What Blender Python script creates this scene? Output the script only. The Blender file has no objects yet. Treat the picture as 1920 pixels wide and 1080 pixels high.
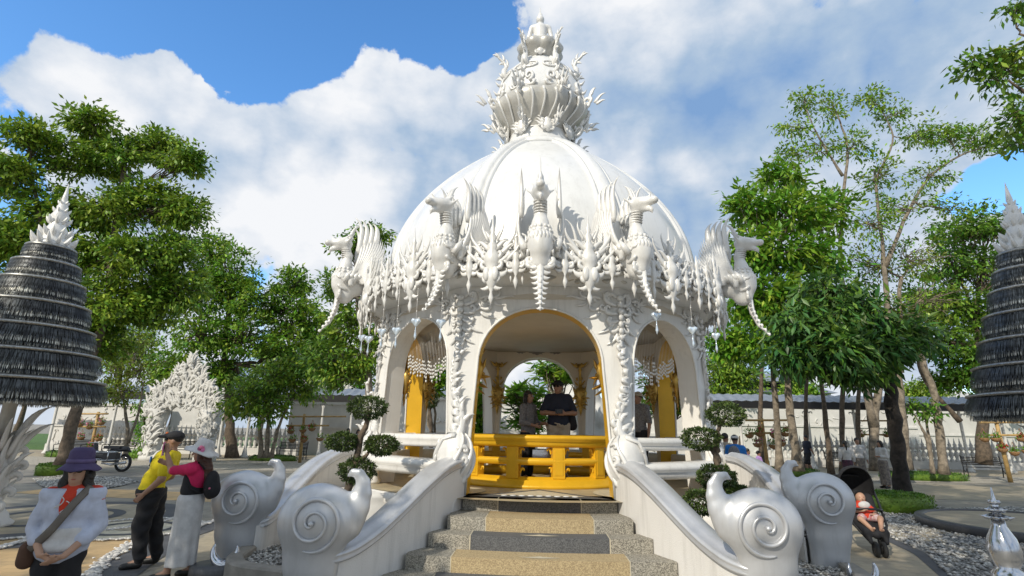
import bpy, math, random
import numpy as np
from mathutils import Matrix, Vector
random.seed(7); rng = np.random.default_rng(7)
PI = math.pi
scene = bpy.context.scene
# ---------------------------------------------------------------- camera
F_PX = 980.0
PITCH, ROLL, YAW, CAM_H = math.radians(15.4), math.radians(1.0), math.radians(2.95), 1.66
_fw = np.array([-math.sin(YAW)*math.cos(PITCH), math.cos(YAW)*math.cos(PITCH), math.sin(PITCH)])
_r = np.array([math.cos(YAW), math.sin(YAW), 0.0]); _u = np.cross(_r, _fw)
_c, _s = math.cos(ROLL), math.sin(ROLL)
_R = _r*_c + _u*_s; _U = -_r*_s + _u*_c
cam = bpy.data.cameras.new('camera'); cam.sensor_width = 36; cam.lens = 36*F_PX/1920
cam.clip_start = 0.05; cam.clip_end = 3000
camo = bpy.data.objects.new('camera', cam); scene.collection.objects.link(camo)
camo.matrix_world = Matrix(((_R[0], _U[0], -_fw[0], 0), (_R[1], _U[1], -_fw[1], 0), (_R[2], _U[2], -_fw[2], CAM_H), (0, 0, 0, 1)))
scene.camera = camo
def ray(px, py): return _fw + _R*(px-960)/F_PX - _U*(py-540)/F_PX
def at(px, py, Y):                      # the point at world depth Y seen at a photo pixel
    d = ray(px, py); return np.array([0, 0, CAM_H]) + d*(Y/d[1])
def gz(px, py, z=0.0):                  # the point at height z seen at a photo pixel
    d = ray(px, py); return np.array([0, 0, CAM_H]) + d*((z-CAM_H)/d[2])
VK = .25
# ---------------------------------------------------------------- light
SUN_AZ, SUN_EL = math.radians(212), math.radians(34)   # azimuth clockwise from +Y
sun_dir = np.array([math.sin(SUN_AZ)*math.cos(SUN_EL), math.cos(SUN_AZ)*math.cos(SUN_EL), math.sin(SUN_EL)])
sl = bpy.data.lights.new('sun', 'SUN'); sl.energy = 3.5; sl.angle = math.radians(0.53); sl.color = (1.0, 0.92, 0.78)
so = bpy.data.objects.new('sun', sl); scene.collection.objects.link(so)
so.rotation_euler = Vector(sun_dir).to_track_quat('Z', 'Y').to_euler(); so.location = (0, 0, 30)
w = bpy.data.worlds.new('World'); scene.world = w; w.use_nodes = True
nt = w.node_tree; N = nt.nodes; L = nt.links
for n in list(N): N.remove(n)
def nn(t, **k):
    n = N.new(t)
    for a, b in k.items(): setattr(n, a, b)
    return n
def mth(op, a, b=None, c=None, clamp=False):
    n = nn('ShaderNodeMath', operation=op, use_clamp=clamp)
    for i, x in enumerate((a, b, c)):
        if x is None: continue
        if isinstance(x, (int, float)): n.inputs[i].default_value = x
        else: L.new(x, n.inputs[i])
    return n.outputs[0]
out = nn('ShaderNodeOutputWorld'); bg = nn('ShaderNodeBackground'); bg.inputs[1].default_value = 0.14
sky = nn('ShaderNodeTexSky', sky_type='NISHITA', sun_disc=False, sun_elevation=SUN_EL, sun_rotation=SUN_AZ)
sky.air_density = 1.0; sky.dust_density = 0.3; sky.ozone_density = 3.0
tc = nn('ShaderNodeTexCoord')
def noise(scale, detail, rough=.5, off=(0, 0, 0), sc=(1, 1, 1), dist=0.0):
    mp = nn('ShaderNodeMapping'); L.new(tc.outputs['Generated'], mp.inputs[0]); mp.inputs['Location'].default_value = off; mp.inputs['Scale'].default_value = sc
    n = nn('ShaderNodeTexNoise'); n.inputs['Scale'].default_value = scale; n.inputs['Detail'].default_value = detail
    n.inputs['Roughness'].default_value = rough; n.inputs['Distortion'].default_value = dist; L.new(mp.outputs[0], n.inputs['Vector'])
    return n.outputs[0]
def mrange(x, a, b, c=0.0, d=1.0, smooth=True):
    n = nn('ShaderNodeMapRange', interpolation_type='SMOOTHSTEP' if smooth else 'LINEAR'); L.new(x, n.inputs[0])
    for i, v in enumerate((a, b, c, d)): n.inputs[i+1].default_value = v
    return n.outputs[0]
def blobsum(lst):
    tot = None
    for px, py, r, amp in lst:
        d = ray(px, py); d = d/np.linalg.norm(d)
        v = nn('ShaderNodeVectorMath', operation='DISTANCE'); L.new(tc.outputs['Generated'], v.inputs[0]); v.inputs[1].default_value = tuple(d)
        o = mth('MULTIPLY', mrange(v.outputs['Value'], 0, r, 1, 0), amp)
        tot = o if tot is None else mth('ADD', tot, o)
    return tot
holes = blobsum([(60, -120, .28, 1.0), (330, -70, .24, 1.0), (530, 30, .15, 1.1), (620, -60, .2, 1.0), (780, 0, .14, 1.0), (900, 0, .10, .9), (415, 120, .11, 1.3), (470, 90, .10, .8), (590, 60, .09, .7), (840, 80, .09, 1.0), (900, 50, .08, .8), (150, 0, .12, .4), (170, 120, .12, -.7), (320, 120, .07, -.8), (60, 130, .1, -.5),
                 (590, 20, .10, .5), (880, 90, .06, .5), (230, 40, .10, .5), (1880, 350, .07, .9), (1800, 385, .05, .5), (1385, 395, .05, .35),
                 (735, 290, .04, .35), (1100, 40, .10, -.9), (1340, -10, .12, -.7), (-60, 380, .12, .4), (1190, 420, .05, .3), (30, 90, .05, .25), (745, 60, .06, .5), (560, 120, .05, .4), (20, 380, .07, .6), (-200, 300, .3, .5), (1200, -500, .5, .6)])
_mp = nn('ShaderNodeMapping'); L.new(tc.outputs['Generated'], _mp.inputs[0]); _wn = nn('ShaderNodeTexNoise'); _wn.inputs['Scale'].default_value = 9; _wn.inputs['Detail'].default_value = 6; L.new(tc.outputs['Generated'], _wn.inputs['Vector'])
_vm = nn('ShaderNodeVectorMath', operation='MULTIPLY_ADD'); L.new(_wn.outputs['Color'], _vm.inputs[0]); _vm.inputs[1].default_value = (.10, .10, .10); L.new(_mp.outputs[0], _vm.inputs[2])
_vo = nn('ShaderNodeTexVoronoi', feature='F1'); _vo.inputs['Scale'].default_value = 7.0; _vo.inputs['Detail'].default_value = 2; _vo.inputs['Roughness'].default_value = .5; L.new(_vm.outputs[0], _vo.inputs['Vector'])
puff = mth('SUBTRACT', 1.0, _vo.outputs['Distance'])
fine = mth('ADD', mth('MULTIPLY', noise(7, 14, .62), .6), mth('MULTIPLY', mth('SUBTRACT', 1.0, puff), VK)); mid = noise(2.6, 6, .55, (3, 1, 2))
nz_ = mth('ADD', mth('MULTIPLY', mth('SUBTRACT', fine, .485), 2.5), mth('MULTIPLY', mth('SUBTRACT', mid, .5), .8))
hv = mth('ADD', holes, mth('MULTIPLY', nz_, mth('ADD', 1.0, mth('MULTIPLY', mth('MINIMUM', mth('MAXIMUM', holes, 0.0), 1.0), 1.6))))
cloud = mrange(hv, .34, .56, 1, 0)
shade = mth('ADD', mth('MULTIPLY', noise(3.0, 10, .60, (7, 2, 5), (1, 1, 1.6)), 1.75), mth('MULTIPLY', noise(1.1, 2, .5, (1, 9, 4)), .2))
shade = mth('ADD', mth('SUBTRACT', shade, .36), mth('MULTIPLY', puff, .48))
bright = blobsum([(200, 120, .22, .20), (520, 200, .22, .16), (800, 150, .2, .14), (560, 400, .25, .1), (1100, 60, .22, .12), (60, 230, .18, .1), (1880, 300, .1, .1), (700,380,.12,.1), (1450, -20, .2, .08)])
dark = blobsum([(1330, 300, .30, .30), (900, 400, .2, .12), (1500, 220, .2, .12), (620, 300, .10, .14), (500, 320, .1, .16), (1750, 230, .2, .05), (1250, 430, .2, .2), (380, 330, .12, .12)])
sh = mth('SUBTRACT', mth('ADD', shade, bright), dark)
cr = nn('ShaderNodeValToRGB'); L.new(sh, cr.inputs[0])
el = cr.color_ramp.elements
el[0].position = .10; el[0].color = (1.5, 2.6, 4.5, 1)
el[1].position = 1.0; el[1].color = (6.3, 6.4, 6.6, 1)
e = el.new(.45); e.color = (2.8, 3.7, 4.9, 1)
e = el.new(.72); e.color = (4.5, 5.0, 5.7, 1)
mx = nn('ShaderNodeMix', data_type='RGBA'); L.new(cloud, mx.inputs[0])
hs = nn('ShaderNodeHueSaturation'); hs.inputs['Saturation'].default_value = 1.2; hs.inputs['Value'].default_value = 1.95; L.new(sky.outputs[0], hs.inputs['Color'])
L.new(hs.outputs[0], mx.inputs[6]); L.new(cr.outputs[0], mx.inputs[7])
L.new(mx.outputs[2], bg.inputs[0]); L.new(bg.outputs[0], out.inputs[0])
scene.view_settings.view_transform = 'Standard'; scene.view_settings.look = 'None'
scene.view_settings.exposure = 0.06; scene.view_settings.gamma = 1.0
scene.render.engine = 'CYCLES'
# ================================================================ library
COL = scene.collection
def tag(o, label=None, cat=None, group=None, kind=None):
    if label: o['label'] = label
    if cat: o['category'] = cat
    if group: o['group'] = group
    if kind: o['kind'] = kind
    return o
def empty(name, loc=(0, 0, 0), rz=0.0, label=None, cat=None, group=None):
    o = bpy.data.objects.new(name, None); COL.objects.link(o); o.location = tuple(float(x) for x in loc); o.rotation_euler = (0, 0, rz)
    o.empty_display_size = .2
    return tag(o, label, cat, group)
def mkmesh(name, V, Fs, mats, smooth=True, mi=None):
    me = bpy.data.meshes.new(name)
    V = np.asarray(V, dtype=np.float32)
    if isinstance(Fs, np.ndarray):
        n, k = Fs.shape; lv = Fs.ravel().astype(np.int32); ls = np.arange(n, dtype=np.int32)*k
    else:
        n = len(Fs); cnt = np.array([len(f) for f in Fs], dtype=np.int32)
        lv = np.fromiter((i for f in Fs for i in f), dtype=np.int32, count=int(cnt.sum())); ls = np.concatenate([[0], np.cumsum(cnt)[:-1]]).astype(np.int32)
    me.vertices.add(len(V)); me.vertices.foreach_set('co', V.ravel())
    me.loops.add(len(lv)); me.loops.foreach_set('vertex_index', lv)
    me.polygons.add(n); me.polygons.foreach_set('loop_start', ls)
    for m in (mats if isinstance(mats, (list, tuple)) else [mats]): me.materials.append(m)
    if mi is not None: me.polygons.foreach_set('material_index', np.asarray(mi, dtype=np.int32))
    me.polygons.foreach_set('use_smooth', np.full(n, bool(smooth)))
    me.update(calc_edges=True); me.validate()
    return me
def link(name, me, parent=None, loc=(0, 0, 0), rz=0.0, scale=None, rot=None):
    o = bpy.data.objects.new(name, me); COL.objects.link(o)
    if parent: o.parent = parent
    o.location = tuple(float(x) for x in loc); o.rotation_euler = rot if rot else (0, 0, rz)
    if scale is not None: o.scale = scale if isinstance(scale, (tuple, list)) else (scale,)*3
    return o
def kids(o): return list(o.children)
def copy_tree(o, parent=None):
    c = o.copy(); COL.objects.link(c)
    if parent: c.parent = parent
    for ch in kids(o): copy_tree(ch, c)
    return c
class MB:
    def __init__(s): s.v = []; s.f = []; s.n = 0; s.mi = []; s.cur = 0
    def add(s, V, Fs):
        V = np.asarray(V, float).reshape(-1, 3); k = s.n
        s.v.append(V); s.n += len(V)
        for f in Fs: s.f.append(tuple(int(i)+k for i in f)); s.mi.append(s.cur)
        return s
    def box(s, c, sz, rz=0.0, tilt=None, taper=1.0):
        x, y, z = [q/2 for q in sz]
        V = np.array([[a*x*(taper if d > 0 else 1), b*y*(taper if d > 0 else 1), d*z] for d in (-1, 1) for b in (-1, 1) for a in (-1, 1)])
        if tilt is not None: V = V @ np.array(tilt.to_3x3()).T
        cs, sn = math.cos(rz), math.sin(rz)
        V = np.stack([V[:, 0]*cs-V[:, 1]*sn, V[:, 0]*sn+V[:, 1]*cs, V[:, 2]], 1)+np.array(c)
        return s.add(V, [(0, 2, 3, 1), (4, 5, 7, 6), (0, 1, 5, 4), (2, 6, 7, 3), (0, 4, 6, 2), (1, 3, 7, 5)])
    def tube(s, P, r, n=6, flat=1.0, nrm=None, cap=True):
        P = np.asarray(P, float); m = len(P)
        r = np.full(m, r) if np.isscalar(r) else np.asarray(r, float)
        T = np.gradient(P, axis=0); T /= (np.linalg.norm(T, axis=1)[:, None]+1e-12)
        if nrm is None:
            a = np.array([0, 0, 1.]) if abs(T[0][2]) < .9 else np.array([1., 0, 0])
            U = np.cross(T[0], a); U /= np.linalg.norm(U); Us = [U]
            for i in range(1, m):
                U = Us[-1]-T[i]*np.dot(Us[-1], T[i]); U /= (np.linalg.norm(U)+1e-12); Us.append(U)
            Us = np.array(Us); W = np.cross(T, Us)
        else:                           # nrm: the direction that is flattened
            W = np.tile(np.array(nrm, float), (m, 1)); W -= T*(W*T).sum(1)[:, None]; W /= (np.linalg.norm(W, axis=1)[:, None]+1e-12); Us = np.cross(W, T)
        a = np.arange(n)*2*PI/n
        V = P[:, None, :] + (Us[:, None, :]*np.cos(a)[None, :, None] + W[:, None, :]*np.sin(a)[None, :, None]*flat)*r[:, None, None]
        Fs = [(i*n+j, i*n+(j+1) % n, (i+1)*n+(j+1) % n, (i+1)*n+j) for i in range(m-1) for j in range(n)]
        if cap: Fs += [tuple(range(n))[::-1], tuple((m-1)*n+j for j in range(n))]
        return s.add(V.reshape(-1, 3), Fs)
    def lathe(s, prof, n=24, c=(0, 0, 0), sx=1.0, sy=1.0, a0=0.0, a1=2*PI):
        prof = np.asarray(prof, float); m = len(prof); full = abs(a1-a0-2*PI) < 1e-6
        k = n if full else n+1; a = a0+np.arange(k)*(a1-a0)/n
        V = np.stack([prof[:, None, 0]*np.cos(a)[None]*sx, prof[:, None, 0]*np.sin(a)[None]*sy, np.repeat(prof[:, 1:2], k, 1)], 2).reshape(-1, 3)+np.array(c, float)
        Fs = [(i*k+j, i*k+(j+1) % k, (i+1)*k+(j+1) % k, (i+1)*k+j) for i in range(m-1) for j in range(n)]
        if full:
            if prof[0][0] > 1e-4: Fs.append(tuple(range(k))[::-1])
            if prof[-1][0] > 1e-4: Fs.append(tuple((m-1)*k+j for j in range(k)))
        return s.add(V, Fs)
    def ball(s, c, r, n=12, m=8):
        r = (r, r, r) if np.isscalar(r) else r
        ph = np.linspace(-PI/2, PI/2, m+1); k = s.n
        V = [[0, 0, -1]]+[[math.cos(p)*math.cos(2*PI*j/n), math.cos(p)*math.sin(2*PI*j/n), math.sin(p)] for p in ph[1:-1] for j in range(n)]+[[0, 0, 1]]
        Fs = [(0, 1+(j+1) % n, 1+j) for j in range(n)]
        Fs += [(1+i*n+j, 1+i*n+(j+1) % n, 1+(i+1)*n+(j+1) % n, 1+(i+1)*n+j) for i in range(m-2) for j in range(n)]
        Fs += [(1+(m-2)*n+j, 1+(m-2)*n+(j+1) % n, 1+(m-1)*n) for j in range(n)]
        return s.add(np.array(V)*np.array(r)+np.array(c, float), Fs)
    def strip(s, A, B):                 # quads between two equally long rows of points
        A = np.asarray(A, float); B = np.asarray(B, float); m = len(A)
        return s.add(np.vstack([A, B]), [(i, i+1, m+i+1, m+i) for i in range(m-1)])
    def grid(s, G, close=False):        # G[i][j] of points
        G = np.asarray(G, float); a, b = G.shape[:2]; bb = b if close else b-1
        return s.add(G.reshape(-1, 3), [(i*b+j, i*b+(j+1) % b, (i+1)*b+(j+1) % b, (i+1)*b+j) for i in range(a-1) for j in range(bb)])
    def poly(s, pts, z0, z1):           # a flat prism from a plan outline
        n = len(pts); V = [(p[0], p[1], z0) for p in pts]+[(p[0], p[1], z1) for p in pts]
        return s.add(V, [tuple(range(n))[::-1], tuple(range(n, 2*n))]+[(i, (i+1) % n, n+(i+1) % n, n+i) for i in range(n)])
    def verts(s): return np.vstack(s.v)
    def mapv(s, fn): s.v = [fn(s.verts())]; return s
    def mesh(s, name, mats, smooth=True, org=(0, 0, 0)):
        return mkmesh(name, s.verts()-np.array(org, float), s.f, mats, smooth, s.mi if isinstance(mats, (list, tuple)) and len(mats) > 1 else None)
    def build(s, name, mats, parent=None, smooth=True, local=False, sharp=None):
        org = (0, 0, 0) if (parent is None or local) else wloc(parent)
        o = link(name, s.mesh(name, mats, smooth, org), parent)
        if sharp: auto(o, sharp)
        return o
def wloc(o):
    v = np.zeros(3)
    while o is not None: v += np.array(o.location); o = o.parent
    return v
def auto(o, deg=35):                    # keep hard edges hard: flat shading by angle, stored on the mesh
    me = o.data; me.set_sharp_from_angle(angle=math.radians(deg)); return o
# ---- implicit surfaces: smooth unions of round cones and ellipsoids, meshed by surface nets
def surf_nets(Fv, o, h):
    nx, ny, nz = Fv.shape; sh = np.array([nx-1, ny-1, nz-1]); acc = np.zeros((sh.prod(), 3)); cnt = np.zeros(sh.prod()); EE = []
    for ax in range(3):
        sa = [slice(None)]*3; sb = [slice(None)]*3; sa[ax] = slice(0, -1); sb[ax] = slice(1, None)
        a = Fv[tuple(sa)]; b = Fv[tuple(sb)]; E = np.argwhere((a < 0) != (b < 0))
        if len(E) == 0: continue
        av = a[tuple(E.T)]; bv = b[tuple(E.T)]; t = av/(av-bv); P = E.astype(float); P[:, ax] += t
        o1, o2 = [q for q in range(3) if q != ax]; ids = []; ok = np.ones(len(E), bool)
        for d1, d2 in ((0, 0), (-1, 0), (-1, -1), (0, -1)):
            c = E.copy(); c[:, o1] += d1; c[:, o2] += d2
            m = np.all((c >= 0) & (c < sh), axis=1); ok &= m; cid = (c[:, 0]*sh[1]+c[:, 1])*sh[2]+c[:, 2]; cid[~m] = 0
            np.add.at(acc, cid[m], P[m]); np.add.at(cnt, cid[m], 1); ids.append(cid)
        flip = (av < 0) ^ (ax == 1); q = np.stack(ids, 1); q[~flip] = q[~flip][:, ::-1]; EE.append(q[ok])
    use = np.nonzero(cnt)[0]; mp = np.full(sh.prod(), -1); mp[use] = np.arange(len(use))
    V = acc[use]/cnt[use][:, None]*h+o
    return V, mp[np.vstack(EE)]
def sdf(prims, h=.02, k=.03, clips=(), shell=None, pad=.06):
    lo = []; hi = []
    for p in prims:
        if p[0] == 'c':
            R = max(p[3], p[4]); lo.append(np.minimum(p[1], p[2])-R); hi.append(np.maximum(p[1], p[2])+R)
        elif p[0] == 'e': R = max(p[2]); lo.append(np.array(p[1])-R); hi.append(np.array(p[1])+R)
    lo = np.min(lo, 0)-pad; hi = np.max(hi, 0)+pad
    n = np.ceil((hi-lo)/h).astype(int)+1
    X = np.stack(np.meshgrid(*[lo[i]+np.arange(n[i])*h for i in range(3)], indexing='ij'), -1)
    D = None                            # 'c'/'t': add/subtract a round cone; 'e'/'s': add/subtract an ellipsoid
    for p in prims:
        if p[0] in 'ct':
            kk = p[5] if len(p) > 5 else k
            A = np.array(p[1], float); B = np.array(p[2], float); ab = B-A
            t = np.clip(((X-A)@ab)/(ab@ab+1e-12), 0, 1); d = np.linalg.norm(X-A-t[..., None]*ab, axis=-1)-(p[3]+(p[4]-p[3])*t)
        else:
            kk = p[4] if len(p) > 4 else k
            q = X-np.array(p[1], float); r = np.array(p[2], float)
            if len(p) > 3 and p[3] is not None: q = q @ np.array(p[3])
            g = np.linalg.norm(q/r, axis=-1); g2 = np.linalg.norm(q/(r*r), axis=-1)+1e-9; d = g*(g-1)/g2
        if p[0] in 'st':
            hh = np.clip(.5-.5*(D+d)/kk, 0, 1); D = D*(1-hh)-d*hh+kk*hh*(1-hh)
        elif D is None: D = d
        else:
            hh = np.clip(.5+.5*(D-d)/kk, 0, 1); D = d*(1-0)*hh+D*(1-hh)-kk*hh*(1-hh)
    for (nv, dd) in clips: D = np.maximum(D, X@np.array(nv, float)-dd)
    return surf_nets(D, lo, h)
def sdfobj(name, prims, m, parent, h=.02, k=.03, clips=(), org=(0, 0, 0)):
    V, Q = sdf(prims, h, k, clips)
    return link(name, mkmesh(name, V-np.array(org, float), Q, m), parent)
# ---- materials
def mat(name, col, rough=.6, metal=0.0, var=0.0, vs=4.0, bump=0.0, bs=30.0, col2=None, detail=5, spec=None, coat=0.0, sub=0.0, vor=None, trans=0.0, island=0.0, obj=True, lo=.35, hi=.65, bd=.02, emis=None):
    m = bpy.data.materials.new(name); m.use_nodes = True; t = m.node_tree; b = t.nodes['Principled BSDF']; Ls = t.links
    b.inputs['Base Color'].default_value = (*col, 1); b.inputs['Roughness'].default_value = rough; b.inputs['Metallic'].default_value = metal
    if spec is not None: b.inputs['Specular IOR Level'].default_value = spec
    if coat: b.inputs['Coat Weight'].default_value = coat; b.inputs['Coat Roughness'].default_value = .15
    if emis: b.inputs['Emission Color'].default_value = (*emis, 1); b.inputs['Emission Strength'].default_value = 1
    tcn = t.nodes.new('ShaderNodeTexCoord'); co = tcn.outputs['Object']
    if var or col2:
        n = t.nodes.new('ShaderNodeTexNoise'); n.inputs['Scale'].default_value = vs; n.inputs['Detail'].default_value = detail; n.inputs['Roughness'].default_value = .6; Ls.new(co, n.inputs['Vector'])
        if vor:
            n = t.nodes.new('ShaderNodeTexVoronoi'); n.inputs['Scale'].default_value = vor; Ls.new(co, n.inputs['Vector'])
            src = t.nodes.new('ShaderNodeSeparateColor'); Ls.new(n.outputs['Color'], src.inputs[0]); src = src.outputs[0]
        else: src = n.outputs[0]
        r = t.nodes.new('ShaderNodeMapRange'); r.inputs[1].default_value = lo; r.inputs[2].default_value = hi; Ls.new(src, r.inputs[0])
        mx = t.nodes.new('ShaderNodeMix'); mx.data_type = 'RGBA'; Ls.new(r.outputs[0], mx.inputs[0])
        mx.inputs[6].default_value = (*col, 1); mx.inputs[7].default_value = (*(col2 if col2 else [c*(1-var) for c in col]), 1)
        last = mx.outputs[2]
        if island:
            g = t.nodes.new('ShaderNodeNewGeometry'); h = t.nodes.new('ShaderNodeHueSaturation')
            a = t.nodes.new('ShaderNodeMapRange'); a.inputs[3].default_value = 1-island; a.inputs[4].default_value = 1+island; Ls.new(g.outputs['Random Per Island'], a.inputs[0])
            Ls.new(a.outputs[0], h.inputs['Value']); Ls.new(last, h.inputs['Color']); last = h.outputs[0]
            a2 = t.nodes.new('ShaderNodeMapRange'); a2.inputs[3].default_value = .475; a2.inputs[4].default_value = .52; 
            m7 = t.nodes.new('ShaderNodeMath'); m7.operation = 'FRACT'; m8 = t.nodes.new('ShaderNodeMath'); m8.operation = 'MULTIPLY'; m8.inputs[1].default_value = 7.3
            Ls.new(g.outputs['Random Per Island'], m8.inputs[0]); Ls.new(m8.outputs[0], m7.inputs[0]); Ls.new(m7.outputs[0], a2.inputs[0]); Ls.new(a2.outputs[0], h.inputs['Hue'])
        Ls.new(last, b.inputs['Base Color'])
    else: last = None
    if bump:
        n2 = t.nodes.new('ShaderNodeTexNoise'); n2.inputs['Scale'].default_value = bs; n2.inputs['Detail'].default_value = 4; Ls.new(co, n2.inputs['Vector'])
        bp = t.nodes.new('ShaderNodeBump'); bp.inputs['Strength'].default_value = bump; bp.inputs['Distance'].default_value = bd; Ls.new(n2.outputs[0], bp.inputs['Height']); Ls.new(bp.outputs[0], b.inputs['Normal'])
    if trans:
        tr = t.nodes.new('ShaderNodeBsdfTranslucent'); ms = t.nodes.new('ShaderNodeMixShader'); ms.inputs[0].default_value = trans
        if last: Ls.new(last, tr.inputs[0])
        else: tr.inputs[0].default_value = (*col, 1)
        o = t.nodes['Material Output']; Ls.new(b.outputs[0], ms.inputs[1]); Ls.new(tr.outputs[0], ms.inputs[2]); Ls.new(ms.outputs[0], o.inputs[0])
    return m
M = {}
M['white'] = mat('white_paint', (.80, .785, .75), .38, 0, .10, 1.6, .06, 60)
M['white_relief'] = mat('white_relief', (.80, .79, .765), .35, .08, .12, 6)
M['dome'] = mat('dome_white', (.76, .765, .76), .30, 0, .10, 1.1, .05, 3)
M['pearl'] = mat('pearl_silver_paint', (.60, .61, .63), .36, .42, .12, 3, .06, 9)
M['bowl'] = mat('weathered_pearl', (.60, .585, .54), .4, .25, .3, 2.5)
M['stucco'] = mat('stucco_white', (.72, .70, .67), .75, 0, .08, 1.2, .25, 90)
M['gold'] = mat('gold_enamel', (.80, .46, .02), .33, .12, .12, 3, .1, 25)
M['gold_metal'] = mat('gilt_relief', (.62, .40, .10), .38, .7, .4, 9)
M['inner'] = mat('inner_beige', (.74, .67, .56), .7, 0, .08, 2)
M['cloudpaint'] = mat('cloud_paint', (.33, .31, .29), .8, 0, .3, 9)
M['silver'] = mat('polished_silver', (.62, .64, .68), .18, .95, .15, 5, .1, 9)
M['terr_grey'] = mat('pebble_wash_grey', (.46, .43, .36), .8, 0, 0, 4, .4, 160, col2=(.14, .13, .11), vor=110, lo=.1, hi=.9)
M['terr_gold'] = mat('pebble_wash_gold', (.56, .44, .25), .8, 0, 0, 4, .4, 160, col2=(.30, .22, .12), vor=120, lo=.1, hi=.95)
M['terr_dark'] = mat('pebble_wash_dark', (.14, .145, .15), .7, 0, 0, 4, .3, 160, col2=(.06, .063, .07), vor=120, lo=.1, hi=.9)
M['cream'] = mat('cream_inlay', (.62, .56, .42), .6, 0, .15, 12)
M['bark'] = mat('bark', (.16, .12, .085), .9, 0, 0, 9, .8, 25, col2=(.07, .055, .04))
M['bark_dark'] = mat('bark_dark', (.045, .036, .03), .95, 0, 0, 9, .8, 25, col2=(.018, .015, .012))
M['bark_light'] = mat('bark_light', (.30, .25, .19), .9, 0, 0, 7, .8, 25, col2=(.12, .10, .075))
def leafmat(n, c, c2, tr=.28, vs=.7): return mat(n, c, .42, 0, 0, vs, 0, 30, col2=c2, trans=tr, island=.45, detail=3, spec=.4)
def streak(m, amt, sc=(5, 5, .45)):      # rain streaks and faint grime
    t = m.node_tree; b = t.nodes['Principled BSDF']; Ls = t.links; src = b.inputs['Base Color'].links[0].from_socket; mp = t.nodes.new('ShaderNodeMapping'); mp.inputs['Scale'].default_value = sc
    tc_ = t.nodes.new('ShaderNodeTexCoord'); Ls.new(tc_.outputs['Object'], mp.inputs[0]); n = t.nodes.new('ShaderNodeTexNoise'); n.inputs['Scale'].default_value = 1.5; n.inputs['Detail'].default_value = 8; n.inputs['Roughness'].default_value = .7; Ls.new(mp.outputs[0], n.inputs['Vector'])
    r = t.nodes.new('ShaderNodeMapRange'); r.inputs[1].default_value = .5; r.inputs[2].default_value = .78; r.inputs[4].default_value = amt; Ls.new(n.outputs[0], r.inputs[0])
    mx = t.nodes.new('ShaderNodeMix'); mx.data_type = 'RGBA'; Ls.new(r.outputs[0], mx.inputs[0]); Ls.new(src, mx.inputs[6]); mx.inputs[7].default_value = (.30, .29, .26, 1); Ls.new(mx.outputs[2], b.inputs['Base Color'])
for n_, a_ in (('dome', .28), ('white', .4), ('stucco', .45), ('bowl', .6), ('pearl', .3), ('white_relief', .35)): streak(M[n_], a_)
M['leaf_a'] = leafmat('leaf_fresh', (.15, .29, .025), (.30, .42, .045))
M['leaf_b'] = leafmat('leaf_deep', (.075, .18, .022), (.15, .27, .035))
M['leaf_c'] = leafmat('leaf_bright', (.10, .27, .02), (.20, .38, .035), .38)
M['leaf_d'] = leafmat('leaf_dark_large', (.035, .11, .026), (.07, .17, .035), .2)
M['leaf_e'] = leafmat('leaf_yellowish', (.12, .17, .02), (.20, .23, .03))
M['leaf_f'] = leafmat('leaf_topiary', (.035, .065, .018), (.10, .15, .035), .15, 6)
M['leaf_g'] = leafmat('leaf_hedge', (.05, .12, .02), (.10, .2, .03), .2)
M['black'] = mat('black_iron', (.02, .02, .022), .45, .3)
M['darkmetal'] = mat('tarnished_silver', (.17, .175, .17), .42, .85, .55, 6, .3, 20)
M['darkmetal2'] = mat('tarnished_silver_dark', (.07, .073, .075), .5, .75, .5, 8)
M['lighttip'] = mat('bright_silver_tips', (.42, .42, .40), .35, .8, .5, 30)
# ---- leaves: many small folded leaf faces
def leaves(P, size, mats, name='crown', parent=None, aspect=.42, dirs=None, droop=.35, jit=.35, seed=0, org=(0, 0, 0), star=0, kind=None):
    r = np.random.default_rng(seed); P = np.asarray(P, float)
    if star:                              # rosettes of long leaves
        k = star; C = np.repeat(P, k, 0); a = np.tile(np.arange(k)*2*PI/k, len(P))+np.repeat(r.uniform(0, 6, len(P)), k); el = r.uniform(-.6, .7, len(C))
        D = np.stack([np.cos(a)*np.cos(el), np.sin(a)*np.cos(el), np.sin(el)], 1); P = C
    else:
        D = r.normal(size=P.shape)
        if dirs is not None: D = D*.7+dirs*1.0
        D[:, 2] -= droop; D /= np.linalg.norm(D, axis=1)[:, None]
    up = np.tile([0, 0, 1.], (len(P), 1))+r.normal(size=P.shape)*.55
    S = np.cross(D, up); S /= (np.linalg.norm(S, axis=1)[:, None]+1e-9); Nn = np.cross(S, D)
    l = size*r.uniform(1-jit, 1+jit, len(P))[:, None]; w_ = l*aspect
    a = P; b = P+D*l*.45+S*w_*.5-Nn*l*.05; c = P+D*l-Nn*l*.18*r.uniform(0, 1, (len(P), 1)); d = P+D*l*.45-S*w_*.5-Nn*l*.05
    V = np.stack([a, b, c, d], 1).reshape(-1, 3)-np.array(org, float); n = len(P)
    Q = (np.arange(n)[:, None]*4+np.arange(4)[None]); 
    me = mkmesh(name, V, Q, mats, False, None if not isinstance(mats, (list, tuple)) else r.integers(0, len(mats), n))
    return link(name, me, parent)
def ball_pts(n, c, r, rg, shell=.0):
    d = rg.normal(size=(n, 3)); d /= np.linalg.norm(d, axis=1)[:, None]; q = (shell+(1-shell)*rg.random(n)**.5)[:, None]
    return np.array(c)+d*q*np.array(r)
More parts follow.
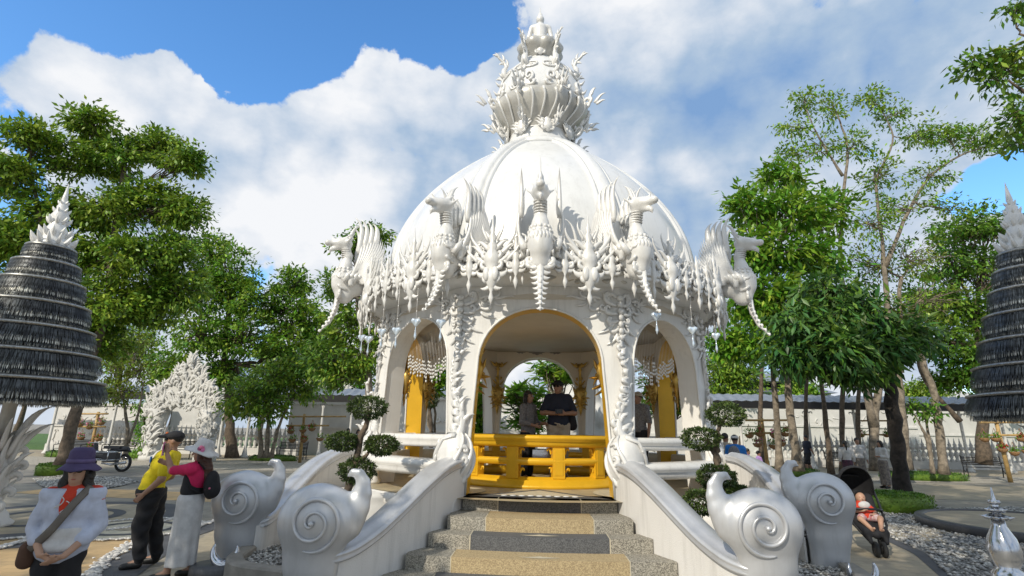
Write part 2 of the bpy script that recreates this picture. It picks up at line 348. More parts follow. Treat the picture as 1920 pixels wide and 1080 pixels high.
def tree(name, label, base, trunk, blobs, leaf=.16, mats=None, bark='bark', per=55, clumps=26, group=None, cr=.34, seed=1, tr=.2, star=0, bare=.0, aspect=.42, fill=.35, cat='tree', twig=.012, droop=.35):
    """trunk: list of polylines [(pts, r0, r1)] in world space; blobs: (centre, radii, n_clumps factor); limbs run from the trunk to every blob"""
    rg = np.random.default_rng(seed); root = empty(name, base, 0, label, cat, group)
    tb = MB(); tpts = []
    for pts, r0, r1 in trunk:
        pts = np.array(pts, float); s = np.linspace(0, len(pts)-1, 4*len(pts)); P = np.stack([np.interp(s, np.arange(len(pts)), pts[:, i]) for i in range(3)], 1)
        for _ in range(2): P[1:-1] = (P[:-2]+P[1:-1]*2+P[2:])/4
        rr_ = np.linspace(r0, r1, len(P)); rr_[0] *= 1.35; rr_[1] *= 1.12; P[1:-1] += rg.normal(size=P[1:-1].shape)*r0*.10
        tb.tube(P, rr_*(1+.06*rg.normal(size=len(P))), 9); tpts += [(p, q) for p, q in zip(P[len(P)//4:], rr_[len(P)//4:])]
    TP = np.array([p for p, _ in tpts]); TR = np.array([q for _, q in tpts]); LP = []; LD = []
    for b in blobs:
        c, r = np.array(b[0], float), np.array(b[1], float); f = b[2] if len(b) > 2 else 1.0
        dd = np.linalg.norm(TP-c, axis=1)+np.maximum(0, TP[:, 2]-c[2]+.3*r[2])*1.5; j = int(np.argmin(dd)); a = TP[j]
        mid = a*.5+c*.5+np.array([0, 0, -.12*np.linalg.norm(c-a)])+rg.normal(size=3)*.12*np.linalg.norm(c-a)
        s = np.linspace(0, 1, 9)[:, None]; P = (1-s)**2*a+2*s*(1-s)*mid+s*s*(c+rg.normal(size=3)*.1*r)
        P[1:-1] += rg.normal(size=P[1:-1].shape)*.03*np.linalg.norm(c-a); r0 = min(TR[j]*.75, .035+.028*np.linalg.norm(c-a)+.02*r.mean())
        tb.tube(P, np.linspace(r0, r0*.4, 9), 6)
        n = max(3, int(clumps*f)); C = ball_pts(n, c, r, rg, .25)
        for q in C:
            k = rg.integers(4, 9); a2 = P[k]; m2 = a2*.5+q*.5+rg.normal(size=3)*.12*np.linalg.norm(q-a2); s2 = np.linspace(0, 1, 5)[:, None]
            T = (1-s2)**2*a2+2*s2*(1-s2)*m2+s2*s2*q; tb.tube(T, np.linspace(max(twig, r0*.38), twig*.5, 5), 4, cap=False)
            if rg.random() < bare: continue
            m = int(per*rg.uniform(.5, 1.3)); sp = cr*rg.uniform(.7, 1.25)
            LP.append(q+rg.normal(size=(m, 3))*np.array([sp, sp, sp*.55])*.55); o = q-c; LD.append(np.tile(o/(np.linalg.norm(o)+1e-6), (m, 1)))
        if fill: m = int(per*n*fill*.4); LP.append(ball_pts(m, c, r*.8, rg)); LD.append(np.zeros((m, 3)))
    tb.build('trunk', M[bark], root)
    LP = np.vstack(LP); LD = np.vstack(LD)
    leaves(LP, leaf, mats, 'crown', root, aspect, LD, droop, seed=seed, org=base, star=star)
    return root
def gravel(name, polys, n, s, m, z=0.0, seed=0, parent=None):
    r = np.random.default_rng(seed); P = []
    for poly in polys:
        poly = np.array(poly)[:, :2]; lo, hi = poly.min(0), poly.max(0); q = lo+r.random((n*3, 2))*(hi-lo); ins = np.zeros(len(q), bool); j = len(poly)-1
        for i in range(len(poly)):
            a, b = poly[i], poly[j]; c = ((a[1] > q[:, 1]) != (b[1] > q[:, 1])) & (q[:, 0] < (b[0]-a[0])*(q[:, 1]-a[1])/(b[1]-a[1]+1e-12)+a[0]); ins ^= c; j = i
        P.append(q[ins][:n])
    P = np.vstack(P); k = len(P)
    B = np.array([[0, 0, 1], [1, 0, .1], [.3, .95, 0], [-.8, .6, .1], [-.8, -.6, 0], [.3, -.95, .1], [0, 0, -1]]); T = [(0, i, i % 5+1+0) for i in range(1, 6)]
    T = np.array([(0, 1, 2), (0, 2, 3), (0, 3, 4), (0, 4, 5), (0, 5, 1), (6, 2, 1), (6, 3, 2), (6, 4, 3), (6, 5, 4), (6, 1, 5)])
    sz = s*r.uniform(.5, 1.3, (k, 1, 1))*np.array([1, .75, .55]); a = r.random(k)*6.3; V = B[None]*sz; c, s_ = np.cos(a)[:, None], np.sin(a)[:, None]
    x = V[..., 0]*c-V[..., 1]*s_; y = V[..., 0]*s_+V[..., 1]*c; V = np.stack([x+P[:, None, 0], y+P[:, None, 1], V[..., 2]+z+s*.2+r.random((k, 1))*s*.5], -1)
    F_ = (T[None]+np.arange(k)[:, None, None]*7).reshape(-1, 3)
    return link(name, mkmesh(name, V.reshape(-1, 3)-(wloc(parent) if parent else 0), F_, m, True), parent)
# ================================================================ pavilion
PX, PY = 0.03, 10.55; PZ = 0.80
def pol(r, th, z): return np.array([PX+r*math.sin(th), PY-r*math.cos(th), z])
RO = 3.11; AP = RO*math.cos(PI/8); HS = RO*math.sin(PI/8)          # outer octagon
RI = 2.74; API = RI*math.cos(PI/8); HSI = RI*math.sin(PI/8)
pav = empty('pavilion', (PX, PY, 0), 0, 'white domed pavilion with gold lined arches and flame ornaments at the head of the stairs', 'pavilion')
# ornamental curls -------------------------------------------------
def flame(mb, p, ang, Ln, r, c1=1.2, c2=-2.6, n=8, sides=5, flat=.7, y1=0.0, tip=.04):
    """a tapering S-shaped flame in the x-z plane; ang is the starting heading measured from +x"""
    r = r*1.12; Ln = Ln*.92
    s = np.linspace(0, 1, n); h = ang+c1*s+c2*s*s; ds = Ln/(n-1)
    x = p[0]+np.concatenate([[0], np.cumsum(np.cos(h[:-1])*ds)]); z = p[2]+np.concatenate([[0], np.cumsum(np.sin(h[:-1])*ds)])
    y = p[1]+y1*s*s
    rr = r*(tip+(1-tip)*np.interp(s, [0, .25, .65, 1], [.75, 1, .68, 0]))
    mb.tube(np.stack([x, y, z], 1), rr, sides, flat=flat, nrm=(0, 1, 0)); return np.array([x[-1], y[-1], z[-1]])
def scroll(mb, p, ang, Ln, r, turns=1.3, n=14, sides=5, flat=.8, y1=0.0):
    r = r*1.2; s = np.linspace(0, 1, n); sg = 1 if turns > 0 else -1
    h = ang+turns*2*PI*(s**1.7); ds = Ln/(n-1)*(1-.75*s)
    x = p[0]+np.concatenate([[0], np.cumsum(np.cos(h[:-1])*ds[:-1])]); z = p[2]+np.concatenate([[0], np.cumsum(np.sin(h[:-1])*ds[:-1])])
    rr = r*np.interp(s, [0, .3, .8, 1], [.6, 1, .6, .45])
    mb.tube(np.stack([x, p[1]+y1*s, z], 1), rr, sides, flat=flat, nrm=(0, 1, 0))
def both(fn, mb, p, ang, *a, **k):
    fn(mb, p, ang, *a, **k)
    q = MB(); fn(q, (-p[0], p[1], p[2]), ang, *a, **k); V = q.verts(); c = -p[0]; V[:, 0] = 2*c-V[:, 0]
    V[:, 0] = -(-V[:, 0]) ; mb.add(V, [f[::-1] for f in q.f])
# platform, floor, plinth
m = MB(); A8 = [(math.radians(22.5+45*k)) for k in range(8)]
prof = [(3.42, 0), (3.42, .10), (3.36, .14), (3.34, .55), (3.40, .62), (3.46, .66), (3.46, .74), (3.40, .79), (3.0, .796)]
m.lathe(prof, 64, (PX, PY, 0), a0=-PI/2+.33, a1=1.5*PI-.33); m.build('plinth', M['white'], pav); 
# floor: stone inlay sectors
m = MB(); n = 64
for i in range(n): m.add([pol(0, 0, .80), pol(3.36, 2*PI*i/n, .80), pol(3.36, 2*PI*(i+1)/n, .80)], [(0, 1, 2)])
m.build('floor', mat('pavilion_floor', (.50, .42, .27), .45, 0, 0, 3, col2=(.34, .30, .22)), pav, smooth=False)
m = MB()
def fl(pts, z=.804): return m.add([(x, y, z) for x, y in pts], [tuple(range(len(pts)))])
fl([(-.95, 7.62), (0.03, 8.72), (1.01, 7.62)]); 
for sg in (-1, 1): fl([(PX+sg*1.0, 8.2), (PX+sg*1.5, 8.6), (PX+sg*1.9, 9.6), (PX+sg*1.3, 9.0)][::sg])
m.build('floor_inlay', M['terr_dark'], pav, smooth=False)
m = MB(); fl([(-.62, 7.80), (0.03, 8.52), (.68, 7.80)], .808)
for sg in (-1, 1):
    a = np.linspace(0, 2*PI, 24)[:-1]; fl([(PX+sg*1.12+.32*math.cos(t), 8.35+.5*math.sin(t)) for t in a], .808)
m.build('floor_inlay', M['cream'], pav, smooth=False)
m = MB()
for k in range(9): m.ball((-.46+k*.123, 7.76+.02*(k % 2), .81), (.05, .03, .008), 8, 4)
m.build('floor_pebbles', M['white'], pav)
# arcade walls ------------------------------------------------------
ZS, ZA, ZT = 2.55, 3.47, 3.80
def archpts(hw0, hw1, n=22):
    P = [(-hw0, PZ), (-(hw0*.66+hw1*.34), 1.45), (-(hw0*.3+hw1*.7), 2.1)]
    for i in range(n+1):
        t = PI-PI*i/n; x = hw1*math.cos(t); z = ZS+(ZA-ZS)*(math.sin(t)**.86)
        P.append((x, z))
    P += [(-x, z) for x, z in P[:3][::-1]]
    return P
def wallring(mb, arch, hs, zt):
    B = []
    for i, (x, z) in enumerate(arch):
        if z <= ZS+1e-6: B.append((math.copysign(hs, x), z))
        else:
            dx, dz = x, z-ZS; s1 = hs/abs(dx) if abs(dx) > 1e-9 else 1e9; s2 = (zt-ZS)/dz; s_ = min(s1, s2); B.append((dx*s_, ZS+dz*s_))
    B2 = [B[0]]; A2 = [arch[0]]
    for i in range(1, len(B)):
        a, b = B[i-1], B[i]
        if abs(abs(a[0])-hs) < 1e-6 and abs(b[1]-zt) < 1e-6 and abs(abs(b[0])-hs) > 1e-6: B2.append((math.copysign(hs, a[0]), zt)); A2.append(((arch[i][0]+arch[i-1][0])/2, (arch[i][1]+arch[i-1][1])/2))
        if abs(abs(b[0])-hs) < 1e-6 and abs(a[1]-zt) < 1e-6 and abs(abs(a[0])-hs) > 1e-6: B2.append((math.copysign(hs, b[0]), zt)); A2.append(((arch[i][0]+arch[i-1][0])/2, (arch[i][1]+arch[i-1][1])/2))
        B2.append(b); A2.append(arch[i])
    return A2, B2
def facept(k, u, ap, z): # point on face k (0 = towards the camera)
    th = k*PI/4; return np.array([PX+ap*math.sin(th)+u*math.cos(th), PY-ap*math.cos(th)+u*math.sin(th), z])
arO = archpts(1.03, .92); arI = archpts(1.005, .907)
mo = MB(); mi_ = MB(); lint = []
for k in range(8):
    A, B = wallring(mo, arO, HS, ZT); mo.strip([facept(k, x, AP, z) for x, z in A], [facept(k, x, AP, z) for x, z in B])
    # the arch edge has a bead standing proud of the wall
    A2, B2 = wallring(mi_, arI, HSI, ZT); mi_.strip([facept(k, x, API, z) for x, z in B2], [facept(k, x, API, z) for x, z in A2])
    l = MB(); o1 = [facept(k, x, AP, z) for x, z in arO]; o2 = [facept(k, x, API, z) for x, z in arI]; md = [a*.5+b*.5 for a, b in zip(o1, o2)]
    l.strip(o1, md); l.strip(md, o2); 
    bd_ = MB(); bd_.tube([facept(k, x, AP+.006, z) for x, z in arO], .020, 6); bd_.build('arch_moulding', M['white'], pav)
    lint.append(l)
mo.build('arcade_wall', M['white'], pav, smooth=False); mi_.build('inner_wall', M['inner'], pav, smooth=False)
for k, l in enumerate(lint): tag(l.build('arch_lining', M['gold'] if k in (0, 2, 6) else M['white'], pav), 'gold arch lining' if k in (0, 2, 6) else None)
# inner ceiling and painted clouds
m = MB(); m.lathe([(2.95, 3.60), (2.7, 3.95), (2.2, 4.5), (1.4, 5.0), (.6, 5.3), (0.001, 5.35)][::-1], 40, (PX, PY, 0)); m.build('ceiling', M['inner'], pav)
for k in range(3, 6):
    m = MB()
    for (u, z, wd) in ((-.42, 3.62, .30), (.05, 3.60, .42), (.45, 3.63, .26), (.25, 3.72, .22), (-.2, 3.70, .2)):
        pts = [(u+wd/2*math.cos(a)*(.8+.25*math.sin(a*5+u*9)), z-.02+.045*math.sin(a)*(1+.3*math.sin(a*7+u*5))) for a in np.linspace(0, 2*PI, 26)[:-1]]
        m.add([facept(k, x, API-.006, z_) for x, z_ in pts], [tuple(range(25))])
    m.build('painted_cloud', M['cloudpaint'], pav, smooth=False)
# cornice: drum band with an underside of carved cloud waves
m = MB(); m.lathe([(2.95, 3.80), (3.16, 3.78), (3.34, 3.84), (3.44, 3.93), (3.46, 4.0), (3.42, 4.02), (3.40, 4.24), (3.34, 4.26), (3.2, 4.28)], 96, (PX, PY, 0)); m.build('cornice', M['dome'], pav)
m = MB(); rr = random.Random(11)
for i in range(150):
    th = 2*PI*i/150+rr.uniform(-.01, .01); r0 = rr.uniform(3.2, 3.46); z0 = 3.78+(r0-3.16)*.5+rr.uniform(-.02, .04); dl = rr.uniform(.05, .11)*(1 if rr.random() < .5 else -1)
    P = [pol(r0+.05*math.sin(q*3), th+dl*q, z0+.03*math.sin(q*5+i)) for q in np.linspace(0, 1, 7)]
    m.tube(P, [.022, .034, .036, .034, .03, .022, .008], 5)
m.lathe([(3.28, 3.82), (3.34, 3.85), (3.36, 3.9)], 96, (PX, PY, 0)); m.build('cloud_frieze', M['bowl'], pav)
# dome -------------------------------------------------------------
DZ, DR = 4.57, 3.05
_dp = np.array([(3.0, 3.95), (3.03, 4.3), (3.03, 4.6), (2.96, 5.1), (2.77, 5.6), (2.46, 6.1), (2.06, 6.57), (1.60, 6.99), (1.2, 7.3), (.9, 7.5)])
_dd = np.stack([np.interp(np.linspace(0, 9, 90), np.arange(10), _dp[:, i]) for i in (0, 1)], 1)
for _ in range(60): _dd[1:-1] = (_dd[:-2]+2*_dd[1:-1]+_dd[2:])/4
def domeR(t): q_ = (t+.14)/1.415*89; return float(np.interp(q_, range(90), _dd[:, 0])), float(np.interp(q_, range(90), _dd[:, 1]))
tt = np.linspace(-.14, 1.275, 40); m = MB(); m.lathe([domeR(t) for t in tt]+[(.80, 7.50), (.3, 7.55)], 128, (PX, PY, 0)); m.build('dome', M['dome'], pav)
def rib_mesh():
    pr = [(-.21, -.02), (-.205, .05), (-.165, .062), (-.150, .02), (-.135, .02), (-.125, .075), (-.07, .105), (0, .115), (.07, .105), (.125, .075), (.135, .02), (.150, .02), (.165, .062), (.205, .05), (.21, -.02)]
    G = []
    for t in np.linspace(-.12, 1.262, 44):
        r, z = domeR(t); wd = np.interp(t, [-.12, .5, 1.27], [1.35, 1.0, .75])
        G.append([(u*wd, -(r+o*1.1)*1.0+0, z) if False else (u*wd, -(r+(o-.012)*math.cos(t)), z+(o-.012)*math.sin(t)) for u, o in pr])
    q = MB(); q.grid(G); return q.mesh('dome_rib', M['dome'])
rm = rib_mesh()
for k in range(8):
    link('dome_rib', rm, pav, (0, 0, 0), A8[k]); 
# drops from z: rib mesh is built round the pavilion axis with z from the ground
m = MB(); m.lathe([(1.02, 7.42), (1.04, 7.47), (.99, 7.52), (.93, 7.53), (.93, 7.58), (.84, 7.62), (.80, 7.70)], 64, (PX, PY, 0)); m.build('dome_collar', M['dome'], pav)
# finial tower -------------------------------------------------------
fin = empty('finial_tower', (0, 0, 7.6)); fin.parent = pav
def fb(mb, name, mt, **k): return mb.build(name, mt, fin, **k)
m = MB(); m.lathe([(.80, 7.60), (.74, 7.75), (.70, 8.0), (.70, 8.15)], 48, (PX, PY, 0)); fb(m, 'neck', M['dome'])
n = 96; G = []
for (r, z, lob) in [(.68, 7.95, 0), (.72, 8.08, .02), (.80, 8.20, .05), (.92, 8.36, .08), (1.02, 8.54, .08), (1.07, 8.66, .04), (1.05, 8.73, .02), (1.02, 8.75, 0), (.98, 8.72, 0)]:
    G.append([pol(r*(1+lob*abs(math.sin(4*a+PI/8*0))), a, z) for a in np.arange(n)*2*PI/n])
m = MB(); m.grid(G, True); fb(m, 'lotus_bowl', M['bowl'])
m = MB(); m.lathe([(.98, 8.7), (.985, 8.9), (.95, 9.15), (.88, 9.4), (.77, 9.62), (.62, 9.80), (.46, 9.93), (.36, 9.99), (.33, 10.08), (.30, 10.10)], 64, (PX, PY, 0)); fb(m, 'bell', M['dome'])
G = []
for (r, z, lob) in [(.26, 10.05, 0), (.3, 10.10, .05), (.38, 10.18, .12), (.45, 10.28, .16), (.50, 10.38, .16), (.50, 10.44, .1), (.44, 10.46, .04), (.3, 10.47, 0), (.02, 10.48, 0)]:
    G.append([pol(r*(1+lob*abs(math.sin(4*a))), a, z) for a in np.arange(64)*2*PI/64])
m = MB(); m.grid(G, True); fb(m, 'lotus_seat', M['bowl'])
# seated statue seen from behind
def seat(s=1.0):
    z0 = 10.53; X = lambda x, y, z: (PX+x*s*.95, PY+y*s, z0+z*s*1.07)
    pr = [('e', X(0, 0, .12), (.17*s, .14*s, .12*s), None), ('c', X(0, 0, .15), X(0, .01, .40), .125*s, .14*s), ('c', X(-.13, 0, .44), X(.13, 0, .44), .07*s, .07*s),
          ('c', X(0, .01, .46), X(0, .03, .58), .05*s, .045*s), ('e', X(0, .03, .645), (.082*s, .09*s, .10*s), None),
          ('e', X(0, .01, .735), (.045*s, .045*s, .045*s), None), ('c', X(0, .01, .74), X(0, .01, .95), .022*s, .004*s)]
    for sg in (-1, 1):
        pr += [('c', X(sg*.18, 0, .44), X(sg*.235, .02, .25), .05*s, .042*s), ('c', X(sg*.235, .02, .25), X(sg*.12, .18, .14), .042*s, .03*s), ('c', X(sg*.12, .02, .08), X(sg*.31, .08, .06), .085*s, .07*s), ('c', X(sg*.31, .08, .06), X(sg*.05, .2, .06), .065*s, .05*s)]
    return pr
V, Q = sdf(seat(1.22), .014, .03); o = link('seated_statue', mkmesh('seated_statue', V-wloc(fin), Q, M['white_relief']), fin)
# horn flames on the finial
def horn_mesh(name, big):
    q = MB()
    if big == 2:      # long curled horn with dragon-tail tips
        P = [(0, 0, 0), (0, -.16, .02), (0, -.27, .12), (0, -.26, .27), (0, -.20, .38), (0, -.26, .50), (0, -.40, .60), (0, -.50, .70)]
        q.tube(P, [.05, .09, .10, .085, .06, .045, .03, .006], 8, flat=.8)
        for (y, z, a, l) in ((-.16, .42, 1.4, .25), (-.26, .56, 1.3, .22), (-.38, .6, .9, .22), (-.28, .48, -.5, .16), (-.42, .64, .2, .18), (-.1, .25, 2.2, .22), (-.02, .12, 2, .2)):
            t = MB(); flame(t, (-y, 0, z), a, l, .035, 1.2, -2.5); V = t.verts(); V = np.stack([V[:, 1], -V[:, 0], V[:, 2]], 1); q.add(V, t.f)
    elif big == 1:    # scroll bracket standing out from the bowl
        for (y, z, a, l, r, tn) in ((-.05, 0, -.3, .55, .05, 1.0), (-.25, .05, .9, .5, .045, .8), (-.1, .1, 1.2, .5, .045, -.9)):
            t = MB(); scroll(t, (-y, 0, z), a, l, r, tn); V = t.verts(); q.add(np.stack([V[:, 1], -V[:, 0], V[:, 2]], 1), t.f)
        for (y, z, a, l) in ((-.25, .15, 1.2, .5), (-.4, .05, .7, .45), (-.1, .2, 1.7, .35), (-.45, 0, .3, .3), (-.3, .3, 1, .3)):
            t = MB(); flame(t, (-y, 0, z), a, l, .045, 1.3, -2.6); V = t.verts(); q.add(np.stack([V[:, 1], -V[:, 0], V[:, 2]], 1), t.f)
    else:             # little flame cluster facing outwards
        q.lathe([(.02, -.12), (.11, -.04), (.12, .05), (.07, .14), (.09, .18), (.04, .26), (.05, .29), (.004, .45)], 8, (0, -.03, 0), sy=.6)
        for z in (-.02, .07, .15):
            both(flame, q, (.06, -.03, z), .4, .30-z*.4, .04, 1.6, -2.0); both(scroll, q, (.05, -.05, z-.05), 0., .25, .028, .9)
    return q.mesh(name, M['white_relief'])
h2, h1, h0 = horn_mesh('horn', 2), horn_mesh('horn', 1), horn_mesh('flame_cluster', 0)
def ringput(me, name, th, r, z, parent, sc=1.0, dz=0.0):
    p = pol(r, th, z)-wloc(parent); return link(name, me, parent, p, th, sc)
for k in range(8):
    th = A8[k]
    ringput(h2, 'horn', th, .66, 9.40, fin, .9); ringput(h1, 'scroll_bracket', th, .96, 8.62, fin, .82); ringput(h1, 'scroll_bracket', th, .78, 7.98, fin, .66)
    ringput(h0, 'flame_cluster', k*PI/4+.22, .73, 7.93, fin, .95)
    ringput(h2, 'horn', k*PI/4, .40, 10.24, fin, .62) if k % 2 else ringput(h0, 'flame_cluster', k*PI/4, .34, 10.15, fin, .8)
    if k % 2 == 0: pass
# raised eye-shaped rings, scrolls and thorns on the bell
m = MB()
def bellR(z): return float(np.interp(z, [8.7, 8.9, 9.15, 9.4, 9.62, 9.8, 9.93], [.98, .985, .95, .88, .77, .62, .46]))
for k in range(8):
    for sg in (-1, 1):
        c = k*PI/4+sg*.24; z0 = 9.42
        P = [pol(bellR(z0+.09*math.sin(a))+.015, c+.17*math.cos(a), z0+.09*math.sin(a)) for a in np.linspace(0, 2*PI, 17)]; m.tube(P, .022, 5)
        P = [pol(bellR(z0+.03)+.02, c+.05*math.cos(a)*q, z0-.01+.035*math.sin(a)*q) for q, a in zip(np.linspace(1, .2, 12), np.linspace(0, 9, 12))]; m.tube(P, .014, 5)
        P = [pol(bellR(9.05+.12*math.sin(a)*q)+.02, k*PI/4+sg*(.25-.09*math.cos(a)*q), 9.05+.12*math.sin(a)*q) for q, a in zip(np.linspace(1.2, .2, 16), np.linspace(-1.5, 7, 16))]; m.tube(P, np.linspace(.04, .02, 16), 5)
        P = [pol(1.03-.0*q, k*PI/4+sg*(.12+.2*q*q), 8.88-.33*q+.28*q*q) for q in np.linspace(0, 1, 8)]; m.tube(P, np.linspace(.05, .008, 8), 5)
    for z in (8.95, 9.2, 9.45): m.tube([pol(bellR(z), A8[k], z), pol(bellR(z)+.09, A8[k], z+.02), pol(bellR(z)+.16, A8[k], z+.10)], [.05, .03, .003], 5)
    P = [pol(bellR(z)+.015, A8[k]+.03*math.sin(z*25), z) for z in np.linspace(8.75, 9.85, 14)]; m.tube(P, .035, 5)
    for j in range(3): # leaf lines under the bowl
        c = k*PI/4+(j-1)*.24; P = [pol(float(np.interp(z, [8.08, 8.2, 8.36, 8.54, 8.66], [.76, .84, .99, 1.09, 1.11]))+.0, c+.10*math.sin((z-8.15)*5), z) for z in np.linspace(8.12, 8.66, 9)]; m.tube(P, np.linspace(.015, .035, 9), 5)
fb(m, 'relief_scrolls', M['white_relief'])
# antefixes -----------------------------------------------------------
def antefix(big):
    q = MB(); s = 1.0
    if big:
        q.lathe([(.004, -.62), (.045, -.52), (.02, -.44), (.05, -.38), (.10, -.30), (.12, -.2), (.07, -.12), (.13, -.04), (.14, .06), (.07, .16), (.10, .20), (.04, .27), (.075, .33), (.03, .40), (.05, .44), (.02, .50), (.004, .68)], 8, (0, -.04, 0), sy=.75)
        for (x, z, a, l, r, c1, c2) in ((.03, -.05, .1, .34, .05, 1.8, -1.6), (.05, .05, .3, .40, .045, 1.9, -2.2), (.03, .15, .5, .30, .04, 1.6, -2.6), (.04, -.18, -.5, .28, .055, 1.4, .6), (.02, -.34, -.9, .2, .035, 1.6, 0), (.02, .3, .7, .2, .025, 1.6, -2), (.16, .1, 1.0, .50, .032, -1.4, 2.6), (.24, -.02, .9, .42, .028, -1.4, 2.6), (.08, .28, 1.2, .34, .024, -1.2, 2.4)):
            both(flame, q, (x, -.03, z), a, l, r, c1, c2)
        for (x, z, a, l, tn) in ((.05, -.12, .0, .34, .9), (.06, .02, .2, .3, .9), (.03, -.28, -.3, .25, .9)): both(scroll, q, (x, -.06, z), a, l, .032, tn)
        for sg in (-1, 1): q.ball((sg*.07, -.1, -.2), (.06, .04, .10), 8, 6)
    else:
        q.lathe([(.004, -.42), (.05, -.30), (.015, -.22), (.06, -.14), (.09, -.05), (.05, .04), (.075, .09), (.03, .16), (.05, .2), (.004, .36)], 8, (0, -.03, 0), sy=.8)
        for (x, z, a, l, r, c1, c2) in ((.03, -.05, .0, .30, .04, 2.0, -1.6), (.03, .05, .3, .26, .035, 2, -2.4), (.03, -.12, -.6, .2, .035, 1.6, .4), (.08, .06, .9, .3, .028, 1.2, -2.4), (.12, -.04, .6, .26, .025, 1.2, -2.6)):
            both(flame, q, (x, -.02, z), a, l, r, c1, c2)
        for (x, z, a, l, tn) in ((.05, -.08, -.2, .28, .9), (.13, -.02, .1, .25, .9), (.1, .05, 1.0, .22, -.9)): both(scroll, q, (x, -.04, z), a, l, .026, tn)
    return q.mesh('flame_ornament', M['white_relief'])
aB, aS = antefix(True), antefix(False)
for k in range(32):
    th = 2*PI*k/32; 
    if k % 4 in (1, 3) and False: continue
    b = (k % 4 == 2) or (k % 4 == 0 and k % 8 != 0 and False)
    deg = 11.25*k
    if k % 4 == 1 or k % 4 == 3: ringput(aB if True else aS, 'flame_ornament', th, 3.50, 4.02, pav, (.9, .9, 1.06))
    else: ringput(aS, 'flame_ornament', th, 3.50, 4.02, pav, (.85, .8, 1.15))
    ringput(aS, 'flame_ornament', th+PI/32, 3.50, 4.0, pav, (.78, .75, random.uniform(.9, 1.15))); 
m = MB(); rr = random.Random(5)     # running scrollwork along the cornice
for i in range(230):
    th = 2*PI*i/230; q = MB(); (scroll if i % 2 else flame)(q, (0, 0, 0), rr.uniform(-.4, .9)*1, rr.uniform(.22, .38), rr.uniform(.018, .030), *((rr.choice((-1, 1))*.9,) if i % 2 else (1.8, -2.4)))
    V = q.verts(); V[:, 0] *= rr.choice((-1, 1)); z0 = rr.uniform(3.9, 4.16)
    m.add(np.array([pol(3.47-v[1], th+v[0]/3.47, z0+v[2]) for v in V]), q.f)
m.lathe([(3.44, 4.0), (3.47, 4.02), (3.44, 4.04)], 96, (PX, PY, 0)); m.build('scroll_frieze', M['white_relief'], pav)
m = MB(); rr = random.Random(15)     # crest of small flames standing on the cornice
for i in range(260):
    th = 2*PI*i/260; q = MB(); s2 = rr.choice((-1, 1)); flame(q, (0, 0, 0), rr.uniform(1.0, 1.7), rr.uniform(.25, .62), rr.uniform(.018, .030), rr.choice((1.6, -1.6)), rr.choice((2.6, -2.6)), 9)
    if i % 2: scroll(q, (0, -.03, 0), rr.uniform(.5, 1.5), .26, .022, .95, 10)
    V = q.verts(); V[:, 0] *= s2; z0 = rr.uniform(4.1, 4.25); m.add(np.array([pol(3.40-v[1], th+v[0]/3.47, z0+v[2]) for v in V]), q.f)
for i in range(130):                 # fine hanging drops under the cornice
    th = 2*PI*(i+.5)/130; l = rr.uniform(.12, .34); z0 = 3.98; q = MB(); q.lathe([(.003, -l), (.020, -l*.72), (.008, -l*.55), (.024, -l*.35), (.012, -l*.2), (.02, 0)], 6, (0, 0, 0)); both(flame, q, (.01, 0, -l*.3), -.3, .12, .018, 1.6, 0, 6, 4)
    V = q.verts(); m.add(np.array([pol(3.46-v[1], th+v[0]/3.47, z0+v[2]) for v in V]), q.f)
m.lathe([(3.37, 4.2), (3.41, 4.22), (3.37, 4.24)], 96, (PX, PY, 0)); m.build('flame_crest', M['white_relief'], pav)
# bird statues -----------------------------------------------------------
def bird(beak=True):
    """mythical bird facing -y, breast bottom at z 0"""
    pr = [('e', (0, -.04, .36), (.165, .20, .25), None), ('e', (0, .0, .14), (.13, .16, .16), None), ('e', (0, .12, .34), (.17, .28, .22), None), ('c', (0, -.05, .45), (0, -.02, .66), .17, .11), ('c', (0, -.02, .66), (0, .0, .86), .105, .075),
          ('c', (0, 0, .86), (0, -.05, 1.02), .075, .08), ('e', (0, -.10, 1.10), (.11, .16, .105), None), ('c', (0, -.18, 1.10), (0, -.36, 1.07), .075, .045), ('e', (0, -.37, 1.09), (.05, .045, .04), None), ('c', (0, -.15, 1.02), (0, -.30, .96), .05, .028), ('c', (0, -.30, .96), (0, -.34, .86), .02, .004), ('c', (0, -.25, 1.13), (0, -.33, 1.22), .025, .006)]
    for sg in (-1, 1):
        pr += [('c', (sg*.06, -.1, 1.15), (sg*.10, .03, 1.28), .03, .008), ('c', (sg*.08, -.04, 1.1), (sg*.20, .04, 1.2), .035, .006), ('e', (sg*.07, -.17, 1.13), (.025, .03, .022), None, .01)]
    return pr
V, Q = sdf(bird(), .016, .05); bmesh_ = mkmesh('body', V, Q, M['white_relief'])
q = MB()
q.lathe([(.13, .51), (.152, .54), (.138, .57), (.130, .60), (.11, .635)], 14, (0, -.04, 0))
for z, n_, r_ in ((.60, 12, .125), (.54, 12, .145)):
    for i in range(n_):
        a = 2*PI*i/n_; c = (r_*math.sin(a), -.04-r_*math.cos(a), z); q.ball(c, (.03, .03, .036), 6, 4)

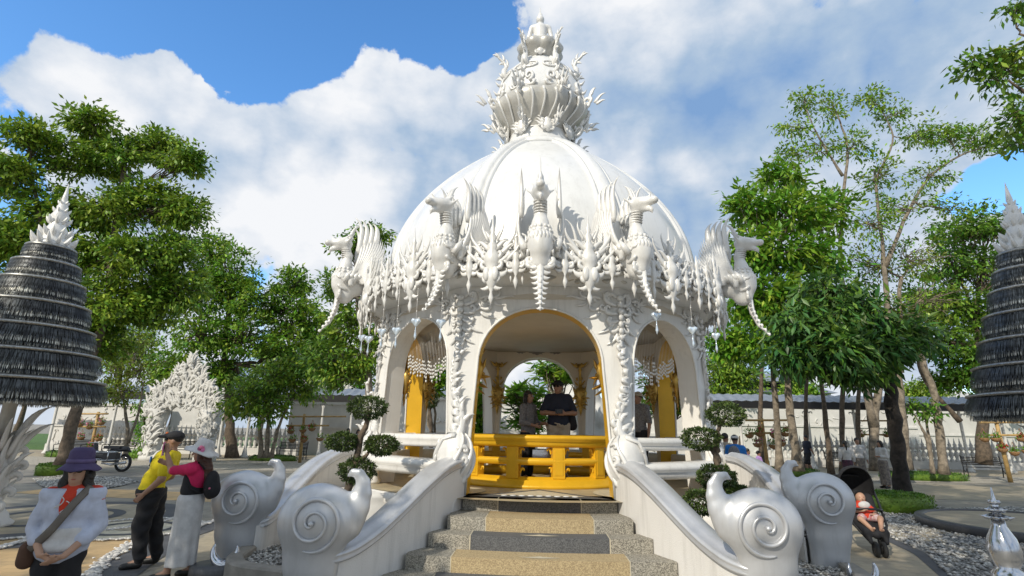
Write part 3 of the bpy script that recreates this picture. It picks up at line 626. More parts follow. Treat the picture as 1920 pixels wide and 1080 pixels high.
for z in np.linspace(.83, .98, 5): q.tube([(.085*math.sin(a), -.02-.085*math.cos(a)-(z-.83)*.15, z) for a in np.linspace(0, 2*PI, 11)], .012, 4)
collar_q = q; q = MB()
for i, (z, l) in enumerate(((1.16, .42), (1.12, .26), (1.05, .22), (.98, .2))):
    for sg in (-1, 1):
        t = MB(); flame(t, (.02, 0, z), 1.1, l, .035, 1.2, -2.2); V = t.verts(); q.add(np.stack([V[:, 1]+sg*.03, V[:, 0]-.05+.0*i, V[:, 2]], 1), t.f)
mane = q.mesh('mane', M['white_relief']); collar = collar_q.mesh('collar', M['white_relief'])
q = MB()
for sg in (-1, 1):
    for (a0, z, l, hh) in ((.9, .50, .36, -1.1), (1.3, .44, .38, -.9), (1.15, .28, .30, -.8), (1.7, .34, .36, -.5)):
        t = MB(); (scroll if z > .41 else flame)(t, (0, 0, 0), hh, l, .030, *((.9,) if z > .41 else (1.8, -1.0))); W = []
        for v in t.verts():
            zz = z+v[2]; an = a0+v[0]/.2; k_ = math.sqrt(max(.05, 1-((zz-.34)/.30)**2)); W.append((sg*(.175-v[1])*k_*math.sin(an), -.04-(.205-v[1])*k_*math.cos(an), zz))
        q.add(W, t.f)
for i in range(9):
    a = -1.2+2.4*i/8; t = MB(); flame(t, (0, 0, 0), -PI/2, .13, .035, .5, -.5); W = []
    for v in t.verts():
        zz = .52+v[2]; k_ = math.sqrt(max(.1, 1-((zz-.34)/.30)**2)); W.append(((.175-v[1])*k_*math.sin(a+v[0]/.2), -.04-(.205-v[1])*k_*math.cos(a+v[0]/.2), zz))
    q.add(W, t.f)
brel = q.mesh('breast_relief', M['white_relief'])
q = MB()
for i in range(17):        # swept-up wing of separate feathers
    f = i/16; l = 1.15-.6*abs(f-.2); a = 1.15+f*.95-.25; t = MB(); y0 = .05+.30*f; z0 = .30+.12*math.sin(f*3)
    n_ = 9; s = np.linspace(0, 1, n_); hd = (1.55-.95*f)+(-.55)*(1-s)+.55*s*s*1.0
    yy = y0+np.concatenate([[0], np.cumsum(np.cos(hd[:-1])*l/(n_-1))]); zz = z0+np.concatenate([[0], np.cumsum(np.sin(hd[:-1])*l/(n_-1))])
    xx = .20+.10*np.sin(s*PI)+.05*f
    q.tube(np.stack([xx, yy*.75, zz], 1), np.interp(s, [0, .3, .7, 1], [.028, .042, .030, .002]), 5, flat=.6, nrm=(1, 0, 0))
for i in range(4):         # flame tips
    t = MB(); flame(t, (.24+.09*i, 0, .85+.06*i), 1.75, .80-.10*i, .055, -1.7, 2.8, 12); V = t.verts(); q.add(np.stack([V[:, 1]+.26, V[:, 0]-.05, V[:, 2]], 1), t.f)
for i in range(5): q.tube([(.20, -.02+.07*i, .32+.05*(i % 2)), (.25, .03+.07*i, .44), (.25, .09+.07*i, .54)], [.05, .05, .01], 6)
t = MB(); scroll(t, (.12, 0, .25), 1.8, .5, .06, -.9); V = t.verts(); q.add(np.stack([V[:, 1]+.22, V[:, 0]-.02, V[:, 2]], 1), t.f)
wingR = q.mesh('wing', M['white_relief']); V = q.verts()*np.array([-1, 1, 1]); wingL = mkmesh('wing', V, [f[::-1] for f in q.f], M['white_relief'])
q = MB(); z = 0.05         # hanging leafy tail curving outwards and down
for i in range(9):
    f = i/8; zz = .10-.62*f; yy = -.10-.22*f*f*1.0
    for sg in (-1, 1):
        t = MB(); flame(t, (0, 0, 0), -.9, .19-.13*f, .04-.022*f, 1.5, .3, 7); V = t.verts(); V[:, 0] *= sg; q.add(V+np.array([0, yy, zz]), t.f)
    q.ball((0, yy-.02, zz-.02), (.035-.02*f, .03, .05-.02*f), 6, 4)
for sg in (-1, 1):
    for a, l in ((.1, .36), (.7, .3), (-.3, .3)):
        t = MB(); scroll(t, (0.05, -.08, .08), a, l, .035, .9); V = t.verts(); V[:, 0] *= sg; q.add(V, t.f)
q.tube([(0, -.10, .1), (0, -.12, -.15), (0, -.2, -.38), (0, -.33, -.54)], [.05, .045, .03, .004], 6)
tailm = q.mesh('leaf_tail', M['white_relief'])
def put_bird(th, r, z, sc, yaw=0.0, lab=None, tilt=0.0, crest=False):
    p = pol(r, th, z)-wloc(pav); b = empty('bird_statue', p, th+yaw); b.parent = pav; b.scale = (sc,)*3; b.rotation_euler = (tilt, 0, th+yaw)
    for n_, me in (('body', bmesh_), ('collar', collar), ('mane', mane), ('breast_relief', brel), ('wing', wingR), ('wing', wingL), ('leaf_tail', tailm)): link(n_, me, b)
    if crest:
        c = MB(); c.lathe([(.07, 0), (.09, .05), (.04, .10), (.06, .13), (.025, .19), (.035, .23), (.012, .3), (.003, .52)], 8, (0, -.03, 1.14)); c.build('crest', M['white_relief'], b, local=True)
for k in range(8):
    if k in (3, 4): continue
    put_bird(A8[k], 3.62 if k in (0, 7) else 3.86, 3.80 if k in (0, 7) else 3.88, 1.0 if k in (0, 7) else 1.02, {0: .30, 7: -.30}.get(k, 0), tilt=0)
put_bird(0, 3.62, 3.78, 1.08, crest=True); 
# hanging drop chains with crystal hearts
def chain(mb, th, r, z0, ln, heart):
    mb.tube([pol(r, th, z0), pol(r, th, z0-ln)], .004, 4)
    for q_ in range(3): mb.ball(pol(r, th, z0-ln*(q_+1)/4), .012, 6, 4)
M['crystal'] = mat('crystal', (.75, .85, .95), .08, .5)
for th, r, ln in [(-.42, 3.5, .75), (-.55, 3.52, .70), (-.66, 3.55, .80), (-.80, 3.5, .75), (-.95, 3.5, .8), (-1.1, 3.5, .7), (.5, 3.5, .6), (.72, 3.5, .72), (.95, 3.5, .7)]:
    c = MB(); chain(c, th, r, 3.9, ln, True); o = c.build('hanging_chain', M['white_relief'], pav)
    p = pol(r, th, 3.9-ln); h = MB(); 
    V, Q = sdf([('c', p+[-.035, 0, .03], p+[0, 0, -.05], .04, .012), ('c', p+[.035, 0, .03], p+[0, 0, -.05], .04, .012)], .012, .015)
    h.add(V, Q); h.lathe([(.004, -.26), (.022, -.2), (.008, -.12), (.006, -.06)], 6, p); h.build('crystal_heart', M['crystal'], o)
# hanging strings of small white drops inside the side arches
for k in (7, 1):
    m = MB(); rr = random.Random(k)
    for i in range(34):
        u = -.75+1.5*i/33; x = facept(k, u, 2.55, 3.1); l = .45+.35*math.sin(PI*i/33)+rr.uniform(-.1, .1)
        z1 = 3.35-.25*abs(u); m.tube([x+[0, 0, z1-3.1], x+[0, 0, z1-3.1-l]], .0035, 3)
        for j in range(4): m.ball(x+[0, 0, z1-3.1-l+j*.06], (.016, .016, .024), 5, 4)
    m.build('bead_curtain', M['white_relief'], pav)
# relief on the columns ---------------------------------------------------
def corner_map(V, k, lift=0.0):     # x = run round the corner, y = -height above the wall, z = height
    out_ = np.empty_like(V); 
    for sgn in (-1, 1):
        mk = (V[:, 0]*sgn >= 0); u = V[mk, 0]; face = k if sgn < 0 else k+1; th = face*PI/4
        uu = u+(HS if sgn < 0 else -HS); rr_ = AP-V[mk, 1]+lift
        out_[mk, 0] = PX+rr_*math.sin(th)+uu*math.cos(th); out_[mk, 1] = PY-rr_*math.cos(th)+uu*math.sin(th); out_[mk, 2] = V[mk, 2]
    return out_
def relief_top():
    q = MB(); rr = random.Random(3)
    for (x, z, a, l, t_, r) in ((.05, 3.50, .3, .62, 1.0, .034), (.04, 3.38, -.1, .50, 1.0, .032), (.28, 3.60, .5, .45, -1.0, .028), (.30, 3.46, -.4, .38, .9, .026), (.03, 3.28, -.5, .40, 1.0, .03), (.05, 3.62, .9, .35, -1.0, .028), (.03, 3.16, -.8, .32, .9, .028), (.45, 3.62, .1, .40, .9, .022), (.12, 3.32, -.9, .3, -.9, .024), (.2, 3.42, .2, .3, .9, .022)):
        both(scroll, q, (x, -.03, z), a, l, r, t_, 13)
    for (x, z, a, l, r, c1, c2) in ((.5, 3.60, .1, .40, .024, 1.6, -3), (.15, 3.55, 1.2, .25, .03, 1, -3), (.35, 3.56, 1.0, .22, .028, 1, -3), (.3, 3.40, -.9, .3, .026, 2.2, -1.6), (.12, 3.22, -1.1, .3, .028, 2, -1.2), (.05, 3.08, -1.3, .28, .028, 1.5, -.4), (.5, 3.55, -.8, .2, .022, 2, -1)):
        both(flame, q, (x, -.02, z), a, l, r, c1, c2, 9)
    for i in range(7): q.ball((0, -.03, 3.62-.10*i), (.05-.004*i, .04, .05), 8, 6)
    return q
def vine(seed):
    q = MB(); rr = random.Random(seed); sg = 1 if seed % 2 else -1
    zs = np.linspace(1.5, 3.0, 26); cx = [.10*sg*math.sin((z-1.5)*5.2)*(1-(z-1.5)/2.2) for z in zs]
    q.tube([(x, -.03, z) for x, z in zip(cx, zs)], np.interp(zs, [1.5, 1.9, 3.0], [.09, .05, .03]), 6)
    for i, (x, z) in enumerate(zip(cx, zs)):
        s2 = 1 if i % 2 else -1; t = MB(); sc = float(np.interp(z, [1.5, 2.0, 3], [1.25, .95, .7]))
        if i % 2: flame(t, (0, -.05, 0), rr.uniform(.5, 1.5), .22*sc, .036*sc, 1.6, -3.0)
        else: scroll(t, (0, -.06, 0), rr.uniform(.3, 1.0), .30*sc, .034*sc, 1.1)
        V = t.verts(); V[:, 0] *= s2; q.add(V+np.array([x, 0, z]), t.f)
    # bulbous scrolling foot
    q.ball((0, -.05, 1.30), (.26, .20, .36), 20, 14)
    for a0 in np.linspace(-1.2, 1.2, 4):
        P = []
        for s in np.linspace(0, 1, 14):
            a = a0+1.3*s*sg; zz = 1.02+.62*s; r = .272*math.sqrt(max(0.02, 1-((zz-1.30)/.38)**2)); P.append((r*math.sin(a), -.05-.78*r*math.cos(a), zz))
        q.tube(P, np.interp(np.linspace(0, 1, 14), [0, .5, 1], [.02, .035, .015]), 5)
    for (a, z, tn, l) in ((-.6, 1.22, 1.2, .42), (.5, 1.42, -1.2, .38), (.15, 1.15, 1.1, .36), (-.9, 1.5, -1.0, .3), (.8, 1.2, 1.0, .3)):
        t = MB(); scroll(t, (-.06, 0, 0), 0.6, l, .03, tn); V = t.verts()
        W = []
        for v in V:
            zz = z+v[2]; an = a+v[0]/.22; r = .275*math.sqrt(max(.03, 1-((zz-1.30)/.39)**2)); r += -v[1]; W.append((r*math.sin(an), -.05-.78*r*math.cos(an), zz))
        q.add(W, t.f)
    for sx in (-1, 1):
        for (a, l) in ((-.1, .26), (.5, .2)):
            t = MB(); flame(t, (.03, -.1, .98), a, l, .05, 1.6, .6, 8); V = t.verts(); V[:, 0] *= sx; q.add(V, t.f)
    return q
for k in (-2, -1, 0, 1):
    q = relief_top(); q.mapv(lambda V: corner_map(V, k)); q.build('capital_relief', M['white_relief'], pav)
    q = vine(3 if k in (-1, -2) else 4); q.mapv(lambda V: corner_map(V, k, .0)); q.build('vine_relief', M['white_relief'], pav)
# gilt pendants on the inner corners
q = MB(); q.lathe([(.003, 2.05), (.03, 2.15), (.05, 2.22), (.04, 2.27), (.09, 2.33), (.13, 2.46), (.17, 2.6), (.13, 2.7), (.05, 2.74), (.04, 2.8), (.03, 3.1), (.05, 3.16), (.03, 3.2), (.12, 3.27), (.06, 3.3)], 10, (0, 0, 0), sy=.55)
for (x, z, a, l, r) in ((.10, 2.6, .9, .2, .03), (.05, 2.5, -.4, .24, .03), (.05, 2.38, -.7, .2, .028), (.04, 2.3, -.9, .18, .02), (.03, 3.22, .3, .26, .03), (.03, 2.78, .5, .2, .02), (.12, 2.55, -1.5, .25, .02)): both(flame, q, (x, -.06, z), a, l, r, 1.5, -1.5)
for (x, z, a, l, t_) in ((.05, 2.6, .3, .22, .9), (.05, 2.48, 0, .22, .9), (.02, 3.24, .2, .2, .9), (.03, 2.9, .5, .15, .9)): both(scroll, q, (x, -.08, z), a, l, .02, t_)
pm = q.mesh('gilt_pendant', M['gold_metal'])
for k in range(8): 
    p = pol(RI-.10, A8[k], 0)-wloc(pav); link('gilt_pendant', pm, pav, p, A8[k]+PI)
# curved white rails between the columns
def ringrail(r, z, a0, a1, prof, n=16):
    G = []
    for i in range(n+1):
        th = a0+(a1-a0)*i/n; G.append([pol(r+dr, th, z+dz) for dr, dz in prof])
    q = MB(); q.grid(G, True); k = len(prof); q.f.append(tuple(range(k))); q.f.append(tuple(n*k+j for j in range(k))[::-1]); q.mi += [0, 0]; return q
prT = [(-.12, -.10), (-.14, -.03), (-.13, .05), (-.10, .08), (.09, .08), (.13, .05), (.14, 0), (.10, -.03), (.12, -.06), (.09, -.10)]
prB = [(-.2, -.1), (-.2, .05), (-.18, .08), (.14, .08), (.2, .04), (.21, -.01), (.16, -.04), (.18, -.08), (.12, -.14), (-.1, -.14)]
for k in (1, 2, 3, 4, 5, 6, 7):
    c = k*PI/4; a = .36
    ringrail(2.92, 1.53, c-a, c+a, prT).build('rail', M['white'], pav); ringrail(3.12, 1.19, c-a*1.05, c+a*1.05, prB).build('bench_ledge', M['white'], pav)
    for j in (-.3, .3): q = MB(); q.lathe([(.10, .8), (.12, .84), (.07, .92), (.09, 1.05), (.12, 1.09)], 12, pol(3.1, c+j, 0)); q.build('ledge_support', M['white'], pav)
# steps ---------------------------------------------------------------------
st = empty('staircase', (PX, 7.4, 0), 0, 'wide grey stairs with gold and black inlaid treads, leading up to the pavilion', 'stairs')
EY = [7.46, 6.92, 6.63, 6.25, 5.88, 5.5]; EZ = [.80, .645, .49, .335, .18, .025]; HWW = [1.03, 1.14, 1.31, 1.48, 1.66, 1.86]; IN = [.55, .66, .81, .97, 1.12, 1.3]
def bow(x, hw): return .10*(1-(x/hw)**2)-.05
for i in range(6):
    y0, z1, hw, iw = EY[i], EZ[i], HWW[i], IN[i]; zb = max(0, EZ[i+1] if i < 5 else 0); yb = EY[i-1]+.06 if i else 8.0
    def seg(x0, x1, z1=z1, yo=0.0, n=8, xb0=None, xb1=None):
        xs = np.linspace(x0, x1, n+1); fr = [(PX+x, y0-bow(x, hw)-yo) for x in xs]; bx = np.linspace(x0 if xb0 is None else xb0, x1 if xb1 is None else xb1, n+1)
        bk = [(PX+x, yb) for x in bx][::-1]; return fr+bk
    root = st
    q = MB(); q.poly(seg(-hw, -iw), 0, z1); o1 = q.build('step', M['terr_grey'], st, smooth=False)
    q = MB(); q.poly(seg(iw, hw), 0, z1); q.build('step', M['terr_grey'], st, smooth=False)
    q = MB(); q.poly(seg(-iw+.006, iw-.006, z1, .0), 0, z1); q.build('inlaid_tread', M['terr_dark'] if i % 2 == 0 else M['terr_gold'], st, smooth=False)
    q = MB()
    for sg in (-1, 1): q.box((PX+sg*iw, y0-bow(iw, hw)-.0+.15, (z1)/2+.0015), (.010, .304, z1), 0)
    q.build('joint_strip', M['cream'], st, smooth=False)
    if i in (0, 2, 3, 4):     # pale crescent with a point, set flat in the tread
        q = MB(); xs = np.linspace(-.24, .24, 15); yc = y0-bow(0, hw)+.09
        up = [(PX+x, yc+.035+.05*abs(x/.24)**2*0+.05*(1-abs(x)/.24)**3) for x in xs]; lo_ = [(PX+x, yc-.05*(1-(x/.24)**2)+.035) for x in xs]
        q.strip([(x, y, z1+.004) for x, y in lo_], [(x, y, z1+.004) for x, y in up]); q.build('crescent_inlay', M['cream'], st, smooth=False)
# golden ring rail inside ---------------------------------------------------------
gr = empty('golden_ring_rail', (PX, PY, .8), 0, 'round golden yellow balustrade standing in the middle of the pavilion floor', 'balustrade')
def gring(r, z, prof, name, n=72):
    G = [[pol(r+dr, 2*PI*i/n, z+dz) for dr, dz in prof] for i in range(n+1)]; q = MB(); q.grid(G, True); return q.build(name, M['gold'], gr)
R0 = 1.62
gring(R0, .80, [(-.18, .0), (-.18, .16), (.05, .17), (.08, .13), (.14, .12), (.15, .06), (.18, .05), (.18, .0)], 'base_ring')
gring(R0, 1.20, [(-.07, -.05), (-.07, .06), (.06, .06), (.09, .02), (.06, -.05)], 'middle_rail')
gring(R0, 1.50, [(-.2, 0.02), (-.22, .12), (.16, .12), (.2, .09), (.19, .05), (.13, .02), (.14, -.02), (.09, -.07), (-.08, -.07)], 'top_rail')
for k in range(14):
    th = 2*PI*(k+.42)/14; q = MB(); q.box((0, 0, 0), (.20, .15, .50), 0); q.box((0, -.079, .0), (.13, .012, .4), 0)
    for sg in (-1, 1): scroll(q, (sg*.12, -.02, .12), PI/2 if sg > 0 else PI/2, .22, .018, -.8*sg, 10, 4); scroll(q, (sg*.12, -.02, -.16), 1.2, .18, .018, -.8*sg, 10, 4)
    p = pol(R0, th, 1.20)-wloc(gr); link('post', q.mesh('post', M['gold'], False), gr, p, th)
q = MB(); q.box((.12, 9.6, 1.30), (.42, .3, .14), .05); o = q.build('donation_box', M['silver'], None, smooth=False); tag(o, 'small silver box seen behind the bars of the golden balustrade', 'box')

# ================================================================ ground
M['plaza'] = mat('plaza_stone', (.37, .33, .26), .75, 0, 0, 1.5, .15, 60, col2=(.26, .24, .20), detail=8)
def addbrick(m, sc, c3=.55):     # joints between paving slabs
    t = m.node_tree; b = t.nodes['Principled BSDF']; src = b.inputs['Base Color'].links[0].from_socket
    br = t.nodes.new('ShaderNodeTexBrick'); br.inputs['Scale'].default_value = sc; br.inputs['Mortar Size'].default_value = .012; br.inputs['Color1'].default_value = (1, 1, 1, 1); br.inputs['Color2'].default_value = (.82, .82, .82, 1); br.inputs['Mortar'].default_value = (c3, c3, c3, 1)
    tc_ = t.nodes.new('ShaderNodeTexCoord'); t.links.new(tc_.outputs['Object'], br.inputs['Vector']); mu = t.nodes.new('ShaderNodeMix'); mu.data_type = 'RGBA'; mu.blend_type = 'MULTIPLY'; mu.inputs[0].default_value = 1
    t.links.new(src, mu.inputs[6]); t.links.new(br.outputs[0], mu.inputs[7]); t.links.new(mu.outputs[2], b.inputs['Base Color'])
addbrick(M['plaza'], 1.2)
M['tan'] = mat('tan_paving', (.60, .41, .20), .75, 0, 0, 2, .15, 70, col2=(.48, .34, .18), detail=8); addbrick(M['tan'], 1.6, .75)
M['buff'] = mat('buff_paving', (.46, .39, .27), .75, 0, 0, 2, .15, 70, col2=(.36, .31, .23), detail=8); addbrick(M['buff'], 1.6, .75)
M['dkpave'] = mat('dark_paving', (.10, .10, .105), .7, 0, 0, 2, .15, 70, col2=(.06, .062, .07), detail=8)
M['asphalt'] = mat('path_stone', (.27, .245, .21), .85, 0, 0, 1, .2, 50, col2=(.18, .17, .15), detail=8)
M['pebble'] = mat('white_pebble', (.62, .60, .56), .6, 0, .3, 20, island=.35)
M['gravel'] = mat('grey_gravel', (.50, .49, .46), .8, 0, .5, 14, island=.45)
M['gravelbase'] = mat('gravel_bed', (.34, .33, .31), .9, 0, 0, 4, .9, 120, col2=(.15, .15, .14), vor=45, lo=.1, hi=.9)
M['granite'] = mat('dark_granite', (.10, .10, .105), .45, 0, .3, 40, .1, 40)
M['kerb'] = mat('kerb_concrete', (.30, .28, .245), .8, 0, .3, 5, .2, 60)
def sheet(name, pts, z, m, kind='structure', parent=None):
    q = MB(); q.add([(p[0], p[1], z) for p in pts], [tuple(range(len(pts)))]); o = q.build(name, m, parent, smooth=False)
    if kind: o['kind'] = kind
    if o.data.polygons[0].normal.z < 0: o.data.flip_normals()
    return o
G = []
for y in np.linspace(-60, 1500, 14): G.append([(x, y, 0) for x in np.linspace(-1200, 1200, 14)])
q = MB(); q.grid(G); o = q.build('ground', M['plaza']); o['kind'] = 'structure'
def circ(c, r, n=48, a0=0, a1=2*PI, ry=None): return [(c[0]+r*math.cos(a), c[1]+(ry or r)*math.sin(a)) for a in np.linspace(a0, a1, n+1)[:-1 if abs(a1-a0-2*PI) < 1e-6 else None]]
def ringsheet(name, c, r0, r1, z, m, n=64, a0=0, a1=2*PI):
    q = MB(); aa = np.linspace(a0, a1, n+1); q.strip([(c[0]+r1*math.cos(a), c[1]+r1*math.sin(a), z) for a in aa][::-1], [(c[0]+r0*math.cos(a), c[1]+r0*math.sin(a), z) for a in aa][::-1]); o = q.build(name, m, smooth=False); o['kind'] = 'structure'
    if o.data.polygons[0].normal.z < 0: o.data.flip_normals()
    return o
def curve(pts, n=40):
    P = np.array(pts, float)[:, :2]; s = np.linspace(0, len(P)-1, n); Q = np.stack([np.interp(s, np.arange(len(P)), P[:, i]) for i in range(2)], 1)
    for _ in range(4): Q[1:-1] = (Q[:-2]+2*Q[1:-1]+Q[2:])/4
    return Q
def band(name, pts, w_, z, m):
    Q = curve(pts); T = np.gradient(Q, axis=0); T /= np.linalg.norm(T, axis=1)[:, None]; Nv = np.stack([-T[:, 1], T[:, 0]], 1)*w_/2
    q = MB(); q.strip([(a, b, z) for a, b in Q+Nv], [(a, b, z) for a, b in Q-Nv]); o = q.build(name, m, smooth=False); o['kind'] = 'structure'
    if o.data.polygons[0].normal.z < 0: o.data.flip_normals()
    return o
# sunlit court paving on the left
sheet('paving_tan', [gz(-260, 1075), gz(-200, 1000), gz(60, 1003), gz(170, 990), gz(300, 985), gz(330, 1002), gz(250, 1040), gz(190, 1079), gz(-260, 1200)], .004, M['tan'])
band('paving_dark', [gz(-300, 1062), gz(-40, 1030), gz(110, 1018), gz(180, 1000)], .35, .008, M['dkpave'])
band('paving_dark', [gz(180, 1100), gz(240, 1060), gz(320, 1010), gz(430, 975)], .55, .008, M['dkpave'])
band('paving_buff', [gz(330, 1110), gz(360, 1070), gz(400, 1030), gz(470, 980)], .8, .008, M['buff'])
c1 = gz(100, 970)
ringsheet('paving_dark', c1, 1.75, 2.15, .012, M['dkpave']); sheet('paving_buff', circ(c1, 1.75), .012, M['buff']); ringsheet('paving_dark', c1, .9, 1.1, .016, M['dkpave'])
c2 = gz(250, 992)
sheet('paving_buff', circ(c2, .9), .016, M['cream']); ringsheet('paving_dark', c2, .55, .68, .020, M['dkpave']); sheet('paving_dark', circ(c2, .25), .020, M['buff'])
# path between the court and the garden (left and right), and the sunlit strip
sheet('path', [(-60, 15.6), (-9, 15.2), (-4.5, 14.2), (-4.2, 17.5), (-9, 19.5), (-60, 20.4)], .004, M['asphalt'])
sheet('paving_tan', [(-13, 13.2), (-6, 12.3), (-3.6, 12.6), (-3.6, 13.4), (-7, 13.9), (-13, 14.6)], .004, M['tan'])
sheet('path', [(5, 15.6), (11, 16.6), (40, 17.8), (40, 22.8), (12, 21.8), (5, 20.5)], .004, M['buff'])
band('paving_dark', [gz(1560, 960), gz(1640, 1000), gz(1730, 1040), gz(1790, 1090)], .22, .008, M['dkpave'])
sheet('paving_buff', [gz(1560, 965), gz(1640, 1004), gz(1725, 1043), gz(1780, 1090), gz(1600, 1150), gz(1500, 1080)], .004, M['buff'])
# gravel beds
gb1 = [gz(1600, 955), gz(1690, 940), gz(1780, 955), gz(1930, 952), gz(2100, 985), gz(2100, 1200), gz(1800, 1100), gz(1735, 1038), gz(1650, 1000)]
sheet('gravel_bed', gb1, .012, M['gravelbase'])
tag(gravel('gravel', [gb1], 9000, .035, M['gravel'], .012, 3), kind='stuff')
gb2 = [gz(165, 925), gz(80, 915), gz(60, 900), gz(130, 892), gz(235, 897), gz(260, 905)]
sheet('gravel_bed', gb2, .012, M['gravelbase']); tag(gravel('gravel', [gb2], 2600, .04, M['gravel'], .012, 5), kind='stuff')
c3 = gz(1745, 1003)
sheet('paving_white', circ(c3, .92), .020, M['cream']); sheet('paving_grey', circ(c3, .86), .024, M['buff']);
aa = [(c3[0]+.86*math.cos(a), c3[1]+.86*math.sin(a)) for a in np.linspace(-PI/2-.3, PI/2-.3, 24)]+[(c3[0]+.43*math.cos(PI/2-.3)+.43*math.cos(a), c3[1]+.43*math.sin(PI/2-.3)+.43*math.sin(a)) for a in np.linspace(PI/2-.3, -PI/2-.3, 14)[1:-1]]
sheet('paving_dark', aa, .028, M['dkpave']); sheet('paving_white', circ((c3[0]+.35, c3[1]-.12), .17), .032, M['buff']); sheet('paving_dark', circ((c3[0]-.45, c3[1]+.1), .17), .032, M['dkpave'])
# raised round kerb bed at the right
c4 = gz(1960, 1000); kb = empty('raised_kerb_bed', (c4[0], c4[1], 0), 0, 'low round platform with a dark granite kerb in the gravel at the right', 'platform')
q = MB(); q.lathe([(1.95, 0), (1.95, .16), (1.93, .18), (1.78, .18), (1.78, .15)], 64, (c4[0], c4[1], 0)); q.build('kerb', M['granite'], kb)
q = MB(); q.add([(x, y, .155) for x, y in circ(c4, 1.79)], [tuple(range(48))]); q.build('paving', M['buff'], kb, smooth=False)
# lines of white pebbles set in the paving
def pebbles(lines, seed, s=.028):
    r = np.random.default_rng(seed); P = []
    for pts, wd, n in lines:
        Q = curve(pts, n); P.append(np.concatenate([Q+r.normal(size=Q.shape)*wd*.3 for _ in range(4)]))
    P = np.vstack(P); q = MB()
    B = MB().ball((0, 0, 0), (1, 1, .5), 6, 4)
    for p in P: k = s*r.uniform(.7, 1.3); q.add(B.verts()*k+np.array([p[0], p[1], .022]), B.f)
    return q
crl = [(c2[0]+1.0*math.cos(a), c2[1]+1.0*math.sin(a)) for a in np.linspace(0, 2*PI, 60)]
crl2 = [(c1[0]+2.25*math.cos(a), c1[1]+2.25*math.sin(a)) for a in np.linspace(-1.2, .9, 60)]
q = pebbles([(crl, .08, 130), (crl2, .10, 140), ([gz(-260, 1078), gz(-40, 1040), gz(60, 1012)], .08, 110), ([gz(150, 1100), gz(200, 1050), gz(262, 1012)], .14, 110), ([gz(380, 985), gz(430, 970)], .1, 40)], 2)
tag(q.build('pebble_border', M['pebble']), kind='stuff')
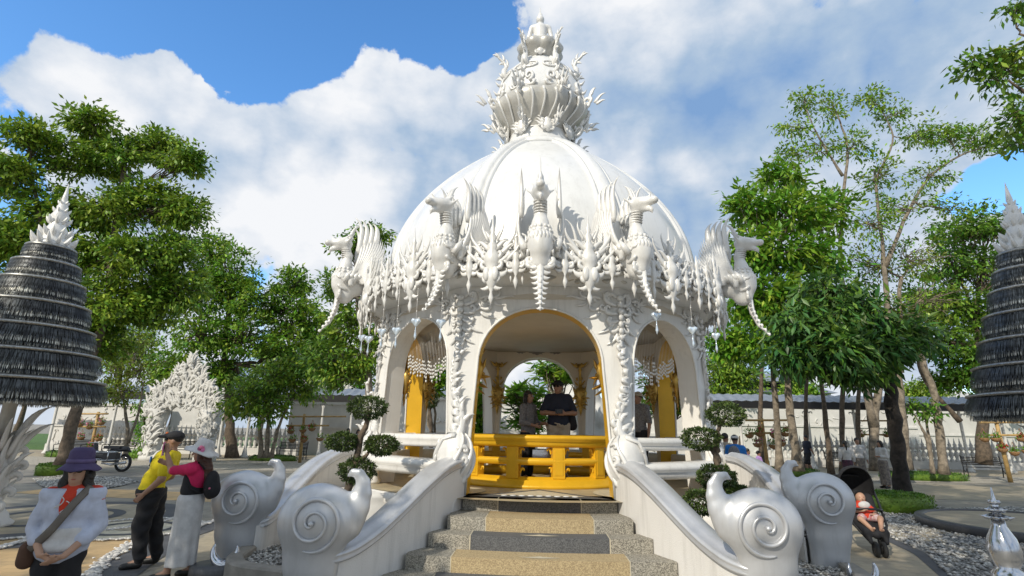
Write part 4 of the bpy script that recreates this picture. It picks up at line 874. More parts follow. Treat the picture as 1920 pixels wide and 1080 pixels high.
# ================================================================ wave balustrades
def mirr(V): V = np.array(V, float); V[..., 0] = 2*PX-V[..., 0]; return V
def wave(label, C, path, mirror, foot_z, k=1.0, thick=.26, shift=0.0):
    n_ = len(path); path = [(x-shift*-1*(i/(n_-1))**1.0, y, z) for i, (x, y, z) in enumerate(path)]
    """path: (x, y, top z) along the wall's stair-side face, from the pavilion to the scroll; C: centre of the scroll"""
    fx = (lambda V: mirr(V)) if mirror else (lambda V: np.array(V, float)); fl = (lambda f: [g[::-1] for g in f]) if mirror else (lambda f: f)
    root = empty('wave_balustrade', fx([path[0][0], path[0][1], 0]), 0, label, 'balustrade', 'wave balustrades of the stairs')
    P = np.array(path, float); s = np.linspace(0, len(P)-1, 48); Q = np.stack([np.interp(s, np.arange(len(P)), P[:, i]) for i in range(3)], 1)
    for _ in range(6): Q[1:-1] = (Q[:-2]+2*Q[1:-1]+Q[2:])/4
    T = np.gradient(Q[:, :2], axis=0); T /= np.linalg.norm(T, axis=1)[:, None]; Nv = np.stack([T[:, 1], -T[:, 0]], 1)   # away from the stairs
    Nv3 = np.hstack([Nv, np.zeros((len(Q), 1))])
    def add(name, m, q, smooth=True):
        return link(name, mkmesh(name, fx(q.verts())-wloc(root), fl(q.f), m, smooth), root)
    q = MB(); a = Q.copy(); b = Q.copy()+Nv3*thick; a0 = a.copy(); a0[:, 2] = 0; b0 = b.copy(); b0[:, 2] = 0
    q.strip(a0, a); q.strip(b, b0); q.strip(a, b); q.add([a0[0], a[0], b[0], b0[0]], [(0, 1, 2, 3)]); q.add([a0[-1], a[-1], b[-1], b0[-1]], [(3, 2, 1, 0)]); add('wall', M['stucco'], q)
    pr = [(-.035, -.055), (-.05, -.03), (-.03, -.012), (-.05, .01), (-.05, .03), (-.01, .05), (.04, .04), (.07, .065), (.13, .08), (.20, .075), (.27, .05), (.31, .02), (.32, -.03), (.29, -.055)]
    Gd = []
    NR = max(i for i in range(len(Q)) if Q[i][0] > C[0]+.02*k)+1
    for i in range(NR):
        f = 1-.62*max(0, 1-(NR-1-i)/8)**1.5; Gd.append([Q[i]+Nv3[i]*(u*f+.10*(1-f))+np.array([0, 0, v*f+.02-.03*(1-f)]) for u, v in pr])
    q = MB(); q.grid(Gd, True); q.f.append(tuple(range(len(pr)))); q.f.append(tuple((NR-1)*len(pr)+j for j in range(len(pr)))[::-1]); q.mi += [0, 0]; add('cap_rail', M['pearl'] if True else 0, q)
    # scroll: flattened comma
    C = np.array(C, float); ks = 2.1
    def W(dx, dz, dy=0): return (C[0]+dx*k, (C[1]+dy), C[2]+dz*k)
    pr = [('e', W(-.03, -.03), (.40*k, .44*k, .34*k), None), ('c', W(-.06, -.12), W(-.06, -.42), .34*k, .26*k, .08), ('c', W(-.06, -.42), W(-.0, -C[2]/k), .26*k, .22*k, .08), ('c', W(.0, .05), W(.28, .05), .23*k, .17*k, .06),
          ('c', W(.05, -.05), W(.24, -.02), .30*k, .19*k, .04), ('c', W(.24, -.02), W(.345, .11), .20*k, .135*k, .04), ('c', W(.345, .11), W(.39, .22), .135*k, .098*k, .02), ('c', W(.39, .22), W(.395, .32), .098*k, .074*k, .015), ('c', W(.395, .32), W(.35, .40), .074*k, .056*k, .01), ('c', W(.35, .40), W(.28, .42), .056*k, .040*k, .01), ('c', W(.28, .42), W(.225, .38), .040*k, .012*k, .01)]
    V, F_ = sdf(pr, .020, .05, clips=[((0, 0, -1), 0.0)])
    V[:, 1] = C[1]+(V[:, 1]-C[1])*.5
    V = fx(V); F_ = F_[:, ::-1] if mirror else F_
    link('scroll', mkmesh('scroll', V-wloc(root), F_, M['pearl']), root)
    Vs = V.copy() if not mirror else mirr(V.copy())
    def fy(x, z):
        d = (Vs[:, 0]-x)**2+(Vs[:, 2]-z)**2; near = Vs[d < .022**2]; return near[:, 1].min() if len(near) else C[1]-.2
    q = MB(); P = []; rr_ = []; cx_, cz_ = C[0]-.0*k, C[2]-.035*k
    for s_ in np.linspace(0, 1, 110):
        ro = .262*k*(1-s_)**.85+.008; a = -1.9+s_*2*PI*2.15; x, z = cx_+ro*math.cos(a), cz_+ro*math.sin(a)
        P.append((x, fy(x, z)-.004-.018*s_, z)); rr_.append(.024*k*(1-.45*s_)*min(1, .3+s_*12))
    P = np.array(P)
    for _ in range(5): P[1:-1, 1] = (P[:-2, 1]+2*P[1:-1, 1]+P[2:, 1])/4
    q.tube(P, rr_, 8); q.ball((cx_, P[-1][1]-.01, cz_), .026*k, 12, 8)
    add('spiral_relief', M['pearl'], q)
    return root
CF = at(603, 968, 5.55); CB = at(462, 930, 6.85)
pathF = [(-1.00, 7.62, 1.22), (-1.06, 7.4, 1.22), (-1.18, 7.0, 1.15), (-1.34, 6.65, .98), (-1.52, 6.30, .76), (-1.68, 6.0, .58), (-1.84, 5.68, .46), (-1.99, 5.49, .43), (-2.11, 5.44, .43)]
def pp(px, py, Y): v = at(px, py, Y); return (v[0], v[1], v[2])
pathB = [pp(672, 846, 9.15), pp(645, 850, 8.9), pp(612, 868, 8.5), pp(585, 893, 8.1), pp(558, 922, 7.7), pp(530, 952, 7.3), pp(507, 975, 6.95), pp(494, 983, 6.84), pp(481, 986, 6.79)]
wave('front silvery wave balustrade with a spiral end, left of the stairs', CF, pathF, False, 0)
CFr = mirr(at(1420, 976, 5.55)); CBr = mirr(at(1537, 932, 6.95))
wave('front silvery wave balustrade with a spiral end, right of the stairs', CFr, pathF, True, 0, .96, shift=CFr[0]-CF[0])
wave('rear silvery wave balustrade with a spiral end, beside the woman with the backpack', CB, pathB, False, 0, .98)
wave('rear silvery wave balustrade with a spiral end, next to the baby stroller', CBr, [(a_, b_+.04*max(0, i_-3), c_) for i_, (a_, b_, c_) in enumerate(pathB)], True, 0, .92, shift=CBr[0]-CB[0])
# planters between the waves
for mir in (False, True):
    fx = mirr if mir else (lambda V: np.array(V, float)); side = 'right' if mir else 'left'
    pts = [(CF[0]-.05, CF[1]+.2), (CF[0]-.45, CF[1]+.25), (-3.15, 5.95), (-3.4, 6.3), (CB[0]+.15, CB[1]-.05), (CB[0]+.35, CB[1]+.35), (-3.1, 8.2), (-2.9, 8.8), (-2.2, 8.4), (-1.5, 7.4), (-1.8, 6.4)]
    pl = empty('planter', fx([-2.6, 6.8, 0]), 0, 'gravel filled planter with a curved kerb between the two wave balustrades on the %s' % side, 'planter')
    P3 = fx([(x, y, .20) for x, y in pts]); o = sheet('gravel_bed', P3, .20, M['gravelbase'], None, pl)
    g = gravel('gravel', [P3], 2600, .028, M['gravel'], .20, 8, pl); g['kind'] = 'stuff'
    kp = curve([pts[0], pts[1], pts[2], pts[3], pts[4]], 24); q = MB(); Gd = []
    for i, p in enumerate(kp):
        t = kp[min(i+1, len(kp)-1)]-kp[max(i-1, 0)]; t /= np.linalg.norm(t); n_ = np.array([t[1], -t[0]])*(-1); n_ = -n_
        Gd.append([(p[0]+n_[0]*u, p[1]+n_[1]*u, z) for u, z in ((-.09, 0), (-.09, .26), (-.07, .28), (.07, .28), (.09, .26), (.09, 0))])
    q.grid(Gd); link('kerb', mkmesh('kerb', fx(q.verts())-wloc(pl), q.f, M['kerb']), pl); auto(pl.children[-1])
    # dark plinth with a polished hook
    hk = gz(415, 1062, .12); b0 = fx([hk[0], hk[1], 0])-np.array([.12 if mir else 0, 0, 0]); pb = empty('hook_ornament', b0, 0, 'small silver crescent hook on a dark block at the foot of the %s rear wave' % side, 'ornament')
    q = MB(); q.lathe([(.34, 0), (.34, .13), (.32, .15), (.001, .15)], 36, b0, sy=.8); q.build('plinth', M['granite'], pb)
    q = MB(); sg = -1 if mir else 1; aa = np.linspace(PI*.86, PI*2.12, 20); P = [(b0[0]+sg*(.05+.14*math.cos(a)), b0[1]-.05, b0[2]+.30+.15*math.sin(a)) for a in aa]
    q.tube(P, .062*np.sin(np.linspace(.12, PI-.03, 20))**.8+.003, 10, flat=.8); q.build('hook', M['silver'], pb)
# curved low plinths of the pavilion terrace seen between the rails
for mir in (False, True):
    fx = mirr if mir else (lambda V: np.array(V, float)); q = MB(); q.lathe([(.62, 0), (.62, .62), (.58, .68), (.60, .72), (.55, .78), (.001, .78)], 32, fx([-2.55, 8.35, 0])); 
    o = q.build('terrace_drum', M['white'], None); tag(o, 'round white drum beside the pavilion plinth, behind the %s front wave' % ('right' if mir else 'left'), 'plinth')
# low turned post of polished silver, lower right corner
fp = at(1893, 1080, 3.9); q = MB(); zt = at(1878, 920, 3.9)[2]; z0 = zt-1.02
fo = empty('silver_finial_post', (fp[0]-.0, fp[1], 0), 0, 'polished silver turned post with a petalled spire at the lower right corner of the gravel', 'post')
q.lathe([(.10, 0), (.10, z0+.08), (.075, z0+.2), (.06, z0+.3), (.10, z0+.37), (.105, z0+.41), (.075, z0+.44), (.10, z0+.47), (.09, z0+.52), (.06, z0+.55), (.085, z0+.6), (.092, z0+.66), (.075, z0+.73), (.04, z0+.80), (.035, z0+.84)], 28, (fp[0], fp[1], 0)); q.build('shaft', M['silver'], fo)
q = MB()
for j in range(3):
    z1 = z0+.84+.045*j; R_ = .09-.028*j
    for i in range(8):
        a = i*PI/4+j*.4; q.tube([(fp[0]+.02*math.cos(a), fp[1]+.02*math.sin(a), z1+.03), (fp[0]+R_*.7*math.cos(a), fp[1]+R_*.7*math.sin(a), z1+.01), (fp[0]+R_*math.cos(a), fp[1]+R_*math.sin(a), z1+.02)], [.02, .025, .003], 5, flat=.5, nrm=(0, 0, 1))
q.lathe([(.03, z0+.84), (.02, z0+.93), (.012, z0+.97), (.003, z0+1.04)], 12, (fp[0], fp[1], 0)); q.build('petals', M['silver'], fo)
# ================================================================ silver leaf towers
M['tier'] = mat('silver_leaf', (.10, .108, .11), .42, .6, 0, 2.2, 0, 30, col2=(.028, .03, .034), island=.6)
M['tier2'] = mat('silver_leaf_pale', (.55, .55, .50), .45, .4, 0, 5, 0, 30, col2=(.2, .2, .18), island=.8)
def leaf_tower(axb, label, seed, Y, kr=1.0):
    r = np.random.default_rng(seed); bx, by = axb
    root = empty('silver_leaf_tower', (bx, by, 0), 0, label, 'sculpture', 'towers of hanging silver leaves')
    q = MB(); q.tube([(bx, by, .2), (bx, by, 3.0), (bx, by, 5.3)], [.12, .09, .05], 12); q.build('pole', M['bowl'], root)
    q = MB(); q.lathe([(.42, 0), (.44, .06), (.36, .12), (.34, .2), (.25, .3), (.2, .45), (.24, .7), (.2, .95), (.12, 1.2)], 24, (bx, by, 0)); q.build('foot', M['stucco'], root)
    q = MB(); rr_ = random.Random(seed)
    for i in range(46):
        th = i*2.4; z = .25+1.15*(i/46); t = MB(); l = .45+.4*(z/1.4)
        (flame if i % 4 else scroll)(t, (.12+.05*z, 0, z), rr_.uniform(.9, 1.4), l, .055, *((.6, -1.6) if i % 4 else (-.9,)))
        V = t.verts(); V = np.stack([V[:, 0]*math.cos(th)-V[:, 1]*math.sin(th)+bx, V[:, 0]*math.sin(th)+V[:, 1]*math.cos(th)+by, V[:, 2]], 1); q.add(V, t.f)
    q.build('flame_base', M['stucco'], root)
    zs = [1.98, 2.45, 2.92, 3.36, 3.80, 4.22, 4.58, 4.90]; rs = [q_*kr for q_ in (1.50, 1.31, 1.12, .94, .76, .60, .45, .34)]
    for i in range(7):
        zb, zt_ = zs[i], zs[i+1]; rb, rt = rs[i], rs[i+1]; hgt = zt_-zb
        tr_ = empty('tier', (0, 0, zb)); tr_.parent = root
        q = MB(); q.lathe([(rt*.9, zt_+.0), (rb*.93, zt_-.03), (rb*.985, zt_-.05), (rb*.99, zt_-.08), (rb*.93, zt_-.09), (rb*.93, zt_-.12)], 64, (bx, by, 0)); q.build('hoop', M['lighttip'], tr_)
        q = MB(); q.lathe([(rb*.93, zt_-.05), (rb*.96, zb+hgt*.5), (rb*.93, zb+.03), (rt*.6, zb+.06)], 64, (bx, by, 0)); q.build('drum', M['tier'], tr_)
        P = []; Fq = []; MI = []; n0 = 0
        for row, (f0, f1, out0, out1, mi_) in enumerate(((.86, .66, .95, .985, 0), (.74, .44, .975, 1.03, 0), (.52, .24, 1.0, 1.04, 0), (.36, .12, .985, 1.02, 1), (.22, .0, .96, .985, 0), (.14, -.03, .93, .95, 1))):
            n = int(2*PI*rb/.020); a = np.arange(n)*2*PI/n+r.uniform(0, .02, n); w_ = .018*r.uniform(.6, 1.2, n)/rb*.5
            z_t = zb+hgt*(f0+r.uniform(-.01, .01, n)); z_b = zb+hgt*(f1+r.uniform(-.010, .010, n)+.014*np.sin(a*9+row*2)); r0 = rb*out0; r1 = rb*out1+r.uniform(-.003, .004, n); rm_ = (r0+r1)/2+.01
            zm = z_t*.4+z_b*.6
            for (rad, zz, ww) in ((r0, z_t, w_*.7), (rm_, zm, w_), (r1, z_b, w_*.25)):
                for sgn in (-1, 1): P.append(np.stack([bx+rad*np.sin(a+ww*sgn), by-rad*np.cos(a+ww*sgn), zz*np.ones(n)], 1))
            K = np.stack(P[-6:], 1); P = P[:-6]; P.append(K.reshape(-1, 3)); idx = n0+np.arange(n)*6
            Fq.append(np.stack([idx, idx+1, idx+3, idx+2], 1)); Fq.append(np.stack([idx+2, idx+3, idx+5, idx+4], 1)); MI += [mi_]*(2*n); n0 += 6*n
        me = mkmesh('hanging_leaves', np.vstack(P)-wloc(tr_), np.vstack(Fq), [M['tier'], M['tier2']], False, MI); link('hanging_leaves', me, tr_)
    q = MB(); z0 = 4.85; q.lathe([(.26, z0), (.27, z0+.08), (.17, z0+.2), (.2, z0+.32), (.13, z0+.45), (.11, z0+.55), (.15, z0+.65), (.08, z0+.78), (.09, z0+.85), (.04, z0+.95), (.05, z0+1.0), (.004, z0+1.35)], 16, (bx, by, 0))
    for j, (zz, r_, l, n_) in enumerate(((.05, .22, .32, 12), (.25, .16, .24, 10), (.5, .10, .2, 8), (.72, .06, .16, 6), (.9, .03, .12, 5))):
        for i in range(n_):
            th = i*2*PI/n_+j*.3; t = MB(); flame(t, (r_*.8, 0, z0+zz), .35, l, .055-.007*j, 1.9, -1.2); V = t.verts()
            q.add(np.stack([V[:, 0]*math.cos(th)-V[:, 1]*math.sin(th)+bx, V[:, 0]*math.sin(th)+V[:, 1]*math.cos(th)+by, V[:, 2]], 1), t.f)
    q.build('crown_ornament', M['white_relief'], root)
    return root
tl = at(130, 342, 8.9); trr = at(1889, 362, 9.1)
leaf_tower((tl[0], 8.9), 'tiered tower of dark hanging silver leaves at the left edge', 3, 8.9, .87)
leaf_tower((trr[0], 9.1), 'tiered tower of dark hanging silver leaves at the right edge', 4, 9.1, .80)
print('TOWER TOPS', tl, trr, 'CF', CF, 'CB', CB, 'fp', fp, zt)
# ================================================================ trees
def Bp(px, py, Y, rpx, rpy=None, f=1.0, ry=None):
    """a crown blob from its place and size in the photo at depth Y"""
    c = at(px, py, Y); k = np.linalg.norm(c-[0, 0, CAM_H])/np.linalg.norm(ray(px, py))/F_PX; rx = rpx*k; rz = (rpy or rpx*.75)*k
    return (c, (rx, ry or (rx+rz)/2, rz), f)
def TP_(lst): return [at(px, py, Y) for px, py, Y in lst]
def gr0(px, py): v = gz(px, py); return (v[0], v[1], 0)
def topi(label, trunks, pads, Y, base, group=None):
    root = empty('topiary_tree', base, 0, label, 'topiary', group); q = MB(); rg = np.random.default_rng(int(pads[0][0]))
    for pl_, r0, r1 in trunks:
        P = np.array([at(x, y, Y+(d if d else 0)) for x, y, d in pl_]); s = np.linspace(0, len(P)-1, 16); P = np.stack([np.interp(s, np.arange(len(P)), P[:, i]) for i in range(3)], 1)
        P[1:-1] += rg.normal(size=P[1:-1].shape)*.008; q.tube(P, np.linspace(r0, r1, 16)*(1+.1*rg.normal(size=16)), 8)
    q.build('trunk', M['bark'], root)
    for (x, y, wx, wy, d) in pads:
        c = at(x, y, Y+d); k = (Y+d)*1.02/F_PX; r = np.array([wx/2*k, wx/2*k*.85, wy/2*k])
        n = 3200; dd = rg.normal(size=(n, 3)); dd /= np.linalg.norm(dd, axis=1)[:, None]; lump = 1+.10*np.sin(dd[:, 0]*9+x)*np.sin(dd[:, 1]*8+y)+.08*np.sin(dd[:, 2]*11+x)
        P = c+dd*r*(lump*rg.uniform(.78, 1.0, n))[:, None]
        leaves(P, .032, M['leaf_f'], 'foliage_pad', root, .55, dd, 0, seed=int(x), org=base)
    return root
topi('bonsai with four clipped leaf pads, growing between the two wave balustrades on the left', [([(650, 930, 0), (657, 905, 0), (668, 870, 0), (676, 820, 0), (690, 790, 0), (695, 772, 0)], .055, .03), ([(672, 865, 0), (690, 850, 0), (706, 840, 0)], .03, .018), ([(676, 825, 0), (662, 835, 0), (648, 830, 0)], .025, .015)],
     [(690, 764, 72, 38, 0), (643, 828, 60, 32, 0), (716, 834, 60, 32, 0), (670, 882, 64, 42, 0)], 7.0, gr0(650, 1010))
topi('bonsai with three dark clipped pads on a forked trunk, behind the right front wave', [([(1352, 960, 0), (1348, 900, 0), (1345, 868, 0), (1340, 845, 0), (1325, 825, 0)], .05, .03), ([(1346, 868, 0), (1345, 830, 0), (1347, 805, 0), (1362, 780, 0)], .04, .022)],
     [(1361, 777, 66, 38, 0), (1314, 822, 64, 38, 0), (1343, 895, 64, 40, 0)], 7.2, gr0(1352, 1010))
topi('low bonsai with two yellow green pads, at the foot of the darker right bonsai', [([(1362, 995, 0), (1345, 965, 0), (1318, 945, 0)], .035, .02), ([(1352, 975, 0), (1375, 950, 0), (1383, 930, 0)], .03, .018)],
     [(1312, 942, 56, 38, -.1), (1386, 926, 42, 24, .1)], 6.9, gr0(1362, 1030))
topi('small clipped topiary seen through the left side arch of the pavilion', [([(808, 840, 0), (808, 800, 0), (806, 765, 0)], .06, .05)], [(806, 752, 30, 26, 0)], 15, gr0(808, 880))
def hedge(px, py, wpx, h, label, mt='leaf_g', sz=.05, n=5000, ry=.6, cat='hedge'):
    c = gz(px, py); k = np.linalg.norm(c[:2])/F_PX*1.0; R = wpx/2*k; rg = np.random.default_rng(int(px)); base = (c[0], c[1]+R*ry, 0); root = empty('hedge_ring', base, 0, label, cat, 'clipped low hedges')
    a = rg.random(n)*2*PI; u = rg.random(n)**.6; z = h*np.minimum(1, (1-u)*5+.0)**.5*rg.uniform(.6, 1, n); lp = np.where(u > .85, rg.uniform(0, h, n), h*rg.uniform(.85, 1.05, n))
    P = np.stack([base[0]+R*u*np.cos(a), base[1]+R*ry*u*np.sin(a), lp*(1-.15*u)], 1)
    leaves(P, sz, M[mt], 'foliage', root, .5, None, -.5, seed=int(px), org=base)
    q = MB(); q.lathe([(R*.95, 0), (R*.93, h*.7), (R*.8, h*.88), (.001, h*.92)], 28, base, sy=ry); q.build('inner_mass', M['leaf_b'], root); return root
hedge(1706, 966, 128, .42, 'round dark clipped hedge at the foot of the big dark trunk beside the stroller', 'leaf_b', .05, 9000, .75)
hedge(1762, 903, 122, .30, 'sunlit low hedge round the curved trunk, right of the dark trunk', 'leaf_g', .07, 6000, .5)
hedge(1480, 896, 122, .34, 'sunlit low hedge behind the right rear wave, under the flower frame', 'leaf_g', .07, 6000, .5)
hedge(500, 865, 82, .26, 'low hedge round the foot of the small bushy tree, left of the pavilion', 'leaf_g', .07, 5000, .5)
hedge(112, 858, 76, .32, 'low hedge under the flower frame behind the motorcycle', 'leaf_g', .07, 4000, .5)
hedge(249, 860, 44, .32, 'small low hedge at the left foot of the white ornate gate', 'leaf_g', .07, 3000, .6)
hedge(76, 893, 46, .38, 'small round dark hedge beside the white flame base at the left edge', 'leaf_b', .06, 3000, .8)
hedge(735, 880, 60, .4, 'low hedge half hidden behind the left rear wave', 'leaf_b', .06, 3000, .6)
LA = [M['leaf_a'], M['leaf_a'], M['leaf_b']]; LB = [M['leaf_b'], M['leaf_b'], M['leaf_a']]; LC = [M['leaf_c'], M['leaf_c'], M['leaf_a']]
# left side
tree('broadleaf_tree', 'tall broadleaf tree with a wide ragged crown, leftmost, behind the left silver tower', gr0(150, 880), [(TP_([(118, 872, 17), (135, 790, 17), (165, 700, 17.2), (205, 560, 17.5), (215, 420, 17.5), (235, 300, 17.5)]), .20, .07), (TP_([(170, 690, 17.2), (110, 560, 17), (80, 430, 16.5), (60, 330, 16.5)]), .14, .05)],
     [Bp(170, 235, 17, 42, 32, 1.0), Bp(215, 290, 17.5, 62, 40, 1.3), Bp(290, 270, 18, 46, 26), Bp(345, 300, 17.5, 44, 17, .8), Bp(130, 300, 17, 55, 36), Bp(55, 255, 16, 50, 24, .9), Bp(20, 330, 16, 46, 34), Bp(-60, 300, 16, 60, 50), Bp(100, 400, 17, 60, 40, 1.2), Bp(20, 450, 16, 40, 36),
      Bp(200, 390, 17.5, 70, 44, 1.5), Bp(290, 380, 18, 58, 40, 1.4), Bp(240, 480, 17.5, 84, 50, 1.8), Bp(310, 470, 18, 52, 40, 1.2), Bp(200, 570, 17.5, 70, 52, 1.6), Bp(290, 570, 18.5, 60, 52, 1.5), Bp(70, 520, 17, 45, 45), Bp(-40, 450, 16, 60, 60), Bp(-30, 600, 17, 60, 60), Bp(180, 640, 18, 60, 40, 1.2), Bp(345, 395, 18, 34, 30), Bp(340, 540, 18.5, 34, 50), Bp(150, 470, 17.5, 50, 50), Bp(120, 600, 17.5, 60, 50)],
     .20, LA, 'bark', 64, 34, 'trees round the court', .40, 11)
tree('broadleaf_tree', 'dense green tree with a stepped crown, between the left gate and the pavilion', gr0(435, 862), [(TP_([(435, 862, 30), (430, 780, 30), (420, 680, 30), (430, 560, 30)]), (.3), .12)],
     [Bp(395, 470, 30, 36, 34), Bp(430, 510, 30, 56, 44, 1.2), Bp(385, 545, 29.5, 52, 44, 1.2), Bp(470, 560, 30, 60, 44, 1.3), Bp(555, 530, 31, 26, 28, .7), Bp(540, 580, 31, 56, 38, 1.2), Bp(590, 610, 31, 40, 34), Bp(370, 620, 29, 62, 48, 1.4), Bp(450, 630, 29.5, 62, 44, 1.4), Bp(540, 650, 30.5, 52, 38, 1.1), Bp(340, 690, 30, 46, 36), Bp(410, 700, 30, 50, 32), Bp(600, 660, 31, 40, 36)],
     .27, [M['leaf_a'], M['leaf_c'], M['leaf_b']], 'bark', 60, 34, 'trees round the court', .55, 12)
tree('small_tree', 'small bushy tree on several pale stems, right of the left gate', gr0(500, 857), [(TP_([(490, 858, 25), (487, 800, 25), (480, 740, 25)]), .12, .05), (TP_([(500, 858, 25), (502, 800, 25), (508, 730, 25)]), .12, .05), (TP_([(508, 858, 25), (522, 800, 25), (545, 750, 25)]), .10, .04)],
     [Bp(470, 740, 24.5, 44, 36), Bp(520, 715, 24.5, 52, 38, 1.3), Bp(575, 725, 25, 44, 30), Bp(500, 765, 24.5, 44, 24), Bp(560, 690, 25, 40, 26), Bp(448, 765, 25, 26, 20, .6)], .22, [M['leaf_a'], M['leaf_b']], 'bark_light', 46, 24, 'trees round the court', .42, 13)
tree('small_tree', 'thin yellowish twiggy tree behind the left silver tower', gr0(235, 862), [(TP_([(235, 862, 22), (240, 800, 22), (228, 730, 22)]), .09, .04), (TP_([(240, 830, 22), (262, 770, 22), (268, 720, 22)]), .06, .03)],
     [Bp(215, 680, 22, 44, 40), Bp(262, 690, 22, 36, 36), Bp(235, 730, 22, 44, 26), Bp(200, 730, 22, 26, 26), Bp(250, 645, 22, 30, 24)], .18, [M['leaf_e'], M['leaf_a']], 'bark_light', 22, 30, 'trees round the court', .4, 14, bare=.3)
tree('vine_pillar', 'slender leafy creeper climbing beside the left gate post', gr0(268, 862), [(TP_([(270, 862, 26.5), (268, 800, 26.5), (275, 755, 26.5)]), .06, .03)], [Bp(268, 830, 26.5, 12, 24), Bp(270, 790, 26.5, 14, 24), Bp(276, 760, 26.5, 14, 16)], .16, [M['leaf_c']], 'bark', 40, 12, None, .3, 15, cat='creeper')
tree('broadleaf_tree', 'dark tree partly hidden behind the left side of the pavilion roof', gr0(690, 850), [(TP_([(700, 850, 20), (690, 700, 20), (670, 560, 20)]), .2, .08), (TP_([(690, 700, 20), (650, 680, 20), (625, 640, 20)]), .07, .04)],
     [Bp(665, 460, 20, 40, 26), Bp(700, 440, 20, 30, 20), Bp(640, 540, 20, 36, 30), Bp(660, 600, 20, 46, 40, 1.2), Bp(620, 670, 20, 46, 40, 1.2), Bp(680, 660, 20, 40, 34), Bp(640, 700, 20, 46, 26), Bp(725, 640, 20, 36, 40), Bp(720, 540, 20, 40, 60)], .2, LB, 'bark_light', 50, 26, 'trees round the court', .42, 16)
# right side
tree('broadleaf_tree', 'bright green large leaved tree right of the pavilion, nearest to the dome', gr0(1478, 882), [(TP_([(1497, 884, 19), (1482, 780, 19), (1475, 680, 19), (1460, 560, 19)]), .16, .08), (TP_([(1462, 884, 19.3), (1455, 760, 19.3), (1445, 660, 19)]), .13, .07)],
     [Bp(1470, 330, 19.5, 40, 26), Bp(1410, 390, 19, 46, 32, 1.2), Bp(1480, 400, 19, 60, 40, 1.4), Bp(1550, 400, 19.5, 40, 46), Bp(1450, 470, 18.5, 60, 44, 1.5), Bp(1530, 480, 18.8, 56, 46, 1.4), Bp(1400, 460, 19, 36, 30), Bp(1440, 560, 18.3, 62, 46, 1.5), Bp(1520, 570, 18.6, 56, 44, 1.4), Bp(1400, 560, 19, 46, 50, 1.2), Bp(1420, 640, 18.5, 56, 36, 1.3), Bp(1370, 640, 19, 36, 36), Bp(1500, 650, 18.5, 50, 36)],
     .30, LC, 'bark_light', 34, 26, 'trees round the court', .5, 21, aspect=.36)
tree('slender_tree', 'tall sparse tree with thin pale branches against the clouds on the right', gr0(1640, 880), [(TP_([(1640, 882, 21), (1640, 760, 21), (1665, 640, 21), (1660, 520, 21), (1650, 420, 21), (1640, 320, 21)]), .15, .05), (TP_([(1640, 800, 21), (1600, 640, 21), (1572, 500, 20.6), (1580, 380, 20.5), (1592, 270, 20.5), (1570, 215, 20.5)]), .12, .03), (TP_([(1660, 500, 21), (1700, 400, 21), (1740, 330, 21), (1800, 290, 21), (1850, 275, 21)]), .08, .025), (TP_([(1580, 330, 20.5), (1530, 250, 20.5), (1510, 200, 20.5)]), .05, .02), (TP_([(1640, 340, 21), (1680, 260, 21), (1650, 200, 21)]), .05, .02)],
     [Bp(1510, 185, 20.5, 24, 22, .6), Bp(1560, 200, 20.5, 30, 24, .7), Bp(1635, 190, 21, 30, 22, .7), Bp(1680, 215, 21, 34, 22, .7), Bp(1490, 235, 20.5, 30, 20, .6), Bp(1540, 270, 20.5, 36, 26, .7), Bp(1600, 270, 20.5, 36, 30, .7), Bp(1720, 250, 21, 38, 26, .8), Bp(1770, 255, 21, 34, 20, .8), Bp(1820, 260, 21, 36, 20, .7), Bp(1860, 270, 21, 24, 14, .5), Bp(1740, 330, 21, 44, 24, .7), Bp(1490, 290, 20.5, 30, 20, .6), Bp(1650, 330, 21, 44, 36, .8), Bp(1700, 390, 21, 60, 40, .9), Bp(1620, 420, 21, 56, 40, .8), Bp(1780, 390, 21.5, 40, 24, .6)],
     .17, [M['leaf_a'], M['leaf_c'], M['leaf_a']], 'bark_light', 32, 28, 'trees round the court', .38, 22, bare=.15, fill=.15)
tree('twiggy_tree', 'bushy light green tree with many bare twigs behind the big dark trunk', gr0(1700, 890), [(TP_([(1700, 880, 22), (1690, 760, 22), (1680, 640, 22), (1690, 520, 22)]), .18, .07), (TP_([(1690, 700, 22), (1640, 600, 22), (1600, 540, 22)]), .08, .03)],
     [Bp(1640, 500, 22, 60, 44), Bp(1720, 480, 22, 60, 44), Bp(1600, 580, 22, 50, 44), Bp(1680, 590, 22, 66, 46), Bp(1760, 560, 22, 50, 40), Bp(1620, 640, 22, 50, 36)], .17, [M['leaf_e'], M['leaf_a'], M['leaf_c']], 'bark_light', 26, 40, 'trees round the court', .42, 23, bare=.35, twig=.016)
tree('big_leaf_tree', 'near tree with a thick nearly black trunk and drooping dark leaves, behind the stroller', gr0(1690, 935), [(TP_([(1692, 935, 15.2), (1684, 850, 15.2), (1672, 760, 15.2), (1665, 690, 15.2), (1660, 620, 15.2)]), .21, .14)],
     [Bp(1500, 610, 14.6, 56, 34, 1.1), Bp(1560, 600, 14.8, 56, 40, 1.2), Bp(1620, 590, 15, 50, 40, 1.1), Bp(1560, 660, 14.4, 60, 34, 1.2), Bp(1640, 650, 14.6, 60, 34, 1.2), Bp(1490, 670, 14.6, 46, 26), Bp(1700, 630, 15.2, 46, 40), Bp(1600, 700, 14.6, 46, 20, .8), Bp(1560, 540, 15.2, 46, 30)], .30, [M['leaf_d'], M['leaf_d'], M['leaf_b']], 'bark_dark', 30, 24, 'trees round the court', .42, 24, aspect=.30, droop=.9)
